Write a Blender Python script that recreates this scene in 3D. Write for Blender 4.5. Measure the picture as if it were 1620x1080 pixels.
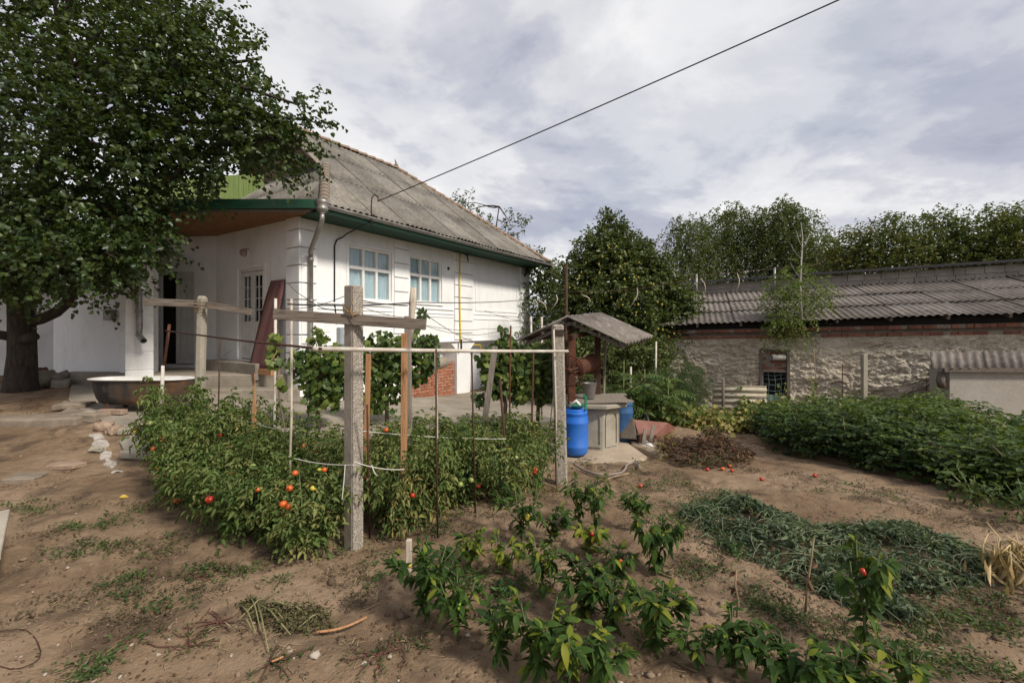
import bpy, bmesh, math, random
import numpy as np
from mathutils import Vector, Matrix

random.seed(7)
rng = np.random.default_rng(7)
S = bpy.context.scene
COL = S.collection
for o in list(bpy.data.objects):
    bpy.data.objects.remove(o)

# ------------------------------------------------------------------ camera
F, HY, CX, CAMH = 720.0, 522.0, 810.0, 1.6      # focal length, horizon row, centre column (photo pixels), eye height
cam = bpy.data.cameras.new('camera')
camo = bpy.data.objects.new('camera', cam)
COL.objects.link(camo)
cam.sensor_width = 36.0
cam.lens = F / 1620 * 36
cam.shift_y = -(540 - HY) / 1620
cam.clip_start = 0.05
cam.clip_end = 3000
camo.location = (0, 0, CAMH)
camo.rotation_euler = (math.pi / 2, 0, 0)
S.camera = camo

# ------------------------------------------------------------------ sky and sun
SUN_EL, SUN_AZ = math.radians(42), math.atan2(.78, -.63)
w = bpy.data.worlds.new('World')
S.world = w
w.use_nodes = True
nt = w.node_tree
nt.nodes.clear()
N = nt.nodes.new
L = nt.links.new
sky = N('ShaderNodeTexSky')
sky.sky_type = 'NISHITA'
sky.sun_disc = False
sky.sun_elevation = SUN_EL
sky.sun_rotation = SUN_AZ
sky.air_density = 1.0
sky.dust_density = 2.0
geo = N('ShaderNodeTexCoord')
sep = N('ShaderNodeSeparateXYZ')
L(geo.outputs['Generated'], sep.inputs[0])


def wmath(op, a, b=None, clamp=False):
    n = N('ShaderNodeMath')
    n.operation = op
    n.use_clamp = clamp
    for i, v in enumerate((a, b)):
        if v is None:
            continue
        if hasattr(v, 'is_output'):
            L(v, n.inputs[i])
        else:
            n.inputs[i].default_value = v
    return n.outputs[0]


zc = wmath('ADD', wmath('MAXIMUM', sep.outputs[2], 0.0), 0.22)
cmb = N('ShaderNodeCombineXYZ')
L(wmath('DIVIDE', sep.outputs[0], zc), cmb.inputs[0])
L(wmath('DIVIDE', sep.outputs[1], zc), cmb.inputs[1])


def wnoise(scale, detail, rough, off, dist=0.0):
    mp = N('ShaderNodeMapping')
    mp.inputs['Location'].default_value = off
    L(cmb.outputs[0], mp.inputs[0])
    n = N('ShaderNodeTexNoise')
    n.inputs['Scale'].default_value = scale
    n.inputs['Detail'].default_value = detail
    n.inputs['Roughness'].default_value = rough
    n.inputs['Distortion'].default_value = dist
    L(mp.outputs[0], n.inputs['Vector'])
    return n.outputs['Fac']


def wramp(fac, stops):
    r = N('ShaderNodeValToRGB')
    r.color_ramp.interpolation = 'EASE'
    el = r.color_ramp.elements
    while len(el) < len(stops):
        el.new(.5)
    for e, (p, c) in zip(el, stops):
        e.position = p
        e.color = c if len(c) == 4 else (*c, 1)
    L(fac, r.inputs[0])
    return r.outputs[0]


def wmix(fac, a, b):
    m = N('ShaderNodeMix')
    m.data_type = 'RGBA'
    L(fac, m.inputs[0])
    for i, v in ((6, a), (7, b)):
        if hasattr(v, 'is_output'):
            L(v, m.inputs[i])
        else:
            m.inputs[i].default_value = (*v, 1)
    return m.outputs[2]


big = wnoise(0.62, 6, .56, (3.1, 1.7, 0), .35)
mid = wnoise(1.7, 7, .60, (8.2, 4.4, 0), .25)
body = wramp(wmath('ADD', wmath('MULTIPLY', big, .62), wmath('MULTIPLY', mid, .38)),
             [(.37, (3.2, 3.35, 4.2)), (.435, (4.2, 4.32, 5.1)), (.48, (5.55, 5.6, 6.1)), (.53, (7.4, 7.35, 7.45)), (.61, (9.5, 9.3, 9.1))])
cover = wramp(wnoise(0.85, 6, .55, (1.3, 7.7, 0), .3), [(.34, (.70,) * 3), (.55, (.96,) * 3)])
skyc = wmix(cover, sky.outputs[0], body)
bg = N('ShaderNodeBackground')
bg.inputs['Strength'].default_value = 0.104
L(skyc, bg.inputs['Color'])
wo = N('ShaderNodeOutputWorld')
L(bg.outputs[0], wo.inputs[0])

sun = bpy.data.lights.new('sun', 'SUN')
sun.energy = 3.6
sun.angle = math.radians(8)
sun.color = (1.0, .93, .82)
suno = bpy.data.objects.new('sun', sun)
COL.objects.link(suno)
sd = Vector((math.sin(SUN_AZ) * math.cos(SUN_EL), math.cos(SUN_AZ) * math.cos(SUN_EL), math.sin(SUN_EL)))
suno.rotation_euler = sd.to_track_quat('Z', 'Y').to_euler()
suno.location = sd * 50

S.view_settings.view_transform = 'Standard'
S.view_settings.look = 'None'
S.view_settings.exposure = 0.2
S.view_settings.gamma = 1.0
S.view_settings.use_curve_mapping = False
S.render.engine = 'CYCLES'
S.cycles.use_denoising = True
S.cycles.max_bounces = 8
S.cycles.transparent_max_bounces = 8


# ------------------------------------------------------------------ noise (numpy)
def _h(ix, iy, seed):
    n = (ix.astype(np.int64) * 374761393 + iy.astype(np.int64) * 668265263 + seed * 974634777) & 0x7fffffff
    n = ((n ^ (n >> 13)) * 1274126177) & 0x7fffffff
    return ((n ^ (n >> 16)) & 0xffff) / 65535.0


def vnoise(x, y, seed=0):
    x = np.asarray(x, float)
    y = np.asarray(y, float)
    ix = np.floor(x)
    iy = np.floor(y)
    fx = x - ix
    fy = y - iy
    fx = fx * fx * (3 - 2 * fx)
    fy = fy * fy * (3 - 2 * fy)
    a = _h(ix, iy, seed)
    b = _h(ix + 1, iy, seed)
    c = _h(ix, iy + 1, seed)
    d = _h(ix + 1, iy + 1, seed)
    return (a * (1 - fx) + b * fx) * (1 - fy) + (c * (1 - fx) + d * fx) * fy - .5


def fbm(x, y, freq=1., oct=4, seed=0, gain=.5):
    s = 0
    a = 1.
    for k in range(oct):
        s = s + a * vnoise(np.asarray(x) * freq, np.asarray(y) * freq, seed + 17 * k)
        a *= gain
        freq *= 2.03
    return s


# ------------------------------------------------------------------ terrain heights
TP = np.array([(0, 0, 0), (-2, 2, 0), (2, 2, 0), (-1.5, 3.2, 0), (-3.3, 4.1, .02), (.5, 5, -.09), (1.1, 6.7, -.2), (-3.6, 5.3, .03),
               (-5.2, 5.2, .06), (-7.5, 5.9, .12), (-6, 7.4, .30), (-9, 6.9, .28), (-9.2, 8.8, .42), (-4.5, 8, .17), (-2.8, 8, .02), (-1.4, 9, -.13),
               (0, 12, -.26), (-1.9, 13, -.28), (3, 8.5, -.26), (4.4, 4.4, -.05), (6, 8, -.36), (4.4, 11.5, -.42), (10.7, 9.2, -.44),
               (2, 16, -.4), (5, 2, 0), (-5, 2, 0), (-8, 3, .03), (-12, 10, .5), (-9, 13, .4), (-13, 4, .1), (12, 4, -.15), (-4.5, 6.6, .13), (-1.5, 6.6, -.04),
               (10, 16, -.5), (-3, 20, -.3), (-16, 18, .5), (18, 10, -.5), (0, -4, 0), (10, -3, 0), (-10, -3, 0)], float)


def _phi(r2):
    return np.where(r2 > 1e-9, .5 * r2 * np.log(np.maximum(r2, 1e-9)), 0)


_P = TP[:, :2]
_n = len(_P)
_K = _phi(((_P[:, None] - _P[None]) ** 2).sum(-1)) + np.eye(_n) * .02
_A = np.zeros((_n + 3, _n + 3))
_A[:_n, :_n] = _K
_A[:_n, _n:] = np.c_[np.ones(_n), _P]
_A[_n:, :_n] = np.c_[np.ones(_n), _P].T
_w = np.linalg.solve(_A, np.r_[TP[:, 2], 0, 0, 0])


def tz(x, y):
    x = np.asarray(x, float)
    y = np.asarray(y, float)
    sh = x.shape
    q = np.stack([np.clip(x, -16, 18).ravel(), np.clip(y, -4, 20).ravel()], 1)
    z = np.empty(len(q))
    for i in range(0, len(q), 20000):
        k = q[i:i + 20000]
        z[i:i + 20000] = _phi(((k[:, None] - _P[None]) ** 2).sum(-1)) @ _w[:_n] + _w[_n] + k @ _w[_n + 1:]
    z = z.reshape(sh)
    # the heap of earth behind the well and a low bank by the brush pile
    z = z + .24 * np.exp(-(((x - 2.75) / .55) ** 2 + ((y - 7.55) / .45) ** 2))
    return z


def tzf(x, y):
    return float(tz(np.array([x]), np.array([y]))[0])


def pt(px, py, Y):
    """photo pixel at a known distance -> world point"""
    return Vector(((px - CX) / F * Y, Y, CAMH - (py - HY) / F * Y))


def gp(px, py):
    """photo pixel of something on the ground -> world point on the ground"""
    Y = F * CAMH / (py - HY)
    for _ in range(12):
        x = (px - CX) / F * Y
        Y = .5 * Y + .5 * F * (CAMH - tzf(x, Y)) / (py - HY)
    x = (px - CX) / F * Y
    return Vector((x, Y, tzf(x, Y)))


def on(x, y, dz=0.):
    return Vector((x, y, tzf(x, y) + dz))


# ------------------------------------------------------------------ materials
def _lin(c):
    return (*c, 1) if len(c) == 3 else c


class M:
    """small builder around a node material"""

    def __init__(s, name, col=(.5, .5, .5), rough=.8, metal=0., spec=.3):
        s.m = bpy.data.materials.new(name)
        s.m.use_nodes = True
        s.t = s.m.node_tree
        s.p = s.t.nodes['Principled BSDF']
        s.p.inputs['Base Color'].default_value = _lin(col)
        s.p.inputs['Roughness'].default_value = rough
        s.p.inputs['Metallic'].default_value = metal
        s.p.inputs['Specular IOR Level'].default_value = spec
        s.co = None

    def n(s, t):
        return s.t.nodes.new(t)

    def l(s, a, b):
        s.t.links.new(a, b)

    def coord(s, scale=(1, 1, 1), kind='Object'):
        tc = s.n('ShaderNodeTexCoord')
        mp = s.n('ShaderNodeMapping')
        mp.inputs['Scale'].default_value = scale
        s.l(tc.outputs[kind], mp.inputs[0])
        return mp.outputs[0]

    def noise(s, scale=5, detail=5, rough=.55, stretch=(1, 1, 1), dist=0, kind='Object'):
        n = s.n('ShaderNodeTexNoise')
        n.inputs['Scale'].default_value = scale
        n.inputs['Detail'].default_value = detail
        n.inputs['Roughness'].default_value = rough
        n.inputs['Distortion'].default_value = dist
        s.l(s.coord(stretch, kind), n.inputs['Vector'])
        return n.outputs['Fac']

    def voro(s, scale=5, feature='F1', stretch=(1, 1, 1), out='Distance'):
        n = s.n('ShaderNodeTexVoronoi')
        n.feature = feature
        n.inputs['Scale'].default_value = scale
        s.l(s.coord(stretch), n.inputs['Vector'])
        return n.outputs[out]

    def attr(s, name='rnd'):
        n = s.n('ShaderNodeAttribute')
        n.attribute_name = name
        return n.outputs['Fac']

    def orand(s):
        return s.n('ShaderNodeObjectInfo').outputs['Random']

    def ramp(s, fac, stops, ease='LINEAR'):
        r = s.n('ShaderNodeValToRGB')
        r.color_ramp.interpolation = ease
        el = r.color_ramp.elements
        while len(el) < len(stops):
            el.new(.5)
        for e, (p, c) in zip(el, stops):
            e.position = p
            e.color = _lin(c) if not isinstance(c, (int, float)) else (c, c, c, 1)
        s.l(fac, r.inputs[0])
        return r.outputs[0]

    def mix(s, fac, a, b, mode='MIX'):
        m = s.n('ShaderNodeMix')
        m.data_type = 'RGBA'
        m.blend_type = mode
        if hasattr(fac, 'is_output'):
            s.l(fac, m.inputs[0])
        else:
            m.inputs[0].default_value = fac
        for i, v in ((6, a), (7, b)):
            if hasattr(v, 'is_output'):
                s.l(v, m.inputs[i])
            else:
                m.inputs[i].default_value = _lin(v)
        return m.outputs[2]

    def math(s, op, a, b=0., clamp=False):
        n = s.n('ShaderNodeMath')
        n.operation = op
        n.use_clamp = clamp
        for i, v in enumerate((a, b)):
            if hasattr(v, 'is_output'):
                s.l(v, n.inputs[i])
            else:
                n.inputs[i].default_value = v
        return n.outputs[0]

    def col(s, c):
        s.l(c, s.p.inputs['Base Color'])
        return s

    def rough(s, r):
        s.l(r, s.p.inputs['Roughness'])
        return s

    def bump(s, h, strength=.4, dist=.02):
        b = s.n('ShaderNodeBump')
        b.inputs['Strength'].default_value = strength
        b.inputs['Distance'].default_value = dist
        s.l(h, b.inputs['Height'])
        s.l(b.outputs[0], s.p.inputs['Normal'])
        return s

    def trans(s, color, fac=.35):
        out = [n for n in s.t.nodes if n.type == 'OUTPUT_MATERIAL'][0]
        tr = s.n('ShaderNodeBsdfTranslucent')
        if hasattr(color, 'is_output'):
            s.l(color, tr.inputs[0])
        else:
            tr.inputs[0].default_value = _lin(color)
        mx = s.n('ShaderNodeMixShader')
        mx.inputs[0].default_value = fac
        s.l(s.p.outputs[0], mx.inputs[1])
        s.l(tr.outputs[0], mx.inputs[2])
        s.l(mx.outputs[0], out.inputs[0])
        return s


def simple(name, c1, c2, scale=6, rough=.8, bump=.3, dist=.01, metal=0., spec=.3, stretch=(1, 1, 1), lo=.35, hi=.65, detail=6):
    m = M(name, c1, rough, metal, spec)
    f = m.noise(scale, detail, .6, stretch)
    m.col(m.ramp(f, [(lo, c1), (hi, c2)]))
    if bump:
        m.bump(m.noise(scale * 5, 6, .65, stretch), bump, dist)
    return m.m


def leafmat(name, cols, trans=.3, rough=.5, spec=.35, tcol=None, var=.22):
    """cols: colour stops over the leaf's own random number"""
    m = M(name, cols[0], rough, 0, spec)
    k = len(cols)
    c = m.ramp(m.math('ADD', m.attr('rnd'), m.math('MULTIPLY', m.math('SUBTRACT', m.orand(), .5), var)), [(i / (k - 1), cols[i]) for i in range(k)])
    c = m.mix(.5, c, m.ramp(m.noise(9, 3), [(.3, .55), (.7, 1.25)]), 'MULTIPLY')
    m.col(c)
    m.trans(m.mix(.5, c, tcol or (.16, .22, .02)), trans)
    return m.m


# ------------------------------------------------------------------ meshes and objects
def mesh_np(name, V, Q, rnd=None, mat=None, smooth=False, tris=None):
    me = bpy.data.meshes.new(name)
    V = np.asarray(V, np.float32).reshape(-1, 3)
    Q = np.asarray(Q, np.int32).reshape(-1, 4) if Q is not None and len(Q) else np.zeros((0, 4), np.int32)
    T = np.asarray(tris, np.int32).reshape(-1, 3) if tris is not None and len(tris) else np.zeros((0, 3), np.int32)
    me.vertices.add(len(V))
    me.vertices.foreach_set('co', V.ravel())
    me.loops.add(Q.size + T.size)
    me.loops.foreach_set('vertex_index', np.r_[Q.ravel(), T.ravel()])
    me.polygons.add(len(Q) + len(T))
    ls = np.r_[np.arange(len(Q)) * 4, Q.size + np.arange(len(T)) * 3]
    me.polygons.foreach_set('loop_start', ls.astype(np.int32))
    if smooth:
        me.polygons.foreach_set('use_smooth', np.ones(len(ls), bool))
    if rnd is not None:
        a = me.attributes.new('rnd', 'FLOAT', 'POINT')
        a.data.foreach_set('value', np.asarray(rnd, np.float32))
    me.update(calc_edges=True)
    me.validate()
    if mat:
        me.materials.append(mat)
    return me


def wm(o):
    """world matrix without waiting for a scene update"""
    return wm(o.parent) @ o.matrix_basis if o.parent else o.matrix_basis.copy()


class MB:
    """collects shapes in world coordinates for one mesh"""

    def __init__(s):
        s.v = []
        s.f = []
        s.sm = []

    def add(s, vs, fs, smooth=False):
        o = len(s.v)
        s.v += [tuple(v) for v in vs]
        s.f += [tuple(i + o for i in f) for f in fs]
        s.sm += [smooth] * len(fs)
        return s

    def hexa(s, c):
        """eight corners: bottom ring 0-3, top ring 4-7"""
        return s.add(c, [(3, 2, 1, 0), (4, 5, 6, 7), (0, 1, 5, 4), (1, 2, 6, 5), (2, 3, 7, 6), (3, 0, 4, 7)])

    def box(s, c, size, ax=None):
        ax = ax or Matrix.Identity(3)
        c = Vector(c)
        h = [x / 2 for x in size]
        q = [(-1, -1, -1), (1, -1, -1), (1, 1, -1), (-1, 1, -1), (-1, -1, 1), (1, -1, 1), (1, 1, 1), (-1, 1, 1)]
        return s.hexa([c + ax @ Vector((a * h[0], b * h[1], d * h[2])) for a, b, d in q])

    def fbox(s, fn, a, b):
        """box between two corners in the coordinates of fn"""
        q = [(0, 0, 0), (1, 0, 0), (1, 1, 0), (0, 1, 0), (0, 0, 1), (1, 0, 1), (1, 1, 1), (0, 1, 1)]
        ab = (a, b)
        return s.hexa([fn(ab[i][0], ab[j][1], ab[k][2]) for i, j, k in q])

    def beam(s, p, q, wx, wz, up=(0, 0, 1)):
        p, q = Vector(p), Vector(q)
        z = (q - p).normalized()
        u = Vector(up)
        if abs(z.dot(u)) > .97:
            u = Vector((0, 1, 0))
        x = z.cross(u).normalized()
        y = x.cross(z).normalized()
        return s.box((p + q) / 2, (wx, wz, (q - p).length), Matrix((x, y, z)).transposed())

    def tube(s, pts, r, n=8, cap=True, smooth=True):
        pts = [Vector(p) for p in pts]
        rs = r if isinstance(r, (list, tuple)) else [r] * len(pts)
        vs, fs = [], []
        prev = None
        for i, p in enumerate(pts):
            t = (pts[min(i + 1, len(pts) - 1)] - pts[max(i - 1, 0)])
            t = t.normalized() if t.length > 1e-9 else Vector((0, 0, 1))
            if prev is None:
                a = t.cross(Vector((0, 0, 1)) if abs(t.z) < .9 else Vector((1, 0, 0))).normalized()
            else:
                a = (prev - t * prev.dot(t)).normalized()
            prev = a
            b = t.cross(a)
            for k in range(n):
                g = 2 * math.pi * k / n
                vs.append(p + (a * math.cos(g) + b * math.sin(g)) * rs[i])
        for i in range(len(pts) - 1):
            for k in range(n):
                k2 = (k + 1) % n
                fs.append((i * n + k, i * n + k2, (i + 1) * n + k2, (i + 1) * n + k))
        if cap:
            fs.append(tuple(range(n))[::-1])
            fs.append(tuple((len(pts) - 1) * n + k for k in range(n)))
        return s.add(vs, fs, smooth)

    def lathe(s, c, prof, n=20, ax=None, smooth=True, cap=True):
        """prof: (radius, height) pairs about an axis"""
        ax = ax or Matrix.Identity(3)
        c = Vector(c)
        vs, fs = [], []
        for r, h in prof:
            for k in range(n):
                g = 2 * math.pi * k / n
                vs.append(c + ax @ Vector((r * math.cos(g), r * math.sin(g), h)))
        for i in range(len(prof) - 1):
            for k in range(n):
                k2 = (k + 1) % n
                fs.append((i * n + k, i * n + k2, (i + 1) * n + k2, (i + 1) * n + k))
        if cap:
            fs.append(tuple(range(n))[::-1])
            fs.append(tuple((len(prof) - 1) * n + k for k in range(n)))
        return s.add(vs, fs, smooth)

    def prism(s, poly, z0, z1, fn=None):
        fn = fn or (lambda x, y, z: Vector((x, y, z)))
        n = len(poly)
        g0 = z0 if callable(z0) else (lambda x, y: z0)
        g1 = z1 if callable(z1) else (lambda x, y: z1)
        vs = [fn(x, y, g0(x, y)) for x, y in poly] + [fn(x, y, g1(x, y)) for x, y in poly]
        fs = [tuple(range(n))[::-1], tuple(range(n, 2 * n))] + [(i, (i + 1) % n, n + (i + 1) % n, n + i) for i in range(n)]
        return s.add(vs, fs)

    def mesh(s, name, mat, inv=None, bevel=0.):
        me = bpy.data.meshes.new(name)
        vs = s.v if inv is None else [inv @ Vector(v) for v in s.v]
        me.from_pydata([tuple(v) for v in vs], [], s.f)
        if any(s.sm):
            me.polygons.foreach_set('use_smooth', s.sm)
        me.materials.append(mat)
        bm = bmesh.new()
        bm.from_mesh(me)
        bmesh.ops.recalc_face_normals(bm, faces=bm.faces)
        if bevel:
            es = [e for e in bm.edges if len(e.link_faces) == 2 and e.calc_face_angle(0) > .6]
            bmesh.ops.bevel(bm, geom=es, offset=bevel, segments=1, affect='EDGES', profile=.6, clamp_overlap=True)
        bm.to_mesh(me)
        bm.free()
        me.update()
        return me

    def obj(s, name, mat, parent=None, bevel=0., label=None, **k):
        inv = wm(parent).inverted() if parent else None
        o = bpy.data.objects.new(name, s.mesh(name, mat, inv, bevel))
        COL.objects.link(o)
        if parent:
            o.parent = parent
        if label:
            o['label'] = label
        for a, b in k.items():
            o[a] = b
        return o


def lobj(name, me, parent=None, mw=None, label=None, **k):
    """an object from mesh data; mw: matrix relative to the parent"""
    o = bpy.data.objects.new(name, me)
    COL.objects.link(o)
    if parent:
        o.parent = parent
    if mw is not None:
        o.matrix_basis = mw
    if label:
        o['label'] = label
    for a, b in k.items():
        o[a] = b
    return o


def wobj(name, V, Q, mat, parent=None, rnd=None, smooth=False, tris=None, **k):
    """mesh given in world coordinates (numpy)"""
    V = np.asarray(V, float).reshape(-1, 3)
    if parent:
        inv = np.array(wm(parent).inverted())
        V = V @ inv[:3, :3].T + inv[:3, 3]
    return lobj(name, mesh_np(name, V, Q, rnd, mat, smooth, tris), parent, **k)


def thing(name, label, cat, loc, rotz=0., group=None):
    o = bpy.data.objects.new(name, None)
    COL.objects.link(o)
    o.empty_display_size = .1
    o.location = loc
    o.rotation_euler = (0, 0, rotz)
    o['label'] = label
    o['category'] = cat
    if group:
        o['group'] = group
    return o


def tag(o, label=None, cat=None, group=None, kind=None):
    for k, v in (('label', label), ('category', cat), ('group', group), ('kind', kind)):
        if v:
            o[k] = v
    return o


def rest(o, x, y, z):
    """move the mesh of a single-mesh thing so that its origin is at its base"""
    p = Vector((x, y, z))
    o.data.transform(Matrix.Translation(-p))
    o.location = p
    return o


def copy_tree(o, parent=None):
    c = o.copy()
    COL.objects.link(c)
    if parent is not None:
        c.parent = parent
    for ch in list(o.children):
        copy_tree(ch, c)
    return c


# ------------------------------------------------------------------ leaves (numpy)
def unit(a):
    return a / np.maximum(np.linalg.norm(a, axis=-1, keepdims=True), 1e-9)


def rdir(n, g=None):
    return unit((g or rng).normal(size=(n, 3)))


def leaves(P, A, Nn, Ln, Wd, fold=.18, curl=.25, shape=(.33, .5, .70, .40)):
    """six-vertex folded leaves. P base, A axis, Nn normal"""
    n = len(P)
    A = unit(A)
    B = unit(np.cross(Nn, A))
    Nn = np.cross(A, B)
    Ln = np.broadcast_to(np.asarray(Ln, float), (n,))[:, None]
    Wd = np.broadcast_to(np.asarray(Wd, float), (n,))[:, None]
    cu = np.broadcast_to(np.asarray(curl, float), (n,))[:, None]
    a1, w1, a2, w2 = shape
    up = Nn * Wd * fold
    V = np.empty((n, 6, 3))
    V[:, 0] = P
    V[:, 1] = P + A * Ln * a1 - B * Wd * w1 + up
    V[:, 2] = P + A * Ln * a2 - B * Wd * w2 + up * .8 - Nn * Ln * cu * .4
    V[:, 3] = P + A * Ln - Nn * Ln * cu
    V[:, 4] = P + A * Ln * a2 + B * Wd * w2 + up * .8 - Nn * Ln * cu * .4
    V[:, 5] = P + A * Ln * a1 + B * Wd * w1 + up
    i = np.arange(n)[:, None] * 6
    Q = np.concatenate([i + np.array([0, 1, 2, 3]), i + np.array([0, 3, 4, 5])])
    return V.reshape(-1, 3), Q


def merge(parts):
    """parts: (V, Q, rnd per vertex)"""
    Vs, Qs, Rs, o = [], [], [], 0
    for V, Q, R in parts:
        Vs.append(V)
        Qs.append(np.asarray(Q) + o)
        Rs.append(R)
        o += len(V)
    return np.concatenate(Vs), np.concatenate(Qs), np.concatenate(Rs)


def sprays(C, R, n, twig=.35, k=9, leaf=.07, wid=.8, up=.35, out=1.0, droop=.3, inner=.55, g=None, flat=.6):
    """leafy twigs through an ellipsoid. returns leaf arrays (P, A, N, size, rnd, depth)"""
    g = g or rng
    C = np.asarray(C, float)
    R = np.broadcast_to(np.asarray(R, float), (3,))
    u = rdir(n, g)
    rad = inner + (1.04 - inner) * g.random(n) ** .6
    base = C + u * R * rad[:, None]
    d = unit(u * out + np.array([0, 0, up]) + g.normal(size=(n, 3)) * .45)
    tl = twig * g.uniform(.6, 1.3, n)
    sp = g.random(n)
    t = (np.arange(k) + .5) / k
    P = base[:, None] + d[:, None] * tl[:, None, None] * t[None, :, None]
    P = P - np.array([0, 0, 1.]) * (droop * tl[:, None] * t[None] ** 2)[..., None]
    P = P.reshape(-1, 3) + g.normal(size=(n * k, 3)) * leaf * .25
    side = np.where(np.arange(n * k) % 2 == 0, 1, -1)[:, None]
    D = np.repeat(d, k, 0)
    sidev = unit(np.cross(D, rdir(n * k, g) * .6 + np.array([0, 0, 1.])))
    A = unit(D * .5 + sidev * side * .9 + g.normal(size=(n * k, 3)) * .35 + np.array([0, 0, -.25]))
    Nn = unit(np.array([0, 0, flat]) + g.normal(size=(n * k, 3)) * .45 + D * .15)
    sz = leaf * g.uniform(.7, 1.25, n * k)
    rnd = np.clip(np.repeat(sp, k) * .6 + g.random(n * k) * .4, 0, 1)
    return P, A, Nn, sz, sz * wid, rnd


def leafmesh(arrs, **k):
    P, A, Nn, Ln, Wd, R = [np.concatenate(z) for z in zip(*arrs)]
    V, Q = leaves(P, A, Nn, Ln, Wd, **k)
    return V, Q, np.repeat(R, 6)


# ------------------------------------------------------------------ shared materials
def mk_soil():
    m = M('sandy soil', (.25, .17, .115), .95, 0, .12)
    big = m.noise(.9, 6, .6)
    fine = m.noise(14, 7, .7)
    c = m.ramp(big, [(.30, (.135, .088, .054)), (.48, (.215, .148, .093)), (.66, (.285, .204, .136))])
    c = m.mix(.55, c, m.ramp(fine, [(.28, .62), (.6, 1.12), (.8, 1.3)]), 'MULTIPLY')
    damp = m.ramp(m.noise(2.6, 6, .62, (1, 1, 1), .6), [(.50, 0.), (.64, 1.)])
    c = m.mix(m.math('MULTIPLY', damp, .7), c, (.06, .041, .029))
    fl = m.ramp(m.voro(70), [(.0, 1.), (.09, 0.)])
    keep = m.ramp(m.noise(5, 3), [(.5, 0.), (.62, 1.)])
    c = m.mix(m.math('MULTIPLY', m.math('MULTIPLY', fl, keep), .6), c, (.055, .036, .024))
    pale = m.ramp(m.voro(23), [(.0, 1.), (.05, 0.)])
    c = m.mix(m.math('MULTIPLY', pale, .7), c, (.30, .25, .195))
    m.col(c)
    h = m.math('ADD', m.math('MULTIPLY', m.noise(45, 6, .7), .6), m.math('MULTIPLY', m.noise(9, 5, .6), 1.0))
    h = m.math('ADD', h, m.math('MULTIPLY', m.ramp(m.voro(38), [(0., 1.), (.45, 0.)]), m.math('MULTIPLY', m.ramp(m.noise(3.2, 4), [(.42, 0.), (.6, 1.)]), .5)))
    m.bump(h, .8, .024)
    return m.m


def mk_plaster():
    m = M('white lime wash', (.80, .80, .79), .85, 0, .2)
    c = m.ramp(m.noise(1.4, 7, .65, (1, 1, .55)), [(.30, (.70, .70, .69)), (.5, (.80, .80, .795)), (.7, (.83, .83, .825))])
    c = m.mix(.35, c, m.ramp(m.noise(13, 6, .7), [(.3, .88), (.6, 1.0)]), 'MULTIPLY')
    st = m.ramp(m.noise(2.4, 7, .7, (1.6, 1.6, .28), .5), [(.54, 0.), (.72, .30)])
    c = m.mix(st, c, (.50, .47, .42))
    cr = m.ramp(m.voro(.9, 'DISTANCE_TO_EDGE', (1, 1, .8)), [(0., 1.), (.006, 0.)])
    c = m.mix(m.math('MULTIPLY', m.math('MULTIPLY', cr, m.ramp(m.noise(1.1, 3), [(.55, 0.), (.68, 1.)])), .5), c, (.36, .34, .31))
    m.col(c)
    m.bump(m.math('ADD', m.noise(9, 6, .6), m.math('MULTIPLY', m.noise(60, 4), .25)), .35, .012)
    return m.m


def mk_asbestos(name, cs, lich=(.30, .29, .22)):
    m = M(name, cs[0], .92, 0, .12)
    c = m.ramp(m.noise(2.2, 7, .68), [(.28, cs[0]), (.5, cs[1]), (.72, cs[2])])
    c = m.mix(m.ramp(m.noise(9, 6, .75), [(.52, 0.), (.66, .75)]), c, lich)
    c = m.mix(m.ramp(m.noise(26, 5, .7), [(.55, 0.), (.68, .6)]), c, (cs[0][0] * .45, cs[0][1] * .45, cs[0][2] * .45))
    c = m.mix(.9, c, m.ramp(m.orand(), [(0., .74), (1., 1.18)]), 'MULTIPLY')
    m.col(c)
    m.bump(m.noise(55, 6, .7), .4, .008)
    return m.m


def mk_concrete(name, c1, c2, sc=3, grit=.5):
    m = M(name, c1, .92, 0, .15)
    c = m.ramp(m.noise(sc, 7, .66), [(.3, c1), (.68, c2)])
    c = m.mix(.5, c, m.ramp(m.noise(sc * 14, 5, .7), [(.3, .7), (.6, 1.08)]), 'MULTIPLY')
    m.col(c)
    m.bump(m.math('ADD', m.noise(sc * 7, 6, .7), m.math('MULTIPLY', m.noise(sc * 30, 4), .4)), grit, .012)
    return m.m


def mk_brick(name, base, alt, dirt):
    m = M(name, base, .9, 0, .15)
    c = m.ramp(m.orand(), [(0., base), (.45, alt), (.8, tuple(x * .72 for x in base)), (1., (base[0] * 1.12, base[1] * 1.3, base[2] * 1.3))])
    c = m.mix(m.ramp(m.noise(14, 6, .7), [(.46, 0.), (.66, .8)]), c, dirt)
    m.col(c)
    m.bump(m.noise(50, 5, .7), .5, .006)
    return m.m


def mk_pebble():
    m = M('exposed aggregate concrete', (.33, .29, .24), .9, 0, .2)
    v = m.n('ShaderNodeTexVoronoi')
    v.inputs['Scale'].default_value = 85
    m.l(m.coord(), v.inputs['Vector'])
    rnd = m.n('ShaderNodeSeparateColor')
    m.l(v.outputs['Color'], rnd.inputs[0])
    c = m.ramp(rnd.outputs[0], [(0., (.22, .19, .16)), (.4, (.37, .33, .28)), (.75, (.46, .42, .36)), (1., (.29, .25, .20))])
    c = m.mix(m.ramp(v.outputs['Distance'], [(.4, 0.), (.65, 1.)]), c, (.22, .19, .155))
    m.col(c)
    m.bump(m.ramp(v.outputs['Distance'], [(.0, 1.), (.6, 0.)]), .45, .006)
    return m.m


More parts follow.
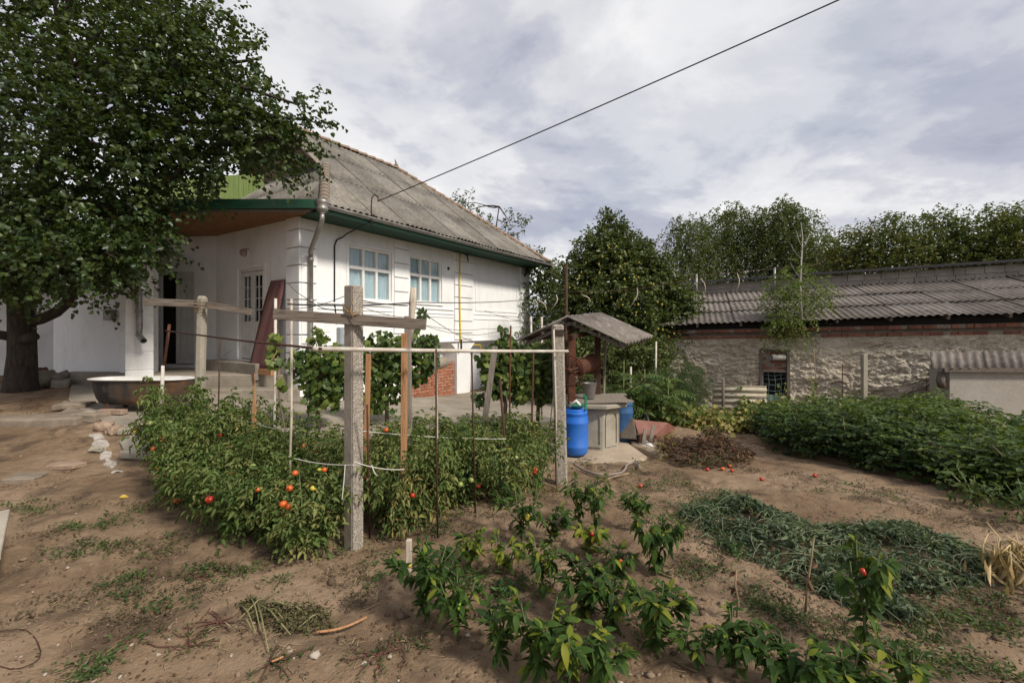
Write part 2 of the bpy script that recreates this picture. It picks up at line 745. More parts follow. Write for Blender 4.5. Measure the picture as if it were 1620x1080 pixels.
def mk_wood(name, c1, c2, stretch=(9, 9, .6), dark=.35):
    m = M(name, c1, .8, 0, .2)
    g = m.noise(4, 6, .6, stretch, .4)
    c = m.ramp(g, [(.3, c1), (.7, c2)])
    c = m.mix(m.ramp(m.noise(9, 5, .7, stretch), [(.54, 0.), (.64, .8)]), c, tuple(x * dark for x in c1))
    m.col(c)
    m.bump(m.noise(10, 6, .7, stretch), .45, .006)
    return m.m


def mk_rug():
    m = M('maroon woven rug', (.16, .05, .06), .95, 0, .05)
    tc = m.n('ShaderNodeTexCoord')
    sp = m.n('ShaderNodeSeparateXYZ')
    m.l(tc.outputs['Object'], sp.inputs[0])
    sx = m.math('SINE', m.math('MULTIPLY', sp.outputs[0], 75.))
    sz = m.math('SINE', m.math('MULTIPLY', sp.outputs[2], 80.))
    f = m.math('ADD', m.math('MULTIPLY', m.math('MULTIPLY', sx, sz), .5), .5)
    c = m.ramp(f, [(.2, (.115, .05, .052)), (.5, (.155, .075, .072)), (.8, (.20, .11, .095))])
    c = m.mix(m.ramp(m.noise(3, 5), [(.4, 0.), (.7, .5)]), c, (.16, .10, .10))
    m.col(c)
    m.bump(f, .3, .006)
    return m.m


def mk_glass():
    m = M('window glass', (1, 1, 1), .03, 0, .5)
    out = [n for n in m.t.nodes if n.type == 'OUTPUT_MATERIAL'][0]
    tr = m.n('ShaderNodeBsdfTransparent')
    tr.inputs[0].default_value = (.90, .94, .95, 1)
    gl = m.n('ShaderNodeBsdfGlossy')
    gl.inputs['Roughness'].default_value = .02
    fr = m.n('ShaderNodeLayerWeight')
    mx = m.n('ShaderNodeMixShader')
    m.l(m.math('ADD', m.math('MULTIPLY', m.math('POWER', fr.outputs['Facing'], 5.), .9), .045, True), mx.inputs[0])
    m.l(tr.outputs[0], mx.inputs[1])
    m.l(gl.outputs[0], mx.inputs[2])
    m.l(mx.outputs[0], out.inputs[0])
    return m.m


soil = mk_soil()
white = mk_plaster()
roofm = mk_asbestos('weathered asbestos cement', ((.135, .122, .108), (.205, .187, .166), (.275, .254, .228)))
roofb = mk_asbestos('brown grey asbestos cement', ((.105, .088, .076), (.165, .142, .125), (.235, .205, .185)), (.27, .25, .23))
conc = mk_concrete('worn concrete', (.215, .18, .14), (.34, .30, .245), 2.2)
concd = mk_concrete('dark weathered concrete', (.17, .145, .12), (.30, .26, .215), 3)
concw = mk_concrete('well concrete', (.25, .22, .17), (.385, .35, .285), 3.5)
blockm = mk_concrete('grey block', (.19, .17, .15), (.31, .285, .255), 2.5)
pebble = mk_pebble()
brickm = mk_brick('red brick', (.33, .11, .06), (.40, .16, .09), (.34, .28, .22))
brickd = mk_brick('sooty red brick', (.19, .072, .047), (.25, .12, .082), (.085, .06, .047))
terra = simple('old clay tile', (.25, .145, .09), (.20, .165, .12), 7, .9, .4, .01)
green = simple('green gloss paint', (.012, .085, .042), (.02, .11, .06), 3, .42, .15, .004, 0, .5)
greenb = simple('pale green boards', (.22, .32, .09), (.30, .38, .14), 4, .7, .3, .006, stretch=(6, 6, .5))
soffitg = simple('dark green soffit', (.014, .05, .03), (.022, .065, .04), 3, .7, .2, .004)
brownc = mk_wood('varnished board ceiling', (.21, .105, .048), (.29, .155, .075), (9, .6, 9))
zinc = simple('dull galvanised zinc', (.34, .33, .31), (.22, .205, .185), 5, .5, .2, .004, .65, .4)
framew = simple('white window paint', (.76, .755, .73), (.70, .69, .66), 6, .5, .1, .003, 0, .4)
doorw = simple('greyed white door paint', (.66, .65, .62), (.56, .55, .52), 5, .55, .15, .003, 0, .4)
glass = mk_glass()
curtm = M('pale blue net curtain', (.55, .62, .65), .9, 0, .1)
curtm.col(curtm.ramp(curtm.noise(3, 4, .6, (3, 3, .4)), [(.3, (.45, .53, .57)), (.7, (.64, .70, .72))]))
curtm = curtm.m
dark = simple('unlit interior', (.012, .010, .009), (.02, .017, .014), 3, .9, 0)  # near-black paint: darkness of rooms and gaps put into the colour
woodg = mk_wood('grey weathered board', (.17, .14, .11), (.29, .25, .21))
woodh = mk_wood('grey weathered crossbar', (.115, .09, .07), (.215, .18, .145), (.6, 9, 9))
woodo = mk_wood('orange brown stake', (.33, .165, .075), (.43, .24, .125))
woodd = mk_wood('dark old wood', (.10, .08, .065), (.18, .15, .125))
woodp = mk_wood('pale stake', (.44, .37, .29), (.55, .48, .39))
rust = simple('rusted iron', (.135, .05, .026), (.06, .028, .018), 9, .85, .5, .004, .2)
rustd = simple('dark rusted iron', (.05, .027, .02), (.095, .045, .03), 8, .8, .4, .003, .3)
whitepipe = simple('chipped white pipe paint', (.60, .57, .51), (.44, .38, .31), 9, .6, .2, .003, 0, .4, lo=.3, hi=.6)
m_b = M('blue plastic', (.01, .14, .6), .38, 0, .45)
m_b.col(m_b.mix(m_b.ramp(m_b.noise(3.5, 6, .7, (1, 1, .35)), [(.44, 0.), (.72, .5)]), (.012, .135, .56), (.10, .17, .33)))
m_b.rough(m_b.ramp(m_b.noise(6, 5), [(.35, .3), (.65, .6)]))
m_b.bump(m_b.noise(4, 3), .08, .01)
bluep = m_b.m
bluef = simple('dusty faded blue plastic', (.018, .065, .17), (.04, .11, .23), 5, .6, .2, .003, 0, .35)
whitep = simple('white plastic', (.74, .74, .72), (.66, .66, .63), 5, .5, .15, .004, 0, .4)
greenp = simple('green plastic', (.02, .17, .09), (.03, .21, .12), 5, .5, .1, .003, 0, .4)
wire = simple('dark wire', (.06, .05, .045), (.10, .075, .06), 20, .6, 0, metal=.5)
cablem = simple('black cable', (.018, .017, .017), (.03, .028, .027), 10, .5, 0)
string = simple('white string', (.62, .60, .54), (.5, .47, .42), 20, .9, 0)
yellow = simple('yellow gas pipe paint', (.72, .56, .03), (.66, .5, .03), 6, .45, .1, .003)
greybox = simple('grey meter box', (.27, .30, .32), (.31, .34, .36), 6, .5, .05, .002)
bark = simple('dark bark', (.035, .026, .02), (.075, .058, .045), 8, .95, .9, .03, stretch=(3, 3, .7))
barkl = simple('vine bark', (.11, .078, .052), (.19, .14, .10), 16, .95, .7, .01, stretch=(3, 3, .7))
barkw = simple('pale birch bark', (.52, .49, .44), (.30, .27, .24), 9, .85, .3, .01, stretch=(1, 1, 3))
stemg = simple('green stem', (.12, .17, .05), (.18, .19, .08), 9, .7, .1, .003)
stemb = simple('dry stem', (.21, .145, .085), (.32, .24, .15), 9, .9, .2, .003)
tubm = None

# ------------------------------------------------------------------ the ground
ax_ = np.r_[-np.geomspace(6.6, 900, 70)[::-1], np.arange(-6.5, 6.51, .036), np.geomspace(6.6, 900, 70)]
ay_ = np.r_[-np.geomspace(1.5, 600, 26)[::-1] + 2.9, np.arange(1.45, 9.6, .036), 9.6 + np.geomspace(.1, 1400, 90)]
gx, gy = np.meshgrid(ax_, ay_)
gz = tz(gx, gy)
near = np.clip(1.4 - np.hypot(gx, gy - 4) / 14, 0, 1)
gz = gz + near * (.05 * fbm(gx, gy, .9, 3, 3) + .028 * fbm(gx, gy, 4.5, 4, 9) + .024 * np.abs(fbm(gx, gy, 13, 3, 21)) - .006)
furrow = np.exp(-(((gx - 1.0) / 1.7) ** 2 + ((gy - 3.3) / 1.0) ** 2))          # hoed earth among the peppers
gz = gz + furrow * (.05 * fbm(gx, gy, 6.5, 3, 44) + .025 * np.abs(fbm(gx, gy, 19, 2, 45)))
gz = np.where(gy > 25, np.minimum(gz, -.3 - (gy - 25) * .002), gz)
r_, c_ = gx.shape
ii = (np.arange(r_ - 1)[:, None] * c_ + np.arange(c_ - 1)[None]).ravel()
GQ = np.stack([ii, ii + 1, ii + c_ + 1, ii + c_], 1)
ground = wobj('ground', np.stack([gx, gy, gz], -1).reshape(-1, 3), GQ, soil, smooth=True)
tag(ground, 'sandy brown garden soil, hoed and trodden', kind='structure')


def slab(name, poly, dz, thick, mat, step=.16, amp=.012, seed=1):
    """a sheet of concrete that follows the ground: gridded polygon with a skirt"""
    bm = bmesh.new()
    f = bm.faces.new([bm.verts.new((x, y, 0)) for x, y in poly])
    xs = [p[0] for p in poly]
    ys = [p[1] for p in poly]
    for k in np.arange(min(xs) + step, max(xs), step):
        bmesh.ops.bisect_plane(bm, geom=bm.verts[:] + bm.edges[:] + bm.faces[:], plane_co=(k, 0, 0), plane_no=(1, 0, 0))
    for k in np.arange(min(ys) + step, max(ys), step):
        bmesh.ops.bisect_plane(bm, geom=bm.verts[:] + bm.edges[:] + bm.faces[:], plane_co=(0, k, 0), plane_no=(0, 1, 0))
    V = np.array([v.co[:] for v in bm.verts])
    Z = tz(V[:, 0], V[:, 1]) + dz + amp * fbm(V[:, 0], V[:, 1], 2.3, 4, seed)
    jx = .03 * fbm(V[:, 0], V[:, 1], 5, 3, seed + 5)
    for v, z, j in zip(bm.verts, Z, jx):
        v.co.z = z
        if v.is_boundary:
            v.co.x += j
            v.co.y -= j
    be = [e for e in bm.edges if e.is_boundary]
    r = bmesh.ops.extrude_edge_only(bm, edges=be)
    for v in r['geom']:
        if isinstance(v, bmesh.types.BMVert):
            v.co.z -= thick
    bmesh.ops.recalc_face_normals(bm, faces=bm.faces)
    me = bpy.data.meshes.new(name)
    bm.to_mesh(me)
    bm.free()
    me.materials.append(mat)
    return lobj(name, me)


path = slab('path', [(-9.0, 9.3), (-7.7, 7.9), (-7.0, 7.35), (-6.1, 6.75), (-5.45, 6.35), (-4.7, 6.15), (-4.1, 6.4), (-2.6, 6.65), (-1.4, 6.85), (-.5, 7.2),
                     (.1, 7.9), (1.0, 8.4), (1.75, 9.8), (1.9, 13), (1.4, 16.5), (.9, 16.9), (-4.05, 9.1), (-8.6, 9.75)], .045, .16, conc)
tag(path, 'worn concrete path round the house', kind='structure')

# ------------------------------------------------------------------ the house
HC = Vector((-4.33, 9.3))
HD = Vector((.53839, .84270))
HE = Vector((-HD.y, HD.x))


def hs(s, t, z):
    p = HC + HD * s + HE * t
    return Vector((p.x, p.y, z))


house = thing('house', 'white rendered village house with grey corrugated hip roof and green eaves', 'house', hs(0, 0, -.3), math.atan2(HD.y, HD.x))


def panel_grid(fn, a0, a1, z0, z1, holes, depth, mb):
    """wall face with openings and their reveals; fn(a, depth, z)"""
    A = sorted({a0, a1, *[h[0] for h in holes], *[h[1] for h in holes]})
    Z = sorted({z0, z1, *[h[2] for h in holes], *[h[3] for h in holes]})
    for i in range(len(A) - 1):
        for j in range(len(Z) - 1):
            am, zm = (A[i] + A[i + 1]) / 2, (Z[j] + Z[j + 1]) / 2
            if any(h[0] < am < h[1] and h[2] < zm < h[3] for h in holes):
                continue
            mb.fbox(fn, (A[i], 0, Z[j]), (A[i + 1], depth, Z[j + 1]))
    return mb


sideF = lambda a, dpt, z: hs(a, dpt, z)           # right-hand facade: depth runs into the house
frontF = lambda a, dpt, z: hs(dpt, a, z)          # gable wall under the veranda
W1, W2 = (1.18, 2.46, 2.30, 3.53), (3.09, 4.33, 2.34, 3.55)
m_ = MB()
panel_grid(sideF, .0, 9.19, 1.29, 3.93, [W1, W2], .3, m_)
m_.obj('wall', white, house)
m_ = MB()
panel_grid(frontF, .302, 3.55, .2, 4.0, [(1.36, 2.44, .93, 3.0)], .3, m_)
m_.obj('gable_wall', white, house)
MB().fbox(hs, (8.89, .302, .2), (9.19, 6, 3.93)).obj('end_wall', white, house)
# lower wall: set back between the piers, the bays closed at the top by a slope
m_ = MB()
m_.fbox(hs, (0, .42, -.6), (9.19, .6, 1.288))
m_.obj('basement_wall', white, house)
for a, b in ((0, 2.9), (5.02, 5.66), (8.55, 9.19)):
    MB().fbox(hs, (a, .012, -.6), (b, .418, 1.287)).obj('pier', white, house)
for a, b in ((2.9, 5.02), (5.66, 8.55)):
    q = [hs(a, .014, 1.285), hs(a, .418, 1.285), hs(a, .418, .92), hs(b, .014, 1.285), hs(b, .418, 1.285), hs(b, .418, .92)]
    MB().add(q, [(0, 1, 2), (3, 5, 4), (0, 2, 5, 3), (0, 3, 4, 1), (1, 4, 5, 2)]).obj('bay_slope', white, house)
    for x, sg in ((a, 1), (b, -1)):                 # splayed haunches of each bay
        q = [hs(x, .02, 1.0), hs(x + sg * .34, .02, 1.284), hs(x, .02, 1.284), hs(x, .416, .6), hs(x + sg * .2, .416, 1.0), hs(x, .416, 1.0)]
        MB().add(q, [(0, 1, 2), (3, 5, 4), (0, 3, 4, 1), (0, 2, 5, 3)]).obj('haunch', white, house)
MB().fbox(hs, (-.02, -.045, 1.255), (9.21, .01, 1.30)).obj('ledge', white, house, .008)
# mouldings under the windows and on the blind panel
for a, b in ((2.51, 4.86), (.37, 2.51)):
    for z, dpt in ((2.19, .03), (2.07, .022), (1.98, .016)):
        MB().fbox(hs, (a + .02, -dpt, z - .018), (b - .02, .004, z + .018)).obj('moulding', white, house, .004)
for z in (2.10, 1.95):
    MB().fbox(hs, (5.76, -.02, z - .015), (8.53, .004, z + .015)).obj('moulding', white, house, .004)
m_ = MB()
for a0, z0, a1, z1 in ((5.9, 2.20, 8.4, 2.26), (5.9, 3.2, 8.4, 3.26), (5.9, 2.261, 5.96, 3.199), (8.34, 2.261, 8.4, 3.199)):
    m_.fbox(hs, (a0, -.018, z0), (a1, .004, z1))
m_.obj('panel_moulding', white, house)
for a in (6.6, 7.2, 7.8):
    MB().fbox(hs, (a, -.014, 1.42), (a + .05, .004, 1.93)).obj('moulding', white, house)

# pilasters: banded blocks, each a block of its own
zb = [1.305, 1.50, 1.86, 2.22, 2.565, 2.925, 3.29, 3.66, 3.90]
for a, b in ((.002, .36), (2.51, 3.01), (4.86, 5.74), (8.55, 9.188)):
    for z0, z1 in zip(zb[:-1], zb[1:]):
        MB().fbox(hs, (a, -.055, z0 + .012), (b, .006, z1 - .012)).obj('quoin_block', white, house, .009)
for z0, z1 in zip([.70, 1.12, 1.5, 1.86, 2.22, 2.565, 2.925, 3.29, 3.66], [1.12, 1.5, 1.86, 2.22, 2.565, 2.925, 3.29, 3.66, 3.93]):
    MB().fbox(hs, (-.055, -.053, z0 + .012), (.0, .42, z1 - .012)).obj('quoin_block', white, house, .009)
MB().fbox(hs, (-.001, .003, .2), (.3, .301, 3.93)).obj('corner_pillar', white, house)


def window(a0, a1, z0, z1):
    fr = MB()
    tzr = z0 + (z1 - z0) * .605
    fw = .05
    for p, q in (((a0, z0), (a0 + fw, z1)), ((a1 - fw, z0), (a1, z1)), ((a0 + fw, z0), (a1 - fw, z0 + fw)), ((a0 + fw, z1 - fw), (a1 - fw, z1))):
        fr.fbox(hs, (p[0], .035, p[1]), (q[0], .135, q[1]))
    fr.fbox(hs, (a0 + fw, .03, tzr - .04), (a1 - fw, .13, tzr + .04))
    cw = (a1 - a0 - 2 * fw) / 3
    for i in (1, 2):
        x = a0 + fw + cw * i
        fr.fbox(hs, (x - .035, .034, z0 + fw), (x + .035, .131, tzr - .04))
        fr.fbox(hs, (x - .035, .034, tzr + .04), (x + .035, .131, z1 - fw))
    w_ = fr.obj('window', framew, house, .005)
    for i in range(3):
        x0 = a0 + fw + cw * i + (.035 if i else 0)
        x1 = a0 + fw + cw * (i + 1) - (.035 if i < 2 else 0)
        for y0, y1 in ((z0 + fw, tzr - .04), (tzr + .04, z1 - fw)):
            MB().fbox(hs, (x0 - .004, .085, y0 - .004), (x1 + .004, .089, y1 + .004)).obj('pane', glass, w_)
    # net curtain: gathered cloth
    us = np.linspace(a0 + .03, a1 - .03, 90)
    dd = .125 + .010 * np.sin(us * 60 + 1.5 * np.sin(us * 9)) + .008 * np.sin(us * 31)
    top = [hs(u, d, z1 - .02) for u, d in zip(us, dd)]
    bot = [hs(u, d * 1.02, z0 + .02) for u, d in zip(us, dd)]
    MB().add(top + bot, [(i, i + 1, 90 + i + 1, 90 + i) for i in range(89)], True).obj('curtain', curtm, w_)
    MB().fbox(hs, (a0 - .03, -.04, z0 - .055), (a1 + .03, .03, z0 - .012)).obj('sill', white, w_, .006)
    bo = MB()
    for p, q in (((a0 - .07, z0 - .01), (a0 - .002, z1 + .07)), ((a1 + .002, z0 - .01), (a1 + .07, z1 + .07)), ((a0 - .002, z1 + .002), (a1 + .002, z1 + .07))):
        bo.fbox(hs, (p[0], -.016, p[1]), (q[0], .004, q[1]))
    bo.obj('surround', white, w_, .004)
    MB().fbox(hs, (a0 - .1, .5, z0 - .1), (a1 + .1, .52, z1 + .1)).obj('dark_room_panel', dark, w_)  # near-black sheet, the room's darkness painted on


window(*W1)
window(*W2)


dr = MB()
for p, q in (((1.36, .93), (1.42, 3.0)), ((2.38, .93), (2.44, 3.0)), ((1.42, 2.94), (2.38, 3.0))):
    dr.fbox(frontF, (p[0], .02, p[1]), (q[0], .12, q[1]))
door = dr.obj('double_door', doorw, house, .005, label='white double door with small dark panes above panels')
# the two leaves are sub-parts of the door
for a0, a1 in ((1.425, 1.897), (1.903, 2.375)):
    zg = 1.80
    st = .085
    d = MB()
    for x0, x1 in ((a0, a0 + st), (a1 - st, a1)):
        d.fbox(frontF, (x0, .05, .95), (x1, .09, 2.93))
    for y0, y1 in ((.95, 1.08), (zg - .1, zg), (2.83, 2.93)):
        d.fbox(frontF, (a0 + st, .052, y0), (a1 - st, .088, y1))
    gw, gh = (a1 - a0 - 2 * st) / 2, (2.83 - zg) / 4
    d.fbox(frontF, (a0 + st + gw - .013, .056, zg), (a0 + st + gw + .013, .084, 2.83))
    for j in (1, 2, 3):
        for i in (0, 1):
            d.fbox(frontF, (a0 + st + gw * i + (.013 if i else 0), .057, zg + gh * j - .011), (a0 + st + gw * (i + 1) - (0 if i else .013), .083, zg + gh * j + .011))
    d.fbox(frontF, (a0 + st, .064, 1.08), (a1 - st, .080, zg - .1))
    d.fbox(frontF, (a0 + st + .05, .052, 1.13), (a1 - st - .05, .0635, zg - .15))
    d.obj('door_leaf', doorw, door, .004)
    for i in (0, 1):
        for j in range(4):
            MB().fbox(frontF, (a0 + st + gw * i + .012, .068, zg + gh * j + .01), (a0 + st + gw * (i + 1) - .012, .071, zg + gh * (j + 1) - .01)).obj('pane', glass, door)
m_ = MB()
m_.tube([hs(.03, 1.87, 1.86), hs(.0, 1.87, 1.86), hs(.0, 1.80, 1.86)], .009, 6)
m_.obj('handle', zinc, door)
MB().fbox(frontF, (1.2, .34, .6), (2.6, .36, 3.2)).obj('dark_room_panel', dark, house)
sur = MB()
for p, q in (((1.27, .93), (1.358, 3.09)), ((2.442, .93), (2.53, 3.09)), ((1.358, 3.002), (2.442, 3.09))):
    sur.fbox(frontF, (p[0], -.018, p[1]), (q[0], .004, q[1]))
sur.obj('door_surround', white, house, .004)
# wall lamp: dome on a round plate
ax_f = Matrix((Vector((-HE.x, -HE.y, 0)), Vector((0, 0, 1)), Vector((-HD.x, -HD.y, 0)))).transposed()
lampo = MB().lathe(hs(-.001, 2.06, 3.36), [(.11, 0), (.11, .02), (.07, .03)], 18, ax_f).obj('wall_lamp', whitep, house)
MB().lathe(hs(-.031, 2.06, 3.36), [(.085, 0), (.09, .04), (.075, .085), (.04, .11), (.01, .118)], 18, ax_f).obj('lamp_glass', simple('dim lamp glass', (.30, .22, .20), (.36, .28, .25), 3, .2, 0, spec=.5), lampo)
# back wall of the veranda with its double door, one leaf open
B0, B1 = Vector((-7.25, 11.17)), Vector((-9.9, 11.55))
bd = (B1 - B0).normalized()
bn = Vector((bd.y, -bd.x))
if bn.y > 0:
    bn = -bn
backF = lambda a, dpt, z: Vector((B0.x + bd.x * a - bn.x * dpt, B0.y + bd.y * a - bn.y * dpt, z))
m_ = MB()
panel_grid(backF, -.1, 2.65, .3, 4.0, [(.62, 1.74, .74, 3.05)], .25, m_)
m_.obj('veranda_back_wall', white, house)
fr = MB()
for p, q in (((.62, .74), (.67, 3.05)), ((1.69, .74), (1.74, 3.05)), ((.67, 2.99), (1.69, 3.05))):
    fr.fbox(backF, (p[0], .03, p[1]), (q[0], .13, q[1]))
sdoor = fr.obj('side_door', doorw, house, .004, label='white panelled double door, one leaf open on a dark room')
d = MB()
a0, a1, z0, z1 = .675, 1.18, .76, 2.985
for x0, x1 in ((a0, a0 + .08), (a1 - .08, a1)):
    d.fbox(backF, (x0, .05, z0), (x1, .09, z1))
for y0, y1 in ((z0, z0 + .13), (1.72, 1.82), (z1 - .1, z1)):
    d.fbox(backF, (a0 + .08, .052, y0), (a1 - .08, .088, y1))
for y0, y1 in ((z0 + .13, 1.72), (1.82, z1 - .1)):
    d.fbox(backF, (a0 + .08, .066, y0), (a1 - .08, .08, y1))
    for x in (a0 + .12, a0 + .28):
        d.fbox(backF, (x, .053, y0 + .05), (x + .11, .0655, y1 - .05))
d.obj('door_leaf', doorw, sdoor, .004)
MB().fbox(backF, (.5, .27, .6), (1.9, .29, 3.2)).obj('dark_room_panel', dark, house)
# step in front of the door, the veranda platform and its lower step
MB().fbox(hs, (-.42, .9, .55), (-.002, 3.2, .90)).obj('door_step', concd, house, .015)
def polyslab(poly, z0, z1, name, mat, bev=.02):
    return MB().prism(poly, z0, z1).obj(name, mat, house, bev)
polyslab([(-4.36, 9.56), (-7.9, 9.42), (-9.9, 9.7), (-9.9, 11.5), (-7.25, 11.1), (-4.5, 9.7)], -.1, .67, 'veranda_floor', conc)
polyslab([(-4.42, 9.05), (-7.7, 8.95), (-7.85, 9.4), (-4.36, 9.54)], -.1, .42, 'veranda_step', conc)
polyslab([(-4.40, 8.90), (-4.34, 9.53), (-3.95, 9.2), (-3.9, 8.75)], -.3, .24, 'veranda_step', conc)
# ceiling boards (flat) and the fascia that closes the veranda roof
FA, FB = Vector((-8.2, 8.62)), Vector((-3.70, 8.60))
nb_ = 11
cl = [Vector((-3.80, 8.70)), Vector((-8.2, 8.72)), Vector((-9.95, 11.5)), Vector((-7.2, 11.14)), Vector((-4.3, 9.3))]
bmz = bmesh.new()
bmz.faces.new([bmz.verts.new((p.x, p.y, 3.905)) for p in cl])
for k in range(1, 24):
    bmesh.ops.bisect_plane(bmz, geom=bmz.verts[:] + bmz.edges[:] + bmz.faces[:], plane_co=(0, 8.6 + k * .13, 0), plane_no=(0, 1, 0))
bmesh.ops.split_edges(bmz, edges=[e for e in bmz.edges if not e.is_boundary])
for f_ in bmz.faces:
    bmz.faces.index_update()
brd = [[v.co.copy() for v in f_.verts] for f_ in bmz.faces]
bmz.free()
for q in brd:
    c_m = sum(q, Vector()) / len(q)
    poly = [((v.x - c_m.x) * .995 + c_m.x, (v.y - c_m.y) * .95 + c_m.y) for v in q]
    MB().prism(poly, 3.905, 3.925).obj('ceiling_board', brownc, house)
MB().beam(Vector((-8.2, 8.66, 3.98)), Vector((-3.70, 8.63, 3.99)), .05, .17).obj('fascia', green, house, .006)
MB().beam(Vector((-8.2, 8.70, 3.87)), Vector((-3.85, 8.70, 3.875)), .07, .05).obj('veranda_beam', woodd, house, .006)
MB().prism([(-3.75, 8.62), (-8.25, 8.64), (-10, 11.6), (-7.2, 11.3), (-4.2, 9.35)], 4.055, 4.085).obj('veranda_roof', roofm, house)
# left veranda pillar, banded like the pilasters
PX = Vector((-7.57, 9.25))
pr = Vector((-PX.x, -PX.y)).normalized()
pa = Vector((-pr.y, pr.x))
pilF = lambda a, dpt, z: Vector((PX.x + pa.x * a - pr.x * dpt, PX.y + pa.y * a - pr.y * dpt, z))
for z0, z1 in zip([.2, .78, 1.15, 1.52, 1.9, 2.27, 2.65, 3.02, 3.4], [.78, 1.15, 1.52, 1.9, 2.27, 2.65, 3.02, 3.4, 3.9]):
    MB().fbox(pilF, (-.225, 0, z0 + .008), (.225, .26, z1 - .008)).obj('quoin_block', white, house, .01)
MB().fbox(pilF, (-.215, .012, .2), (.215, .25, 3.9)).obj('veranda_pillar', white, house)


# ------------------------------------------------------------------ corrugated sheets
def corr_mesh(P0, U, V, w_, l_, pitch=.15, amp=.022, thick=.007, clips=(), seg=8, ny=1, phase=0.):
    """corrugated sheet: waves across U, running down V; clips: planes (point, normal to cut away)"""
    U, V = Vector(U).normalized(), Vector(V).normalized()
    Nn = U.cross(V)
    if Nn.z < 0:
        Nn = -Nn
    nx = max(2, int(w_ / pitch * seg))
    bm = bmesh.new()
    rows = []
    for lay in (0, 1):
        for j in range(ny + 1):
            rows.append([bm.verts.new(Vector(P0) + U * (w_ * i / nx) + V * (l_ * j / ny) + Nn * (amp * math.sin(2 * math.pi * (w_ * i / nx) / pitch + phase) - lay * thick)) for i in range(nx + 1)])
    T, B = rows[:ny + 1], rows[ny + 1:]
    for j in range(ny):
        for i in range(nx):
            f = bm.faces.new((T[j][i], T[j][i + 1], T[j + 1][i + 1], T[j + 1][i]))
            f.smooth = True
            f = bm.faces.new((B[j][i + 1], B[j][i], B[j + 1][i], B[j + 1][i + 1]))
            f.smooth = True
        bm.faces.new((T[j][0], T[j + 1][0], B[j + 1][0], B[j][0]))
        bm.faces.new((T[j + 1][nx], T[j][nx], B[j][nx], B[j + 1][nx]))
    for i in range(nx):
        bm.faces.new((T[0][i + 1], T[0][i], B[0][i], B[0][i + 1]))
        bm.faces.new((T[ny][i], T[ny][i + 1], B[ny][i + 1], B[ny][i]))
    for co, no in clips:
        g = bm.verts[:] + bm.edges[:] + bm.faces[:]
        if not g:
            break
        bmesh.ops.bisect_plane(bm, geom=g, plane_co=co, plane_no=no, clear_outer=True)
    return bm


def sheet(name, parent, mat, *a, **k):
    bm = corr_mesh(*a, **k)
    if len(bm.faces) < 3:
        bm.free()
        return None
    me = bpy.data.meshes.new(name)
    if parent:
        bm.transform(wm(parent).inverted())
    bmesh.ops.recalc_face_normals(bm, faces=bm.faces)
    bm.to_mesh(me)
    bm.free()
    me.materials.append(mat)
    return lobj(name, me, parent)


def hdir(s, t, z):
    v = HD * s + HE * t
    return Vector((v.x, v.y, z))


# right slope: eave t=-.9 z=4.02, ridge t=3 z=7.17
EZ, RZ = 4.02, 7.07
pitchv = Vector((0, 3.9, RZ - EZ)).length
Vdn = hdir(0, -3.9, -(RZ - EZ)).normalized()
hipR = (hs(9.2, -.9, EZ), hdir(3.9, 3.82, 0).normalized())                                  # cut beyond the far hip
hipF = (hs(-.1, -.9, EZ), -hdir(1.92, -1.41, 0).normalized())                               # cut before the near hip
hipF_skirt = (hs(-.1, -.9, EZ), hdir(1.92, -1.41, 0).normalized())
rows_ = [(3.42, 5.02), (1.75, 3.50), (.0, 1.82)]                                            # distances up the slope, lower edge first listed as (low, high)
rg = np.random.default_rng(3)
for ri, (lo_, hi_) in enumerate(rows_):
    for ci in range(9):
        s0 = 1.16 + ci * .93
        t_hi = hi_
        P0 = hs(s0, -.9, EZ) - Vdn * t_hi + Vector((0, 0, -.004 * ri + .022 + .022 * (ci % 2)))
        U = hdir(1, 0, 0)
        Vt = (Vdn + Vector((0, 0, .004 + .004 * rg.random()))).normalized()
        clips = [hipR]
        if lo_ < 1.9:
            clips = [hipR]
        sheet('roof_sheet', house, roofm, P0 + Vector((0, 0, rg.uniform(-.003, .003))), U, Vt, .912, hi_ - lo_, clips=clips, seg=8, phase=rg.random() * .6)
    if lo_ < 1.9:
        P0 = hs(-.3, -.9, EZ) - Vdn * (hi_ if lo_ < .5 else 2.5) + Vector((0, 0, .028))
        sheet('roof_sheet', house, roofm, P0, hdir(1, 0, 0), Vdn, 1.46, (hi_ - lo_) if lo_ < .5 else .9, clips=[hipF], seg=8)
# near skirt (half hip) and far hip slope
Vsk = hdir(-1.41, 0, -1.55).normalized()
hipL = (hs(-.1, 6.9, EZ), hdir(1.92, 1.41, 0).normalized())
for lo_, hi_ in ((1.0, 2.12), (0., 1.08)):
    for ci in range(8):
        P0 = hs(-.1, -.9 + ci * .98, EZ) - Vsk * hi_ + Vector((0, 0, .03 + .015 * (lo_ == 0)))
        sheet('roof_sheet', house, roofm, P0, hdir(0, 1, 0), Vsk, 1.02, hi_ - lo_, clips=[hipF_skirt, hipL], seg=6, phase=rg.random())
m_ = MB()
m_.add([hs(9.2, -.9, EZ), hs(9.2, 6.9, EZ), hs(5.38, 3, RZ)], [(0, 1, 2)])
m_.add([hs(9.2, 6.9, EZ), hs(1.16, 6.9, EZ), hs(1.16, 3, RZ), hs(5.38, 3, RZ)], [(0, 1, 2, 3)])
m_.obj('far_roof_slope', roofm, house)
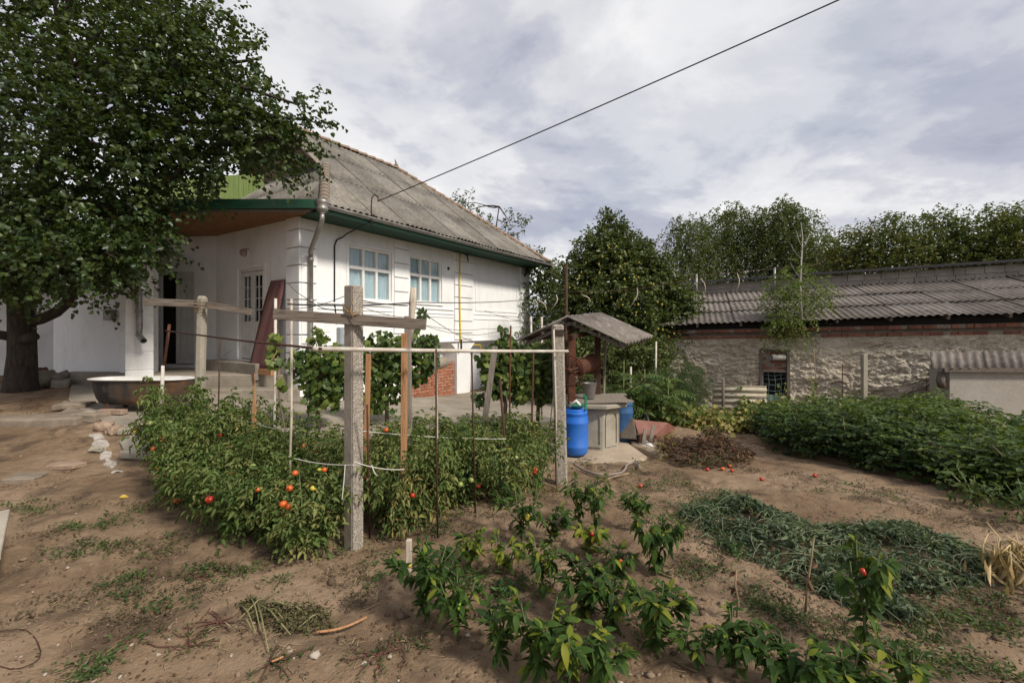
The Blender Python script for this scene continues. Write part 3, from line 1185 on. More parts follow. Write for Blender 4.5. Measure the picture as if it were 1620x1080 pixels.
# gable above the skirt, barge boards, ridge and hip tiles
m_ = MB()
m_.add([hs(1.32, 1.0, 5.5), hs(1.32, 5.0, 5.5), hs(1.32, 3, 7.12), hs(1.40, 1.0, 5.5), hs(1.40, 5.0, 5.5), hs(1.40, 3, 7.12)], [(0, 1, 2), (3, 5, 4), (0, 3, 4, 1), (1, 4, 5, 2), (2, 5, 3, 0)])
m_.obj('gable_infill', simple('brown gable boards', (.20, .13, .08), (.28, .19, .12), 5, .85, .3, .006), house)
for sg in (1, -1):
    MB().beam(hs(1.13, 3 - sg * 2.05, 5.48), hs(1.13, 3, 7.16), .05, .16, up=hdir(1, 0, 0)).obj('barge_board', woodd if sg < 0 else woodg, house)


def tiles(p, q, n, r0, name='ridge_tile', parent=house, mat=terra, fl=1.):
    p, q = Vector(p), Vector(q)
    ax = (q - p).normalized()
    sd_ = ax.cross(Vector((0, 0, 1))).normalized()
    up_ = sd_.cross(ax)
    ln = (q - p).length / n
    for i in range(n):
        a = p + (q - p) * (i / n)
        vs, fs = [], []
        for j, (tt, rr, lift) in enumerate(((0, r0 * (1 + .12 * fl), .02 * fl), (ln * 1.1, r0 * (1 - .08 * fl), .0))):
            for lay in (0, .014):
                for kk in range(7):
                    g = math.pi * (kk / 6) * 1.04 - .06
                    vs.append(a + ax * tt + sd_ * (math.cos(g) * (rr - lay)) + up_ * (math.sin(g) * (rr - lay) * .8 + lift))
        for kk in range(6):
            fs += [(kk, kk + 1, 14 + kk + 1, 14 + kk), (7 + kk + 1, 7 + kk, 21 + kk, 21 + kk + 1), (kk + 1, kk, 7 + kk, 7 + kk + 1), (14 + kk, 14 + kk + 1, 21 + kk + 1, 21 + kk)]
        MB().add(vs, fs).obj(name, mat, parent)


tiles(hs(5.45, 3, RZ), hs(1.15, 3, RZ), 13, .11)
tiles(hs(9.15, -.86, EZ + .04), hs(5.45, 3, RZ), 17, .11, 'hip_tile')
terra2 = simple('mossy hip tile', (.215, .16, .115), (.20, .175, .14), 7, .95, .5, .01)
tiles(hs(-.05, -.86, EZ + .05), hs(1.31, 1.02, 5.57), 12, .095, 'hip_tile', mat=terra2, fl=.45)
m_ = MB()
m_.tube([hs(5.42, 3, RZ + .05), hs(5.42, 3, RZ + .2), hs(5.36, 3.0, RZ + .32)], [.05, .035, .012], 8)
m_.lathe(hs(5.42, 3, RZ + .14), [(.02, -.06), (.075, 0), (.02, .06)], 8)
m_.obj('finial', concd, house)
# pale green boarding of the rear wing seen above the veranda roof
g0, g1 = (1.12, 3.42), (-.45, 6.82)
for k in range(26):
    f0, f1 = k / 26, (k + .93) / 26
    p0 = (g0[0] + (g1[0] - g0[0]) * f0, g0[1] + (g1[1] - g0[1]) * f0)
    p1 = (g0[0] + (g1[0] - g0[0]) * f1, g0[1] + (g1[1] - g0[1]) * f1)
    MB().prism([(hs(*p0, 0).x, hs(*p0, 0).y), (hs(*p1, 0).x, hs(*p1, 0).y), (hs(p1[0] + .03, p1[1] + .02, 0).x, hs(p1[0] + .03, p1[1] + .02, 0).y), (hs(p0[0] + .03, p0[1] + .02, 0).x, hs(p0[0] + .03, p0[1] + .02, 0).y)],
               4.09, 5.75).obj('green_board', greenb, house)
# soffit, fascia, gutter on the long side
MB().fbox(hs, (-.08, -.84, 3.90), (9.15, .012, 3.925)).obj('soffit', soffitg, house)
MB().fbox(hs, (-.10, -.885, 3.86), (9.19, -.842, 4.0)).obj('eave_board', green, house, .004)
MB().fbox(hs, (9.155, -.84, 3.905), (9.185, 6, 4.0)).obj('eave_board', green, house)


def gutter(p, q, r=.06):
    p, q = Vector(p), Vector(q)
    ax = (q - p).normalized()
    sd_ = ax.cross(Vector((0, 0, 1))).normalized()
    vs, fs = [], []
    for a in (p, q):
        for rr in (r, r - .008):
            for k in range(9):
                g = math.pi * k / 8
                vs.append(a + sd_ * (math.cos(g) * rr) - Vector((0, 0, math.sin(g) * rr)))
    for k in range(8):
        fs += [(k, k + 1, 18 + k + 1, 18 + k), (9 + k + 1, 9 + k, 27 + k, 27 + k + 1)]
    fs += [(0, 18, 27, 9), (8, 17, 35, 26)]
    return MB().add(vs, fs, True)


gt = gutter(hs(-.12, -.955, 3.985), hs(9.25, -.955, 3.965)).obj('gutter', zinc, house)
for k in range(1, 12):
    MB().tube([hs(k * .78, -.885, 4.0), hs(k * .78, -.95, 3.912), hs(k * .78, -1.02, 3.99)], .008, 5).obj('bracket', zinc, gt)


def hopper(p):
    return MB().lathe(p, [(.055, -.19), (.06, -.15), (.105, -.12), (.115, -.075), (.10, -.06), (.135, .0), (.14, .07), (.128, .075), (.12, .0)], 16, cap=False)


hop = hopper(hs(-.14, -.93, 4.0)).obj('gutter_hopper', zinc, house)
MB().tube([hs(-.14, -.93, 3.85), hs(-.14, -.93, 3.70), hs(.10, -.2, 3.2), hs(.16, -.12, 3.12), hs(.16, -.12, 1.6), hs(.16, -.12, -.1)], .048, 10).obj('downpipe', zinc, house)
for z in (3.05, 2.2, 1.25):
    MB().lathe(hs(.16, -.12, z), [(.054, -.03), (.058, -.02), (.058, .02), (.054, .03)], 12).obj('pipe_collar', zinc, house)
hopper(hs(9.28, -.95, 3.98)).obj('gutter_hopper', zinc, house)
MB().tube([hs(9.28, -.95, 3.82), hs(9.28, -.95, 3.62), hs(9.27, -.15, 3.05), hs(9.27, -.08, 2.9)], .045, 8).obj('downpipe', zinc, house)
# service hook and cable, gas pipe, meter, lamp, bolt
MB().tube([hs(1.0, -.97, 3.80), hs(1.0, -.97, 4.22), hs(1.0, -.99, 4.40), hs(1.05, -1.02, 4.47), hs(1.12, -1.04, 4.44), hs(1.13, -1.04, 4.36), hs(1.11, -1.04, 4.33)], .013, 7).obj('service_hook', rustd, house)
MB().tube([hs(1.02, -.95, 3.9), hs(.98, -.8, 3.85), hs(1.0, -.15, 3.72), hs(.98, -.05, 3.66), hs(.85, -.03, 3.58), hs(.80, -.02, 3.45), hs(.80, -.015, 2.2), hs(.86, -.015, 1.75)], .016, 7).obj('service_cable', cablem, house)
MB().tube([hs(5.02, -.10, 3.95), hs(5.02, -.10, 2.6), hs(5.06, -.09, 1.5), hs(5.06, -.09, 1.19)], .019, 7).obj('gas_pipe', yellow, house)
MB().tube([hs(5.2, .09, 1.12), hs(6.25, .09, 1.13), hs(6.3, .09, 1.1), hs(6.3, .09, .98)], .017, 7).obj('gas_pipe', yellow, house)
MB().tube([hs(5.07, -.11, 1.32), hs(5.07, -.11, 1.02)], .03, 8).obj('gas_valve', rustd, house)
mt = MB().fbox(hs, (.86, -.14, 1.28), (1.08, -.005, 1.66)).fbox(hs, (.90, -.12, 1.20), (1.04, -.01, 1.279)).obj('meter_box', greybox, house, .012)
MB().fbox(hs, (.94, -.145, 1.50), (1.03, -.139, 1.60)).obj('meter_window', simple('meter face', (.55, .56, .55), (.6, .6, .6), 3, .3, 0), mt)
MB().tube([hs(1.02, -.03, 1.25), hs(1.03, -.03, .9), hs(1.03, -.03, .0)], .012, 6).obj('meter_conduit', rustd, house)
MB().tube([hs(4.75, -.9 + .9, 3.95), hs(5.25, -.05, 3.9), hs(5.4, -.08, 3.86), hs(5.45, -.08, 3.68)], .018, 6).obj('cable_bracket', cablem, house)
MB().lathe(hs(4.62, -.001, 3.38), [(.05, 0), (.045, .04), (.02, .05)], 10, ax_f).obj('wall_bolt', rustd, house)
lm = MB().tube([hs(8.78, -.01, 3.55), hs(8.78, -.12, 3.62), hs(8.78, -.2, 3.8)], .03, 7).obj('side_lamp', cablem, house)
MB().lathe(hs(8.78, -.2, 3.72), [(.03, .1), (.09, .06), (.09, -.02), (.02, -.06)], 10).obj('lamp_shade', cablem, lm)
# brick infill in the first bay, and what lies on it
bw, bh = .252, .075
for r in range(11):
    for k in range(9):
        x0 = 3.02 + k * (bw + .012) + (r % 2) * .13 - .06
        z0 = -.30 + r * (bh + .013)
        x0, x1 = max(x0, 2.95), min(x0 + bw, 5.0)
        if x1 - x0 < .05 or (r > 8 and k < 5) or (r > 9 and k < 7):
            continue
        jit = rg.uniform(-.012, .012)
        MB().fbox(hs, (x0, .10 + jit, z0), (x1, .40, z0 + bh)).obj('brick', brickm, house)
MB().fbox(hs, (2.93, .13, -.3), (5.0, .41, .42)).obj('mortar', conc, house)
sack = MB()
sack.lathe(hs(4.35, .22, .66), [(.02, -.55), (.13, -.5), (.19, -.25), (.2, 0), (.18, .3), (.12, .5), (.03, .56)], 12, Matrix((Vector((0, 0, 1)), hdir(0, 1, 0), hdir(1, 0, 0))).transposed())
so = sack.obj('cement_sack', conc)
for v in so.data.vertices:
    v.co += Vector((0, 0, .05 * float(fbm(v.co.x, v.co.y, 5, 2, 5)) - .03 * (v.co.z > .7)))
p_ = hs(4.35, .22, .45)
rest(so, p_.x, p_.y, p_.z)
tag(so, 'slumped grey sack on top of the red brick infill', 'sack')

# rug leaning beside the double door, with a board at its foot
R0, R1 = hs(-.30, .46, .80), hs(-.02, .50, 2.66)
R2, R3 = hs(-.34, 1.28, .78), hs(-.02, .98, 2.66)
vs, fs, n_, k_ = [], [], 14, 8
for lay in (0, 1):
    for j in range(n_ + 1):
        for i in range(k_ + 1):
            a = R0.lerp(R1, j / n_)
            b = R2.lerp(R3, j / n_)
            p = a.lerp(b, i / k_) + hdir(-1, 0, 0) * (.012 * math.sin(i * 1.9 + j * .4) + .04 * math.sin(j / n_ * math.pi) + lay * .02)
            vs.append(p)
m0 = (n_ + 1) * (k_ + 1)
for j in range(n_):
    for i in range(k_):
        q = (j * (k_ + 1) + i, j * (k_ + 1) + i + 1, (j + 1) * (k_ + 1) + i + 1, (j + 1) * (k_ + 1) + i)
        fs += [q, tuple(m0 + x for x in q[::-1])]
for j in range(n_):
    for i in (0, k_):
        fs.append((j * (k_ + 1) + i, (j + 1) * (k_ + 1) + i, m0 + (j + 1) * (k_ + 1) + i, m0 + j * (k_ + 1) + i))
for i in range(k_):
    for j in (0, n_):
        fs.append((j * (k_ + 1) + i, j * (k_ + 1) + i + 1, m0 + j * (k_ + 1) + i + 1, m0 + j * (k_ + 1) + i))
ro = MB().add(vs, fs, True).obj('rug', mk_rug())
rest(ro, R0.x, R0.y, R0.z)
tag(ro, 'long maroon patterned rug leaning on the veranda wall', 'rug')
bo = MB().fbox(hs, (-.37, .42, .675), (-.31, 1.12, .795)).obj('board', woodo, None, .004)
rest(bo, *hs(-.34, .7, .675))
tag(bo, 'short orange brown board standing at the foot of the rug', 'board')

# ------------------------------------------------------------------ the low wing left of the veranda, behind the tree
wing = thing('outbuilding', 'low white outbuilding behind the apricot tree trunk', 'building', (-10.5, 10.4, .4))
lime = simple('shade grey lime wash', (.42, .41, .40), (.56, .55, .54), 1.2, .9, .4, .015)  # greyer copy of the white wash, tree shade put into its colour
MB().prism([(-10.36, 10.28), (-8.6, 10.2), (-9.6, 12), (-10.36, 12)], .1, 3.0).obj('wall', white, wing)
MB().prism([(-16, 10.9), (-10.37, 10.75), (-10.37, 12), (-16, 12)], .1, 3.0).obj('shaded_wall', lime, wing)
for z0, z1 in zip([.2, .9, 1.27, 1.65, 2.02, 2.4], [.9, 1.27, 1.65, 2.02, 2.4, 3.0]):
    MB().box((-8.28, 10.1, (z0 + z1) / 2), (.62, .3, z1 - z0 - .016)).obj('quoin_block', white, wing, .01)
MB().box((-8.28, 10.12, 1.6), (.60, .3, 2.8)).obj('pilaster', white, wing)
for k in range(7):
    sheet('roof_sheet', wing, roofb, Vector((-8.4 - (k + 1) * 1.05, 11.9, 3.75 + .01 * (k % 2))), (1, 0, 0), (0, -1, -.36), 1.1, 2.15, seg=6)
MB().beam((-15.5, 10.02, 2.99), (-8.3, 9.98, 2.99), .04, .16).obj('eave_board', green, wing)
vb = MB().box((-8.95, 10.12, 1.92), (.19, .14, .2)).obj('vent_box', zinc, wing, .01)
MB().box((-8.95, 10.11, 2.04), (.22, .17, .03)).obj('vent_cap', zinc, vb)
x0, y0 = pilF(.13, -.07, 0).x, pilF(.13, -.07, 0).y
q0 = pilF(-.02, -.08, 2.5)
q1 = pilF(.0, -.08, 1.66)
MB().tube([q0 + Vector((.03, 0, .9)), q0, q1, q1 + Vector((.02, -.04, -.16)), q1 + Vector((.20, -.14, -.28))], .055, 12, cap=False).obj('downpipe', zinc, house)
for f in (.25, .62):
    q = q0.lerp(q1, f)
    MB().lathe(q, [(.058, -.03), (.066, -.02), (.066, .02), (.058, .03)], 12, cap=False).obj('pipe_collar', zinc, house)

# ------------------------------------------------------------------ the barn on the right
BL = Vector((3.89, 12.21))
BU = Vector((.9290, -.3700)).normalized()
BV = Vector((-BU.y, BU.x))
if BV.y < 0:
    BV = -BV


def bf(u, v, z):
    p = BL + BU * u + BV * v
    return Vector((p.x, p.y, z))


barn = thing('barn', 'long low barn with crumbling clay wall and brown corrugated roof', 'barn', bf(0, 0, -.5))
cz = lambda u: 1.345 + .024 * u                       # underside of the brick cornice
BLEN = 10.4
clay = M('crumbling clay plaster', (.36, .31, .24), .95, 0, .1)
c = clay.ramp(clay.noise(1.3, 7, .65), [(.3, (.34, .285, .215)), (.5, (.45, .392, .31)), (.7, (.55, .495, .41))])
c = clay.mix(.45, c, clay.ramp(clay.noise(11, 6, .75), [(.3, .62), (.6, 1.1)]), 'MULTIPLY')
clay.col(c)
clay.bump(clay.math('ADD', clay.noise(16, 7, .72), clay.math('MULTIPLY', clay.noise(60, 4, .6), .3)), .7, .03)
clay = clay.m
nu, nz = 720, 150
uu, zz = np.meshgrid(np.linspace(0, BLEN, nu), np.linspace(0, 1, nz))
WZ0 = -.75
Zw = WZ0 + zz * (cz(uu) + .02 - WZ0)
sk = uu * 1.0 + Zw * .9                                # the flaking runs down to the right
r1 = np.abs(fbm(sk * 1.0, Zw * 1.9 - uu * .35, 1.7, 4, 3, .55))
r2 = np.abs(fbm(uu + .35 * fbm(uu, Zw, 1.4, 2, 8), Zw * 1.7 - uu * .45, 3.6, 4, 12, .6))
r3 = np.abs(fbm(uu * .8 + .25 * fbm(uu, Zw, 2.4, 2, 18), Zw * 2.4 - uu * .5, 6.5, 3, 22, .6))
strat = fbm(uu * .7, Zw * 2.6 - uu * .55, 2.6, 4, 41, .6)
D = .022 * np.exp(-(r2 / .03) ** 2) + .028 * np.exp(-(r1 / .03) ** 2) + .014 * np.exp(-(r3 / .03) ** 2) - .05 * fbm(uu, Zw, 1.1, 3, 5) - .04 * np.floor(strat * 4) / 4 - .06 * fbm(uu + .5 * Zw, Zw * 1.6 - uu * .4, 5.5, 5, 6, .62)
gate = np.clip(.8 + 1.4 * fbm(uu, Zw, .55, 2, 31), .3, 1.1)
D = D * gate
edge = np.clip(np.minimum(uu / .1, (cz(uu) - Zw) / .06), 0, 1)
D *= edge
V = np.stack([BL.x + BU.x * uu + BV.x * D, BL.y + BU.y * uu + BV.y * D, Zw], -1)
WU0, WU1, WZA, WZB = 2.45, 3.07, -.14, 1.13
ii = (np.arange(nz - 1)[:, None] * nu + np.arange(nu - 1)[None])
cu_, cz_ = (uu[:-1, :-1] + uu[1:, 1:]) / 2, (Zw[:-1, :-1] + Zw[1:, 1:]) / 2
keep = ~((cu_ > WU0) & (cu_ < WU1) & (cz_ > WZA) & (cz_ < WZB))
ii = ii[keep]
wobj('clay_wall', V.reshape(-1, 3), np.stack([ii, ii + 1, ii + nu + 1, ii + nu], 1), clay, barn, smooth=True)
MB().fbox(bf, (.02, .27, -.75), (BLEN, .5, 1.3)).obj('dark_interior', dark, barn)  # near-black sheet: darkness behind the vent opening is painted
MB().fbox(lambda a, b, z: bf(a, b, z + .032 * a), (.02, 2.7, -.75), (BLEN, 2.9, 2.48)).obj('back_wall', dark, barn)
MB().fbox(bf, (-.0, .05, -.75), (.03, 3.0, 1.3)).obj('end_wall', clay, barn)
m_ = MB()
m_.fbox(bf, (WU0 - .02, -.015, WZA), (WU0 + .05, .26, WZB))
m_.fbox(bf, (WU1 - .05, -.015, WZA), (WU1 + .02, .26, WZB))
m_.fbox(bf, (WU0 + .05, -.01, WZB - .05), (WU1 - .05, .26, WZB))
m_.fbox(bf, (WU0 + .05, .0, .56), (WU1 - .05, .2, .62))
m_.fbox(bf, (WU0 - .04, -.04, WZA - .05), (WU1 + .04, .26, WZA - .002))
bw_ = m_.obj('vent_window', woodd, barn, .006)
for r in range(6):
    for k in range(3):
        x0 = WU0 + .055 + k * .172 - (r % 2) * .08
        x1 = min(x0 + .16, WU1 - .052)
        x0 = max(x0, WU0 + .052)
        if x1 - x0 > .03:
            MB().fbox(bf, (x0, .06 + rg.uniform(0, .02), .63 + r * .075), (x1, .2, .63 + r * .075 + .063)).obj('brick', brickd, bw_)
MB().fbox(bf, (WU0 + .05, .075, .622), (WU1 - .05, .21, 1.079)).obj('mortar', concd, bw_)
m_ = MB()
for z in (.12, .27, .40, .5):
    m_.tube([bf(WU0 + .05, .07, z), bf(WU0 + .3, .06, z - .03), bf(WU1 - .05, .07, z + .02)], .005, 4)
for x in (.18, .32, .45):
    m_.tube([bf(WU0 + x, .075, WZA), bf(WU0 + x + .02, .06, .3), bf(WU0 + x, .075, .56)], .005, 4)
m_.fbox(bf, (WU0 + .05, .08, WZA), (WU0 + .08, .12, .558)).fbox(bf, (WU0 + .081, .08, WZA), (WU1 - .051, .1, WZA + .14))
m_.obj('net_frame', simple('blue green netting frame', (.16, .26, .26), (.24, .33, .32), 9, .8, 0), bw_)
axp = Matrix((Vector((0, 0, 1)), Vector((BV.x, BV.y, 0)), Vector((BU.x, BU.y, 0)))).transposed()
pd = (-Vector((BV.x, BV.y, 0)) * .45 - Vector((BU.x, BU.y, 0)) * .9).normalized()
q = bf(2.98, .05, .93)
mbp = MB()
mbp.tube([q, q + pd * .34], .07, 14, cap=False).tube([q + pd * .341, q + pd * .0], .058, 14, cap=False)
mbp.obj('vent_pipe', simple('old white pipe', (.48, .46, .42), (.35, .33, .29), 8, .6, .2), barn)
MB().tube([q + pd * .05, q + pd * .06], .057, 14).obj('pipe_inside', dark, barn)
# two brick courses of the cornice with a hollow course between
for row, (dz, hgt, dp) in enumerate(((0, .068, -.03), (.077, .066, .05), (.152, .078, -.075))):
    k = 0
    u = .0
    while u < BLEN - .1:
        ln = .125 if rg.random() < .7 else .25
        if row != 1 and rg.random() > .09:
            z0 = cz(u) + dz + rg.uniform(-.006, .006)
            j = rg.uniform(-.022, .02)
            MB().fbox(lambda a, b, z, u=u: bf(a, b, z + .024 * (a - u)), (u, dp + j, z0), (u + ln - .011, .24, z0 + hgt)).obj('brick', brickd, barn)
        u += ln
m_ = MB()
for dz, hgt, dp in ((-.002, .078, -.005), (.079, .07, .06), (.150, .085, -.045)):
    m_.fbox(lambda a, b, z: bf(a, b, z + .024 * a), (.015, dp, 1.345 + dz), (BLEN, .26, 1.345 + dz + hgt))
m_.obj('mortar', simple('sooty mortar', (.16, .125, .10), (.24, .20, .16), 12, .95, .5), barn)
MB().fbox(lambda a, b, z: bf(a, b, z + .024 * a), (.02, .02, 1.585), (BLEN, .2, 1.74)).obj('eave_shadow_strip', dark, barn)  # near-black strip painting the shadow gap under the eave
# roof: rows of sheets, each row lapped over the one below
ez = lambda u: 1.765 + .032 * u
rs = .29
for ri, (v0, v1) in enumerate(((-.28, .92), (.80, 2.0), (1.88, 3.12))):
    for ci in range(10):
        u0 = -.35 + ci * 1.11
        dz = rg.uniform(-.012, .014)
        P0 = bf(u0, v1, ez(u0) + rs * v1 + .028 * (1 - ri) * 0 + dz + .03 + .013 * ri)
        U = Vector((BU.x, BU.y, .032 + rg.uniform(-.006, .006)))
        Vv = Vector((-BV.x, -BV.y, -rs + .018 + rg.uniform(-.004, .004)))
        sheet('roof_sheet', barn, roofb, P0, U, Vv, 1.17, (v1 - v0) * 1.045, pitch=.14, amp=.017, phase=rg.random() * .5)
for ci in range(11):
    MB().beam(bf(ci * 1.0, -.24, ez(ci) - .09), bf(ci * 1.0, 3.1, ez(ci) + rs * 3.1 - .09), .05, .08).obj('rafter', woodd, barn)
for u, v, a in ((2.35, .35, .15), (2.5, 1.1, -.1), (4.0, 2.75, .2), (1.9, 1.6, .1)):
    z = ez(u) + rs * v + .075
    MB().beam(bf(u, v, z), bf(u + .55, v + .05 + a * .3, z + .02 + .03 * a), .07, .012).obj('loose_strip', whitepipe, barn)
# upper wall of grey blocks behind the roof, with its thin dark roof
ub = 3.14
for r in range(3):
    u = -.6 - (r % 2) * .2
    while u < BLEN + .5:
        ln = .40 if rg.random() < .8 else .24
        z0 = ez(u) + rs * ub - .22 + r * .2
        MB().fbox(bf, (u, ub + rg.uniform(-.012, .012), z0), (u + ln - .012, ub + .2, z0 + .188)).obj('block', blockm, barn)
        u += ln
MB().fbox(lambda a, b, z: bf(a, b, z + .032 * a), (-.6, ub + .03, 1.765 + rs * ub - .3), (BLEN + .5, ub + .19, 1.765 + rs * ub + .37)).obj('mortar', concd, barn)
for ci in range(11):
    u0 = -.8 + ci * 1.1
    P0 = bf(u0, ub + 2.2, ez(u0) + rs * ub + .43 + .28)
    sheet('upper_roof_sheet', barn, simple('black roof sheet', (.022, .02, .02), (.04, .036, .035), 5, .95, .2, spec=.05) if ci == 0 else bpy.data.materials['black roof sheet'],
          P0, Vector((BU.x, BU.y, .032)), Vector((-BV.x, -BV.y, -.13)), 1.15, 2.42, amp=.016)
for u, v, h, r, name in ((1.0, 2.9, .75, .032, 'flue_pipe'), (3.2, 3.0, .75, .03, 'flue_pipe')):
    z = ez(u) + rs * v
    MB().tube([bf(u, v, z - .1), bf(u, v, z + h)], r, 10).obj(name, zinc, barn)

# ------------------------------------------------------------------ the small shed at the right edge
shed = thing('shed', 'small grey rendered lean-to shed with a corrugated roof edge', 'shed', (8.7, 8.9, -.45))
render = mk_concrete('smooth grey render', (.30, .275, .235), (.36, .335, .295), 1.6, .25)
MB().prism([(8.58, 8.92), (13.2, 8.5), (13.2, 9.0), (9.2, 9.9), (8.62, 9.4)], -.6, .90).obj('wall', render, shed)
MB().beam((8.4, 8.86, .83), (13.2, 8.43, .83), .05, .08).obj('eave_beam', woodd, shed)
MB().tube([Vector((8.5, 9.0, .75)), Vector((8.42, 8.95, .6)), Vector((8.5, 9.0, .5))], .07, 8).obj('rafter_end', woodd, shed)
for ci in range(5):
    sheet('roof_sheet', shed, roofb, Vector((8.34 + ci * 1.0, 9.08 - ci * .06, 1.17 + .012 * (ci % 2))), (1, -.06, 0), (-.28, -.34, -.46), 1.05, .45, pitch=.165, amp=.03, phase=rg.random())

# concrete post and rods standing in front of the barn wall
def stake(name, pts, r, mat, label, cat='stake', n=7, group=None):
    o = MB().tube(pts, r, n).obj(name, mat)
    rest(o, *pts[0])
    return tag(o, label, cat, group)


def sq(name, p, q, w_, mat, label, cat, wy=None, bev=.006, group=None, tip=None):
    o = MB().beam(p, q, w_, wy or w_).obj(name, mat, None, bev)
    rest(o, *p)
    return tag(o, label, cat, group)


gz_ = lambda x, y: tzf(x, y)
p = pt(1367, 560, 9.9)
sq('concrete_post', on(p.x, p.y, -.1), p, .095, concw, 'pale square concrete post in front of the clay barn wall', 'post')
p = pt(1333, 575, 9.8)
stake('iron_rod', [on(p.x, p.y, -.1), p], .009, rustd, 'thin rusty rod left of the concrete post by the barn', 'rod')
p = pt(1466, 600, 9.2)
stake('iron_rod', [on(p.x, p.y, -.1), p], .009, rustd, 'thin rusty rod near the shed corner by the barn', 'rod')
p = pt(1287, 553, 9.9)
stake('dry_stalk', [on(p.x + .12, p.y, -.05), pt(1291, 600, 9.9), p], .008, stemb, 'pale dry stalk standing right of the barn vent window', 'stalk')

# corrugated sheet set on edge as a fence, ribs level
cs = mk_asbestos('cream corrugated sheet', ((.42, .36, .27), (.52, .46, .36), (.60, .55, .45)), (.36, .30, .2))
shf = sheet('corrugated_sheet', None, cs, Vector((4.30, 9.75, .42)), (0, .04, -1), (1, -.1, 0), .95, 1.1, pitch=.125, amp=.022)
rest(shf, 4.6, 9.7, -.45)
tag(shf, 'cream corrugated sheet set on edge among yellowing vines', 'sheet')
p = pt(1144, 600, 9.6)
stake('wooden_stake', [on(p.x, p.y, -.1), p], .03, woodd, 'short dark stake beside the cream corrugated sheet', 'stake')

# ------------------------------------------------------------------ the well
WX, WY = 1.24, 6.95
wzb = tzf(WX, WY)
well = thing('well', 'octagonal concrete well with rusty winch under a corrugated hood', 'well', (WX, WY, wzb))
RW = .40
oct_ = lambda r, a0=.2: [(WX + r * math.cos(a0 + k * math.pi / 4), WY + r * math.sin(a0 + k * math.pi / 4)) for k in range(8)]
body = MB().prism(oct_(RW), wzb - .3, .47).obj('well_body', concw, well, .012)
for k in range(8):
    a, b = [Vector(q) for q in (oct_(RW)[k], oct_(RW)[(k + 1) % 8])]
    nn = ((a + b) / 2 - Vector((WX, WY))).normalized()
    if nn.y > .35:
        continue
    pf = lambda x, y, z: Vector((a.x + (b.x - a.x) * x + nn.x * y, a.y + (b.y - a.y) * x + nn.y * y, z))
    m_ = MB()                                         # raised border with an arched top on each face
    z0, z1 = wzb + .12, .30
    m_.fbox(pf, (.10, -.01, z0), (.17, .016, z1))
    m_.fbox(pf, (.83, -.01, z0), (.90, .016, z1))
    m_.fbox(pf, (.17, -.01, z0), (.83, .016, z0 + .035))
    for i in range(8):
        g0, g1 = math.pi * i / 8, math.pi * (i + 1) / 8
        r0, r1 = .33, .40
        q = [(.5 - r0 * math.cos(g0), z1 + r0 * .33 * math.sin(g0)), (.5 - r1 * math.cos(g0), z1 + r1 * .33 * math.sin(g0)),
             (.5 - r1 * math.cos(g1), z1 + r1 * .33 * math.sin(g1)), (.5 - r0 * math.cos(g1), z1 + r0 * .33 * math.sin(g1))]
        m_.hexa([pf(x, -.01, z) for x, z in q] + [pf(x, .016, z) for x, z in q])
    m_.obj('face_border', concw, well)
lid = MB().prism(oct_(.53, .2), .472, .535).obj('lid_slab', concw, well, .012)
for k in range(6):
    y = WY - .36 + k * .135
    x0, x1 = WX - .42 + .03 * rg.random(), WX + .47 + .12 * rg.random()
    MB().beam((x0, y, .55 + .006 * (k % 3)), (x1, y + .05 * rg.uniform(-1, 1), .555 + .02 * rg.random()), .12, .022, up=(0, 0, 1)).obj('plank', woodg, well, .004)
sandc = mk_concrete('sandy concrete', (.30, .235, .165), (.43, .35, .265), 2.6)
# apron of cracked concrete
def apron(poly, z, name, th=.22, tilt=(0, 0)):
    m_ = MB()
    m_.prism(poly, lambda x, y: wzb - .3, lambda x, y: z + tilt[0] * (x - WX) + tilt[1] * (y - WY))
    o = m_.obj(name, sandc, well, .03)
    return o
apr = []
for k in range(11):
    g = math.radians(165 + k * 15.5)
    apr.append((WX + .02 + .98 * math.cos(g) * (1.0 if k < 7 else .86), WY + .92 * math.sin(g)))
apron([(x, y) for x, y in apr] + [(WX + .55, WY + .2), (WX - .7, WY + .4)], wzb + .085, 'apron_slab', tilt=(-.02, .04))
apron([(WX + .84, WY - .46), (WX + 1.02, WY - .44), (WX + 1.16, WY - .22), (WX + .98, WY + .22), (WX + .66, WY + .34), (WX + .58, WY + .0)], wzb + .15, 'apron_slab', tilt=(-.08, .05))
# rusty posts, winch drum, flywheel
fp = pt(904, 582, 6.62)
MB().box((fp.x, 6.62, (.53 + 1.53) / 2), (.105, .085, 1.0)).obj('front_post', rust, well, .006)
MB().box((1.365, 7.28, (.53 + 1.62) / 2), (.09, .09, 1.1)).obj('rear_post', rustd, well, .006)
MB().beam((fp.x - .02, 6.55, 1.50), (1.40, 7.4, 1.58), .06, .06).obj('tie_beam', rustd, well)
A0, A1 = Vector((fp.x, 6.50, 1.035)), Vector((1.40, 7.36, 1.10))
axd = (A1 - A0).normalized()
xx = axd.cross(Vector((0, 0, 1))).normalized()
axm = Matrix((xx, axd.cross(xx) * -1, axd)).transposed()
if axm.determinant() < 0:
    axm = Matrix((xx, axd.cross(xx), axd)).transposed()
MB().tube([A0 - axd * .12, A1 + axd * .05], .018, 8).obj('axle', rustd, well)
MB().lathe(A0 + axd * .17, [(.03, 0), (.115, .0), (.12, .02), (.125, .3), (.12, .56), (.15, .57), (.15, .60), (.03, .61)], 18, axm).obj('winch_drum', rust, well)
m_ = MB()
ring = []
for k in range(25):
    g = 2 * math.pi * k / 24
    ring.append(A0 - axd * .10 + xx * (math.cos(g) * .215) + axm @ Vector((0, math.sin(g) * .215, 0)))
m_.tube(ring, .011, 6, cap=False)
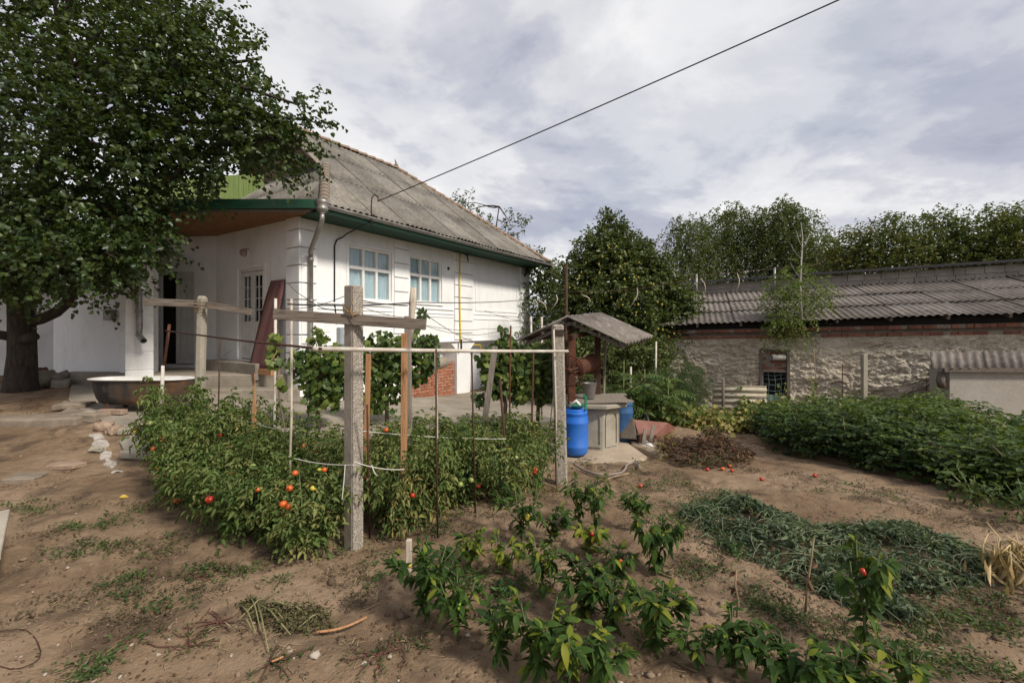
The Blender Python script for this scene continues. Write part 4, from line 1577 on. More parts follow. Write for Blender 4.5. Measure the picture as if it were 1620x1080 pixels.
for k in range(4):
    g = math.pi * k / 4 * 2 + .5
    m_.tube([A0 - axd * .10, A0 - axd * .10 + xx * (math.cos(g) * .21) + axm @ Vector((0, math.sin(g) * .21, 0))], .011, 6)
m_.lathe(A0 - axd * .13, [(.04, 0), (.045, .02), (.03, .06)], 10, axm)
m_.obj('flywheel', rust, well)
MB().tube([A0 - axd * .11 + xx * .13, A0 - axd * .26 + xx * .13], .014, 7).obj('crank_handle', rustd, well)
# hood: two slopes of corrugated sheet over a light frame
Ra, Rb = Vector((.81, 6.68, 1.80)), Vector((1.50, 7.72, 1.87))
for nm, E0, flip in (('left', Vector((.12, 6.92, 1.46)), 1), ('right', Vector((1.60, 6.46, 1.42)), -1)):
    U = (Rb - Ra).normalized()
    V0 = E0 - Ra
    Vs = (V0 - U * V0.dot(U) * .0)
    ln = Vs.length
    for half in (0, 1):
        st = Ra + U * ((Rb - Ra).length * .5 * half) + Vector((0, 0, .012 * half))
        bm = corr_mesh((0, 0, 0), (1, 0, 0), (0, -1, 0), (Rb - Ra).length * .53, ln * 1.03, pitch=.15, amp=.022, seg=8)
        Mx = Matrix((U, -Vs.normalized(), U.cross(-Vs.normalized()).normalized())).transposed().to_4x4()
        if Mx.to_3x3().col[2].z < 0:
            Mx = Matrix((U, -Vs.normalized(), -U.cross(-Vs.normalized()).normalized())).transposed().to_4x4()
        Mx.translation = st
        bm.transform(Mx)
        bm.transform(wm(well).inverted())
        bmesh.ops.recalc_face_normals(bm, faces=bm.faces)
        me = bpy.data.meshes.new('hood_sheet')
        bm.to_mesh(me)
        bm.free()
        me.materials.append(roofb)
        lobj('hood_sheet', me, well)
    for f in (.12, .55, .93):
        a = Ra + Vs * f + Vector((0, 0, -.055))
        MB().beam(a + U * .03, a + U * 1.18, .035, .045).obj('purlin', woodd, well)
    for g in (.12, 1.05):
        MB().beam(Ra + U * g + Vector((0, 0, -.10)), Ra + U * g + Vs * .95 + Vector((0, 0, -.10)), .04, .05).obj('rafter', woodd, well)
MB().tube([Vector((1.60, 7.75, 1.58)), Vector((1.57, 7.85, .2)), Vector((1.57, 7.85, -.2))], .022, 8).obj('hood_pole', woodg, well)
MB().tube([Vector((.80, 6.75, 1.66)), Vector((.81, 6.76, 1.1)), Vector((.93, 6.68, .56))], .02, 8).obj('hood_pole', rustd, well)

# bucket standing on the planks
bk = thing('bucket', 'grey zinc bucket standing on the well planks', 'bucket', (1.16, 6.83, .58))
MB().lathe((1.16, 6.83, .58), [(.075, 0), (.112, .225), (.118, .23), (.112, .232), (.105, .225), (.07, .012)], 18, cap=False).obj('pail', zinc, bk)
MB().tube([(1.16 + .112 * math.cos(g), 6.83, .80 - .0 + .10 * math.sin(g)) for g in np.linspace(0, math.pi, 11)], .005, 5).obj('handle', wire, bk)
MB().lathe((1.16, 6.83, .582), [(.0, 0), (.074, .0), (.074, .008), (0, .008)], 14, cap=False).obj('pail_base', zinc, bk)

BARREL = [(.14, 0), (.165, .012), (.185, .05), (.188, .10), (.193, .115), (.193, .14), (.188, .15), (.19, .30), (.188, .44), (.194, .455), (.194, .475), (.187, .49), (.184, .54), (.174, .57), (.178, .575), (.180, .618), (.172, .626), (.02, .63)]


def barrel(x, y, z, s, mat, label, capm):
    b = thing('water_barrel', label, 'barrel', (x, y, z), 0, 'blue plastic barrels by the well')
    MB().lathe((x, y, z), [(r * s, h * s) for r, h in BARREL], 28).obj('barrel_body', mat, b)
    MB().lathe((x, y, z + .628 * s), [(.168 * s, 0), (.166 * s, .02), (.02, .026)], 24).obj('barrel_lid', capm, b)
    return b


barrel(.88, 6.36, tzf(.88, 6.36) + .05, .97, bluep, 'bright blue plastic barrel standing before the well, green tray on top', bluep)
barrel(1.73, 7.22, tzf(1.73, 7.22) + .07, .98, bluef, 'dusty dark blue barrel behind the well, pale lid on top', whitep)
tr = thing('plastic_tray', 'broken green plastic tray with an upright leg on the blue barrel', 'tray', (.93, 6.36, .5))
zt0 = tzf(.88, 6.36) + .05 + .65
MB().lathe((.90, 6.34, zt0), [(.06, 0), (.09, .008), (.125, .035), (.13, .04), (.09, .016), (.06, .01)], 20).obj('tray_dish', greenp, tr)
MB().box((1.01, 6.24, zt0 + .075), (.035, .025, .19)).box((.99, 6.245, zt0 + .175), (.022, .022, .05)).obj('tray_leg', greenp, tr, .004)
MB().tube([(.80, 6.27, zt0 + .03), (.88, 6.22, zt0 + .11), (.93, 6.22, zt0 + .05)], .022, 7).obj('rag', whitep, tr)

# wheelbarrow lying behind the well
wbx, wby = 2.02, 7.35
wb = thing('wheelbarrow', 'tipped wheelbarrow with a rust red tray behind the well', 'wheelbarrow', (wbx, wby, tzf(wbx, wby)))
redp = simple('rust red paint', (.17, .065, .048), (.235, .105, .08), 5, .7, .3, .004)
q0 = pt(1003, 663, 7.1), pt(1057, 668, 7.15), pt(1036, 689, 7.0), pt(1009, 685, 6.95)
q1 = pt(1006, 664, 7.65), pt(1056, 668, 7.7), pt(1036, 687, 7.6), pt(1010, 685, 7.55)
MB().hexa([q0[0], q0[1], q0[2], q0[3], q1[0] + Vector((0, -.45, .0)), q1[1] + Vector((0, -.4, .0)), q1[2] + Vector((0, -.5, 0)), q1[3] + Vector((0, -.55, 0))]).obj('tray_side', redp, wb, .006)
MB().hexa([pt(979, 656, 7.2), pt(1002, 662, 7.04), pt(1008, 695, 6.9), pt(981, 693, 7.0), pt(979, 656, 7.6), pt(1004, 662, 7.12), pt(1009, 694, 7.0), pt(982, 690, 7.5)]).obj('tray_end', woodd, wb, .006)
MB().hexa([pt(1009, 687, 6.93), pt(1036, 690, 6.98), pt(1030, 700, 6.95), pt(1008, 700, 6.9), pt(996, 690, 7.4), pt(1036, 694, 7.4), pt(1030, 702, 7.4), pt(1000, 702, 7.4)]).obj('tray_bottom', rustd, wb, .006)
for a, b in (((1018, 700), (1021, 678)), ((1029, 697), (1034, 673))):
    MB().beam(pt(*a, 6.82), pt(*b, 6.86), .055, .02, up=(0, 1, 0)).obj('handle', woodg, wb, .004)
rr = [Vector((wbx + .18, wby + .15, tzf(wbx + .18, wby + .15) + .18)) + Vector((.0, math.cos(g) * .16, math.sin(g) * .16)) for g in np.linspace(0, 2 * math.pi, 17)]
MB().tube(rr, .03, 8, cap=False).tube([rr[0], rr[8]], .012, 6).obj('wheel', cablem, wb)

# white bottle and sack beside the apron
pb = gp(1012, 706)
bt = thing('white_bundle', 'crumpled white plastic bundle beside the well apron', 'plastic bundle', pb)
m_ = MB()
dv = (gp(1038, 716) - gp(1008, 703)).normalized()
ax2 = Matrix((dv.cross(Vector((0, 0, 1))).normalized(), Vector((0, 0, 1)), dv)).transposed()
m_.lathe(gp(1006, 703) + Vector((0, 0, .07)), [(.02, 0), (.06, .02), (.075, .07), (.06, .12), (.035, .14)], 12, ax2)
m_.lathe(gp(1013, 706) + Vector((0, 0, .07)), [(.03, 0), (.065, .03), (.06, .1), (.055, .16), (.04, .24), (.015, .32)], 12, ax2)
o = m_.obj('bundle', whitep, bt)
for v in o.data.vertices:
    v.co += Vector((float(vnoise(v.co.x * 30, v.co.z * 30, 2)), float(vnoise(v.co.y * 30, v.co.z * 30, 3)), float(vnoise(v.co.x * 30, v.co.y * 30, 4)))) * .025

# ------------------------------------------------------------------ bathtub
TX, TY = -5.87, 7.25
tzb = .435
tub = thing('bathtub', 'old cast iron bathtub with a white rim on the path', 'bathtub', (TX, TY, tzb))
m_ = M('rusty tub enamel', (.10, .085, .07), .6, .25, .4)
c = m_.ramp(m_.noise(1.6, 6, .65, (1, 1, .6)), [(.40, (.018, .016, .015)), (.52, (.045, .039, .034)), (.60, (.10, .058, .032)), (.70, (.26, .095, .03))])
c = m_.mix(m_.ramp(m_.noise(5, 6, .7), [(.5, 0.), (.62, .7)]), c, (.09, .07, .055))
m_.col(c)
m_.bump(m_.noise(20, 6, .7), .35, .006)
tubm = m_.m
tcx = lambda a, b, z: Vector((TX + a, TY + b, z))
secs = []
prof = [(0, .0, .60, .17), (.03, .0, .66, .21), (.10, .0, .70, .235), (.22, -.0, .735, .255), (.34, -.0, .755, .265), (.385, -.0, .765, .27)]
vs, fs = [], []
n_ = 36
for z, off, a, b in prof:
    for k in range(n_):
        g = 2 * math.pi * k / n_
        ex = 2.6
        cs_, sn_ = math.cos(g), math.sin(g)
        ra = a + (.03 if cs_ > 0 else -.0)
        vs.append(tcx(off + ra * math.copysign(abs(cs_) ** (2 / ex), cs_), b * math.copysign(abs(sn_) ** (2 / ex), sn_), tzb + z))
for i in range(len(prof) - 1):
    for k in range(n_):
        fs.append((i * n_ + k, i * n_ + (k + 1) % n_, (i + 1) * n_ + (k + 1) % n_, (i + 1) * n_ + k))
fs.append(tuple(range(n_))[::-1])
MB().add(vs, fs, True).obj('tub_body', tubm, tub)
vs, fs = [], []
for z, grow in ((.385, -.03), (.388, .025), (.402, .034), (.407, .022), (.40, -.015), (.32, -.06), (.1, -.12)):
    for k in range(n_):
        g = 2 * math.pi * k / n_
        cs_, sn_ = math.cos(g), math.sin(g)
        vs.append(tcx((.775 + grow) * math.copysign(abs(cs_) ** (2 / 2.8), cs_), (.275 + grow) * math.copysign(abs(sn_) ** (2 / 2.8), sn_), tzb + z))
for i in range(6):
    for k in range(n_):
        fs.append((i * n_ + k, i * n_ + (k + 1) % n_, (i + 1) * n_ + (k + 1) % n_, (i + 1) * n_ + k))
fs.append(tuple(6 * n_ + k for k in range(n_)))
MB().add(vs, fs, True).obj('tub_rim', simple('chipped white enamel', (.72, .71, .68), (.60, .58, .54), 7, .35, .1, .003, 0, .5), tub)
for sx in (-.42, .48):
    for sy in (-.16, .16):
        MB().beam(tcx(sx, sy, tzb + .02), tcx(sx * 1.06, sy * 1.2, tzb - .10), .06, .05).obj('foot', rustd, tub)
rubm = mk_concrete('dusty brick rubble', (.25, .165, .12), (.36, .27, .20), 6)
for k, dx in enumerate((-.36, -.16)):
    o = MB().box((TX + dx, TY - .26, tzf(TX + dx, TY - .26) + .045 + .04), (.19, .11, .075), Matrix.Rotation(.1 - .25 * k, 3, 'Z')).obj('brick', rubm, None, .008)
    rest(o, TX + dx, TY - .26, tzf(TX + dx, TY - .26) + .045)
    tag(o, ('dusty brick under the left end of the bathtub', 'dusty brick beside it nearer the middle of the bathtub')[k], 'brick')

# ------------------------------------------------------------------ trellis posts with crossbars, pipe rail, stakes
P1 = gp(559, 862)
pebl = pebble
tp = thing('trellis_post', 'tall concrete post with a grey plank crossbar in front of the tomatoes', 'post', P1)
topz = pt(558, 452, P1.y).z
pw = .098
m_ = MB()
m_.box((P1.x, P1.y, (P1.z - .2 + topz) / 2), (pw, pw, topz - P1.z + .2), Matrix.Rotation(1.0, 3, 'Z'))
o = m_.obj('post', conc, tp, .008)
R_ = Matrix.Rotation(1.0, 3, 'Z')
MB().box(Vector((P1.x, P1.y, (P1.z - .15 + topz) / 2)) + R_ @ Vector((.0, -pw / 2 - .002, 0)), (pw * .93, .007, topz - P1.z + .13), R_).obj('aggregate_face', pebble, tp)
cb0, cb1 = pt(433, 497, P1.y - .085), pt(674, 513.5, P1.y - .075)
MB().beam(cb0, cb1, .03, .078, up=(0, 0, 1)).obj('crossbar', woodh, tp, .004)
m_ = MB()
for k in range(5):
    z = topz - .18 - k * .012
    m_.tube([Vector((P1.x - .07, P1.y - .02, z + .05)), Vector((P1.x - .03, P1.y - .115, z + .02)), Vector((P1.x + .03 + .012 * k, P1.y - .115, z - .05 + .02 * k)), Vector((P1.x + .075, P1.y - .02, z - .05)), Vector((P1.x + .05, P1.y + .07, z)), Vector((P1.x - .05, P1.y + .07, z + .02))], .0032, 5)
m_.tube([Vector((P1.x + .035, P1.y - .116, topz - .12)), Vector((P1.x + .02, P1.y - .122, topz - .2)), Vector((P1.x + .05, P1.y - .118, topz - .26))], .004, 5)
m_.obj('wire_tie', simple('rusty binding wire', (.30, .20, .11), (.2, .12, .06), 20, .7, 0), tp)
P2 = Vector((-3.80, 5.62, tzf(-3.8, 5.62)))
P2.x = (313 - CX) / F * 5.62
tp2 = thing('trellis_post', 'rounded concrete post with a split plank crossbar beside the bathtub', 'post', P2)
t2 = pt(320, 468, 5.62)
MB().beam(P2 - Vector((0, 0, .2)), t2, .108, .10).obj('post', concw, tp2, .03)
MB().beam(pt(229, 477, 5.52), pt(316, 481, 5.52), .03, .088).obj('crossbar', woodh, tp2, .005)
MB().beam(pt(325, 482, 5.52), pt(398, 494, 5.5), .03, .08).obj('crossbar', woodh, tp2, .005)
m_ = MB()
for k in range(4):
    z = pt(320, 478 + 5 * k, 5.6).z
    m_.tube([Vector((t2.x - .075, 5.56, z)), Vector((t2.x, 5.49, z + .01)), Vector((t2.x + .075, 5.56, z - .01)), Vector((t2.x, 5.69, z))], .005, 5)
m_.obj('wire_tie', bpy.data.materials['rusty binding wire'], tp2)
P3 = gp(889, 762)
t3 = pt(882, 513, P3.y)
tp3 = thing('trellis_post', 'round topped concrete post at the right end of the white pipe rail', 'post', P3)
MB().beam(P3 - Vector((0, 0, .2)), t3, .13, .12).obj('post', pebble, tp3, .022)
MB().beam(t3 + Vector((.012, -.075, -.06)), t3 + Vector((.012, -.062, -.13)), .1, .012, up=(0, 1, 0)).obj('wire_tie', wire, tp3)
pr0, pr1 = Vector((-1.28, 2.93, CAMH - (551.5 - HY) / F * 2.93)), pt(898, 555.5, 4.87)
o = MB().tube([pr0, pr0.lerp(pr1, .3) - Vector((0, 0, .006)), pr0.lerp(pr1, .65) - Vector((0, 0, .006)), pr1], .0155, 12).obj('pipe_rail', whitepipe)
rest(o, *pr0)
tag(o, 'long white painted pipe tied level between two concrete posts', 'pipe')
o = MB().tube([pr0 + Vector((.05, .0, 0)), pt(385, 539, 4.0), pt(262, 523, 5.2)], .009, 7).obj('iron_rod', rustd)
rest(o, *pr0)
tag(o, 'long thin rusty rod running from the white pipe to the left stake', 'rod')

sp_ = [  # name, base px, top px, distance, radius, material, label, category
    ('rod_stake', (345, 655), (348, 534), 5.3, .011, rustd, 'thin rusty rod upright right of the split crossbar post', 'rod'),
    ('pipe_stake', (432, 660), (436, 472), 5.15, .019, whitepipe, 'white chipped pipe stake left of the plank crossbar', 'stake'),
    ('pipe_stake', (692, 660), (689, 553), 4.4, .014, whitepipe, 'thin whitish rod behind the grapevine near the brick infill', 'rod'),
    ('rod_stake', (693, 800), (690, 552), 3.55, .010, rustd, 'thin rusty rod below the pipe rail, near the brick infill', 'rod'),
    ('rod_stake', (752, 760), (746, 552), 4.1, .011, rustd, 'rusty rod below the middle of the white pipe rail', 'rod'),
    ('rod_stake', (802, 782), (791, 600), 4.55, .018, rustd, 'brown iron stake leaning at the right front of the tomatoes', 'stake'),
    ('rod_stake', (841, 742), (844, 556), 4.9, .012, rust, 'rusty rod between the right vine and the end post', 'rod'),
    ('thin_cane', (455, 746), (461, 473), 3.6, .011, woodp, 'long pale cane crossing the left end of the plank crossbar', 'cane'),
    ('thin_cane', (881, 752), (876, 521), 4.85, .011, woodp, 'pale cane standing beside the right concrete post', 'cane'),
    ('rod_stake', (585, 850), (581, 640), 3.25, .010, rustd, 'dark rod right of the tall concrete post among tomatoes', 'rod'),
    ('rusty_pipe', (807, 640), (808, 515), 6.3, .015, rust, 'flaking rusty pipe above the right grapevine', 'pipe'),
    ('iron_post', (897, 600), (896, 417), 9.0, .035, rustd, 'tall rust brown iron post behind the well hood', 'post'),
    ('white_stick', (842, 600), (840, 500), 9.0, .025, whitepipe, 'left one of two short white sticks behind the well hood', 'stick'),
    ('white_stick', (857, 600), (857, 501), 9.0, .025, whitepipe, 'right one of two short white sticks behind the well hood', 'stick'),
    ('white_stick', (997, 640), (998, 580), 8.2, .022, whitepipe, 'short peeling white stick among weeds right of the well', 'stick'),
    ('white_stick', (1037, 600), (1038, 540), 9.3, .022, whitepipe, 'peeling white pole below the right end of the well hood', 'pole'),
    ('rod_stake', (863, 680), (876, 620), 6.4, .009, wire, 'short dark rod leaning behind the right concrete post', 'rod'),
]
for nm, b, t, Y, r, mt_, lb, ct in sp_:
    tpt = pt(*t, Y)
    bpt = pt(b[0], b[1], Y)
    bpt.z = tzf(bpt.x, Y) - .05
    if nm == 'rod_stake' and b == (585, 850):
        bpt = gp(*b)
    mid = bpt.lerp(tpt, .5) + Vector((rg.uniform(-.012, .012), rg.uniform(-.02, .02), 0))
    stake(nm, [bpt, mid, tpt], r * (.72 if mt_ in (rustd, rust) and nm == 'rod_stake' else .85), mt_, lb, ct)
# iron pipe with a white painted lower half
a, b, cpt = pt(268, 513, 5.2), pt(259, 585, 5.2), pt(254, 680, 5.2)
ps = thing('rusty_pipe', 'leaning rusty pipe with a white wooden lower half at the left bed end', 'pipe', cpt)
MB().tube([a, b], .015, 8).obj('upper_pipe', rust, ps)
MB().tube([b + Vector((0, -.01, .05)), cpt], .018, 8).obj('lower_stake', whitepipe, ps)
# square wooden stakes
def wood_stake(nm, b, t, Y, w_, mat_, lb, pointed=False, wy=None):
    tp_ = pt(*t, Y)
    bp = pt(*b, Y)
    if b[1] > 800:
        bp = gp(*b)
        tp_ = pt(t[0], t[1], bp.y)
    else:
        bp.z = tzf(bp.x, Y)
    m_ = MB()
    if pointed:
        q = bp.lerp(tp_, .55)
        m_.beam(bp - Vector((0, 0, .05)), q, w_, wy or w_ * .7)
        d_ = tp_ - q
        h = w_ / 2
        c = [q + Vector((sx * h, sy * h * .7, 0)) for sx, sy in ((-1, -1), (1, -1), (1, 1), (-1, 1))]
        e_ = [tp_ + Vector((sx * h * .15, sy * h * .2, 0)) for sx, sy in ((-1, -1), (1, -1), (1, 1), (-1, 1))]
        m_.hexa(c + e_)
    else:
        m_.beam(bp - Vector((0, 0, .1)), tp_, w_, wy or w_)
    o = m_.obj(nm, mat_, None, .003)
    rest(o, *bp)
    return tag(o, lb, 'stake')


wood_stake('wooden_stake', (401, 690), (403, 590), 4.75, .045, woodo, 'short pointed orange brown stake among the left tomatoes', True)
wood_stake('wooden_stake', (577, 700), (583, 560), 4.3, .042, woodo, 'orange brown stake just right of the tall concrete post')
wood_stake('wooden_stake', (638, 838), (640, 527), 3.4, .045, woodo, 'tall orange brown stake at the front edge of the tomatoes')
wood_stake('wooden_stake', (648, 650), (645, 500), 4.3, .055, woodg, 'grey square stake behind the tall orange stake')
wood_stake('wooden_stake', (647, 905), (647, 853), 3.2, .034, woodp, 'short pale stub stake behind the large left pepper plant')
wood_stake('wooden_stake', (757, 664), (783, 548), 5.9, .075, woodg, 'grey board stake leaning in front of the right grapevine')
o = stake('wooden_pole', [pt(650, 540, 4.7), pt(651, 500, 4.7), pt(653, 478, 4.7), pt(654, 455, 4.7)], [.03, .03, .04, .03], woodp, 'rough topped pale pole above the plank crossbar', 'pole', 9)

# ------------------------------------------------------------------ wires, clothes line, overhead cable
def spline(pts, k=5):
    P = [Vector(p) for p in pts]
    if len(P) > 12 or len(P) < 3:
        return P
    P = [P[0] * 2 - P[1]] + P + [P[-1] * 2 - P[-2]]
    out = []
    for i in range(1, len(P) - 2):
        for j in range(k):
            t = j / k
            a, b, c_, d = P[i - 1:i + 3]
            out.append(.5 * (2 * b + (c_ - a) * t + (2 * a - 5 * b + 4 * c_ - d) * t * t + (3 * b - a - 3 * c_ + d) * t ** 3))
    return out + [P[-2]]


def line(name, pts, r, mat, lb, ct, n=5):
    o = MB().tube(spline(pts), r, n).obj(name, mat)
    rest(o, *pts[0])
    return tag(o, lb, ct)


def sag(a, b, s, n=12):
    a, b = Vector(a), Vector(b)
    return [a.lerp(b, i / n) - Vector((0, 0, s * 4 * (i / n) * (1 - i / n))) for i in range(n + 1)]


hook = hs(1.12, -1.04, 4.34)
line('overhead_cable', sag(hook, hook + (pt(1345, -8, 6.3) - hook) * 3.2 + Vector((0, 0, .96)), .35, 64), .011, cablem, 'black overhead cable from the house hook across the sky', 'cable')
line('clothes_line', sag(pt(455, 481, 3.3), pt(652, 478, 4.7), .02) + sag(pt(652, 478, 4.7), pt(840, 473, 9.2), .03)[1:] + sag(pt(840, 473, 9.2), pt(905, 460, 9.4), .02)[1:], .006, cablem, 'dark blue clothes line from the pale pole to the house corner', 'line')
line('clothes_line', sag(pt(905, 461, 9.4), pt(1110, 436, 10.5), .12) + [pt(1172, 430, 11), pt(1300, 418, 12.5)], .006, rustd, 'thin rusty line hung with strips before the pear tree', 'line')
tw = P1 + Vector((0, 0, topz - P1.z - .09))
line('trellis_wire', sag(pt(320, 477, 5.6), pt(470, 488, 4.0), .03) + sag(pt(470, 488, 4.0), tw + Vector((-.05, 0, .02)), .02)[1:], .003, wire, 'thin wire from the split crossbar to the tall concrete post', 'wire')
line('trellis_wire', sag(tw, pt(651, 480, 4.7), .03) + sag(pt(651, 480, 4.7), pt(728, 532, 6.5), .02)[1:] + sag(pt(728, 532, 6.5), pt(780, 540, 8.5), .05)[1:], .004, wire, 'bent dark wire from the tall post down past the gas pipe', 'wire')
line('trellis_wire', sag(tw + Vector((0, 0, -.04)), pt(640, 502, 4.2), .02) + sag(pt(640, 502, 4.2), pt(800, 520, 6.2), .12)[1:], .0028, wire, 'thin sagging wire from the plank crossbar toward the rusty pipe', 'wire')
line('trellis_wire', sag(pt(766, 491, 6.4), pt(880, 517, 5.0), .03), .0028, wire, 'thin wire sloping to the right concrete post', 'wire')
line('trellis_wire', sag(pt(640, 506, 4.2), pt(766, 520, 6.4), .05) + sag(pt(766, 520, 6.4), pt(832, 515, 7.4), .02)[1:], .0028, wire, 'thin wire across the white wall below the windows', 'wire')
line('loose_wire', [pt(455, 448, 9.3), pt(470, 462, 8), pt(488, 474, 6), pt(510, 487, 4.6), pt(545, 491, 3.4)], .005, cablem, 'dark wire drooping from the corner pillar to the tall post', 'wire')
st_ = [((318, 648), (402, 668), 5.0, 4.7), ((402, 668), (456, 678), 4.7, 3.7), ((322, 698), (400, 708), 4.6, 4.3), ((456, 722), (560, 735), 3.5, 3.1),
       ((560, 680), (800, 694), 3.7, 4.4), ((560, 730), (640, 742), 3.1, 3.3)]
st_ += [((546, 735), (541, 790), 3.12, 3.1), ((588, 735), (598, 752), 3.3, 3.25)]
lbs = ['white string along the left tomatoes to the pointed orange stake', 'white string from the pointed stake to the pale cane', 'low white string in the left tomatoes',
       'white string from the pale cane to the tall post', 'white string along the right tomatoes below the pipe rail', 'short white string right of the tall concrete post', 'loose end of white string at the left of the tall post', 'loose white string end right of the tall post']
for (a, b, ya, yb), lb in zip(st_, lbs):
    line('twine', sag(pt(*a, ya), pt(*b, yb), .02, 8), .0035, string, lb, 'string')
hs_ = [((846, 473), (845, 498), 9.2, 'pale rag strip hanging nearest the house corner'), ((851, 474), (865, 492), 9.2, 'forked pale rag strip second from the house corner'), ((880, 466), (872, 490), 9.3, 'pale rag strip hanging just left of the iron post'),
       ((920, 466), (935, 478), 9.5, 'short pale strip hanging right of the iron post'), ((1008, 455), (997, 486), 10, 'long pale strip hanging before the pear tree'),
       ((1108, 440), (1115, 466), 10.5, 'pale curved strip hanging at the pear tree edge'), ((1166, 432), (1165, 463), 10.9, 'pale curved strip hanging near the flue pipe')]
for a, b, Y, lb in hs_:
    A, B = pt(*a, Y), pt(*b, Y)
    mid = A.lerp(B, .5) + Vector((.06, 0, 0))
    o = MB().tube([A, A.lerp(mid, .6) + Vector((.02, 0, 0)), mid, B], [.008, .012, .010, .006], 5).obj('rag_strip', woodp)
    rest(o, *A)
    tag(o, lb, 'strip', 'strips tied to the line')

# ------------------------------------------------------------------ kerb stones, rubble, board, hose, wire
def stone(name, c, size, rot, mat, lb, ct='stone', seed=0, bev=.02, tilt=0., grp=None):
    R = Matrix.Rotation(rot, 3, 'Z') @ Matrix.Rotation(tilt, 3, 'X')
    bm = bmesh.new()
    bmesh.ops.create_cube(bm, size=1)
    for v in bm.verts:
        v.co = Vector((v.co.x * size[0], v.co.y * size[1], v.co.z * size[2]))
    bmesh.ops.bevel(bm, geom=bm.edges[:], offset=min(size) * .16, segments=1, affect='EDGES')
    bmesh.ops.subdivide_edges(bm, edges=bm.edges[:], cuts=2, use_grid_fill=True)
    s = min(size)
    for v in bm.verts:
        k = v.co
        f = 3.2 / max(size)
        v.co += Vector((float(vnoise(k.y * f * 2 + seed, k.z * f * 2, seed)), float(vnoise(k.x * f * 2, k.z * f * 2 + seed, seed + 1)), float(vnoise(k.x * f * 2 + seed, k.y * f * 2, seed + 2)))) * s * .42
    bm.transform(R.to_4x4())
    me = bpy.data.meshes.new(name)
    bm.to_mesh(me)
    bm.free()
    me.materials.append(mat)
    o = lobj(name, me)
    o.location = c
    return tag(o, lb, ct, grp)


kerbm = mk_concrete('earthy kerb concrete', (.155, .12, .09), (.26, .215, .165), 4)
k1, k2 = gp(38, 676), gp(112, 669)
stone('kerb_slab', k1 + Vector((-.28, .18, .06)), (1.9, .34, .15), .04, kerbm, 'long flat kerb slab at the left edge of the soil', 'kerb slab', 1)
stone('kerb_slab', k2 + Vector((-.02, .18, .06)), (.80, .36, .14), -.03, kerbm, 'second shorter kerb slab in front of the bathtub', 'kerb slab', 5)
stone('kerb_slab', gp(113, 648) + Vector((0, .05, .06)), (.46, .34, .10), .25, kerbm, 'broken slab lying behind the kerb under the tree', 'kerb slab', 9)
stone('rubble_stone', gp(141, 664) + Vector((0, 0, .05)), (.16, .13, .14), .5, concw, 'pale upright rubble stone at the end of the kerb', 'stone', 12)
stone('rubble_stone', gp(165, 680) + Vector((0, 0, .05)), (.20, .16, .12), .3, rubm, 'reddish rubble block beside the white lime streak', 'stone', 15)
stone('rubble_stone', gp(181, 685) + Vector((0, 0, .04)), (.17, .15, .11), -.4, rubm, 'reddish rubble block nearest the tilted slabs', 'stone', 18)
stone('broken_slab', gp(222, 684) + Vector((.02, .02, .05)), (.50, .22, .09), .35, conc, 'pale cracked slab topping the broken path edge', 'slab', 21, tilt=.1)
stone('broken_slab', gp(206, 706) + Vector((.05, .04, .06)), (.62, .30, .09), -.78, concw, 'tilted broken slab sliding off the path edge', 'slab', 25, tilt=.5)
stone('broken_slab', gp(228, 722) + Vector((.0, .0, .06)), (.42, .26, .10), .1, concw, 'small grey slab below the tilted broken slab', 'slab', 29, tilt=.1)
stone('flat_stone', gp(40, 756) + Vector((0, 0, .0)), (.30, .2, .06), .2, kerbm, 'flat pale stone in the bare soil at left', 'stone', 33)
stone('flat_stone', gp(105, 736) + Vector((0, 0, .0)), (.34, .16, .05), -.1, rubm, 'flat brownish stone level with the soil at left', 'stone', 36)
stone('flat_stone', gp(153, 713) + Vector((0, 0, .02)), (.16, .07, .06), .1, concw, 'small pale brick piece beside the lime streak', 'stone', 38)
for i, (px_, py_, Y, sz, mt_, lb) in enumerate(((52, 606, 9.2, (.55, .4, .35), concd, 'grey stacked stone at the foot of the tree'), (60, 596, 9.5, (.30, .25, .38), brickd, 'dark red block standing on the stones behind the tree'),
                                        (82, 604, 9.5, (.55, .45, .28), concd, 'broad grey stone right of the dark red block'), (98, 611, 9.3, (.28, .24, .16), concd, 'low grey stone nearest the white outbuilding wall'))):
    q = pt(px_, py_, Y)
    stone('step_stone', Vector((q.x, q.y, tzf(q.x, q.y) + sz[2] * .45)), sz, .2 * i, mt_, lb, 'stone', 50 + i)
# lime streak: a crust of spilt lime
segs = [gp(*q) for q in ((147, 685), (155, 695), (163, 708), (168, 722), (178, 738), (184, 748))]
lime_c = spline(segs, 12)
nl_, nw_ = len(lime_c), 13
LX, LY = np.zeros((nl_, nw_)), np.zeros((nl_, nw_))
for i, p in enumerate(lime_c):
    for k in range(nw_):
        LX[i, k] = p.x + (k - 6) / 6 * .085
        LY[i, k] = p.y + (k - 6) / 6 * .03
LZ = tz(LX, LY) + .05 * fbm(LX, LY, .9, 3, 3) + .028 * fbm(LX, LY, 4.5, 4, 9) + .024 * np.abs(fbm(LX, LY, 13, 3, 21)) - .006
cov = .62 - np.abs(np.arange(nw_) - 6)[None] / 6 * .75 + 1.1 * fbm(LX, LY, 7, 3, 33) - .25 * (np.arange(nl_) / nl_)[:, None]
LZ = LZ + .002 + .014 * np.clip(cov, 0, 1)
ii = (np.arange(nl_ - 1)[:, None] * nw_ + np.arange(nw_ - 1)[None])
kp = (cov[:-1, :-1] + cov[1:, 1:] + cov[1:, :-1] + cov[:-1, 1:]) / 4 > .12
ii = ii[kp]
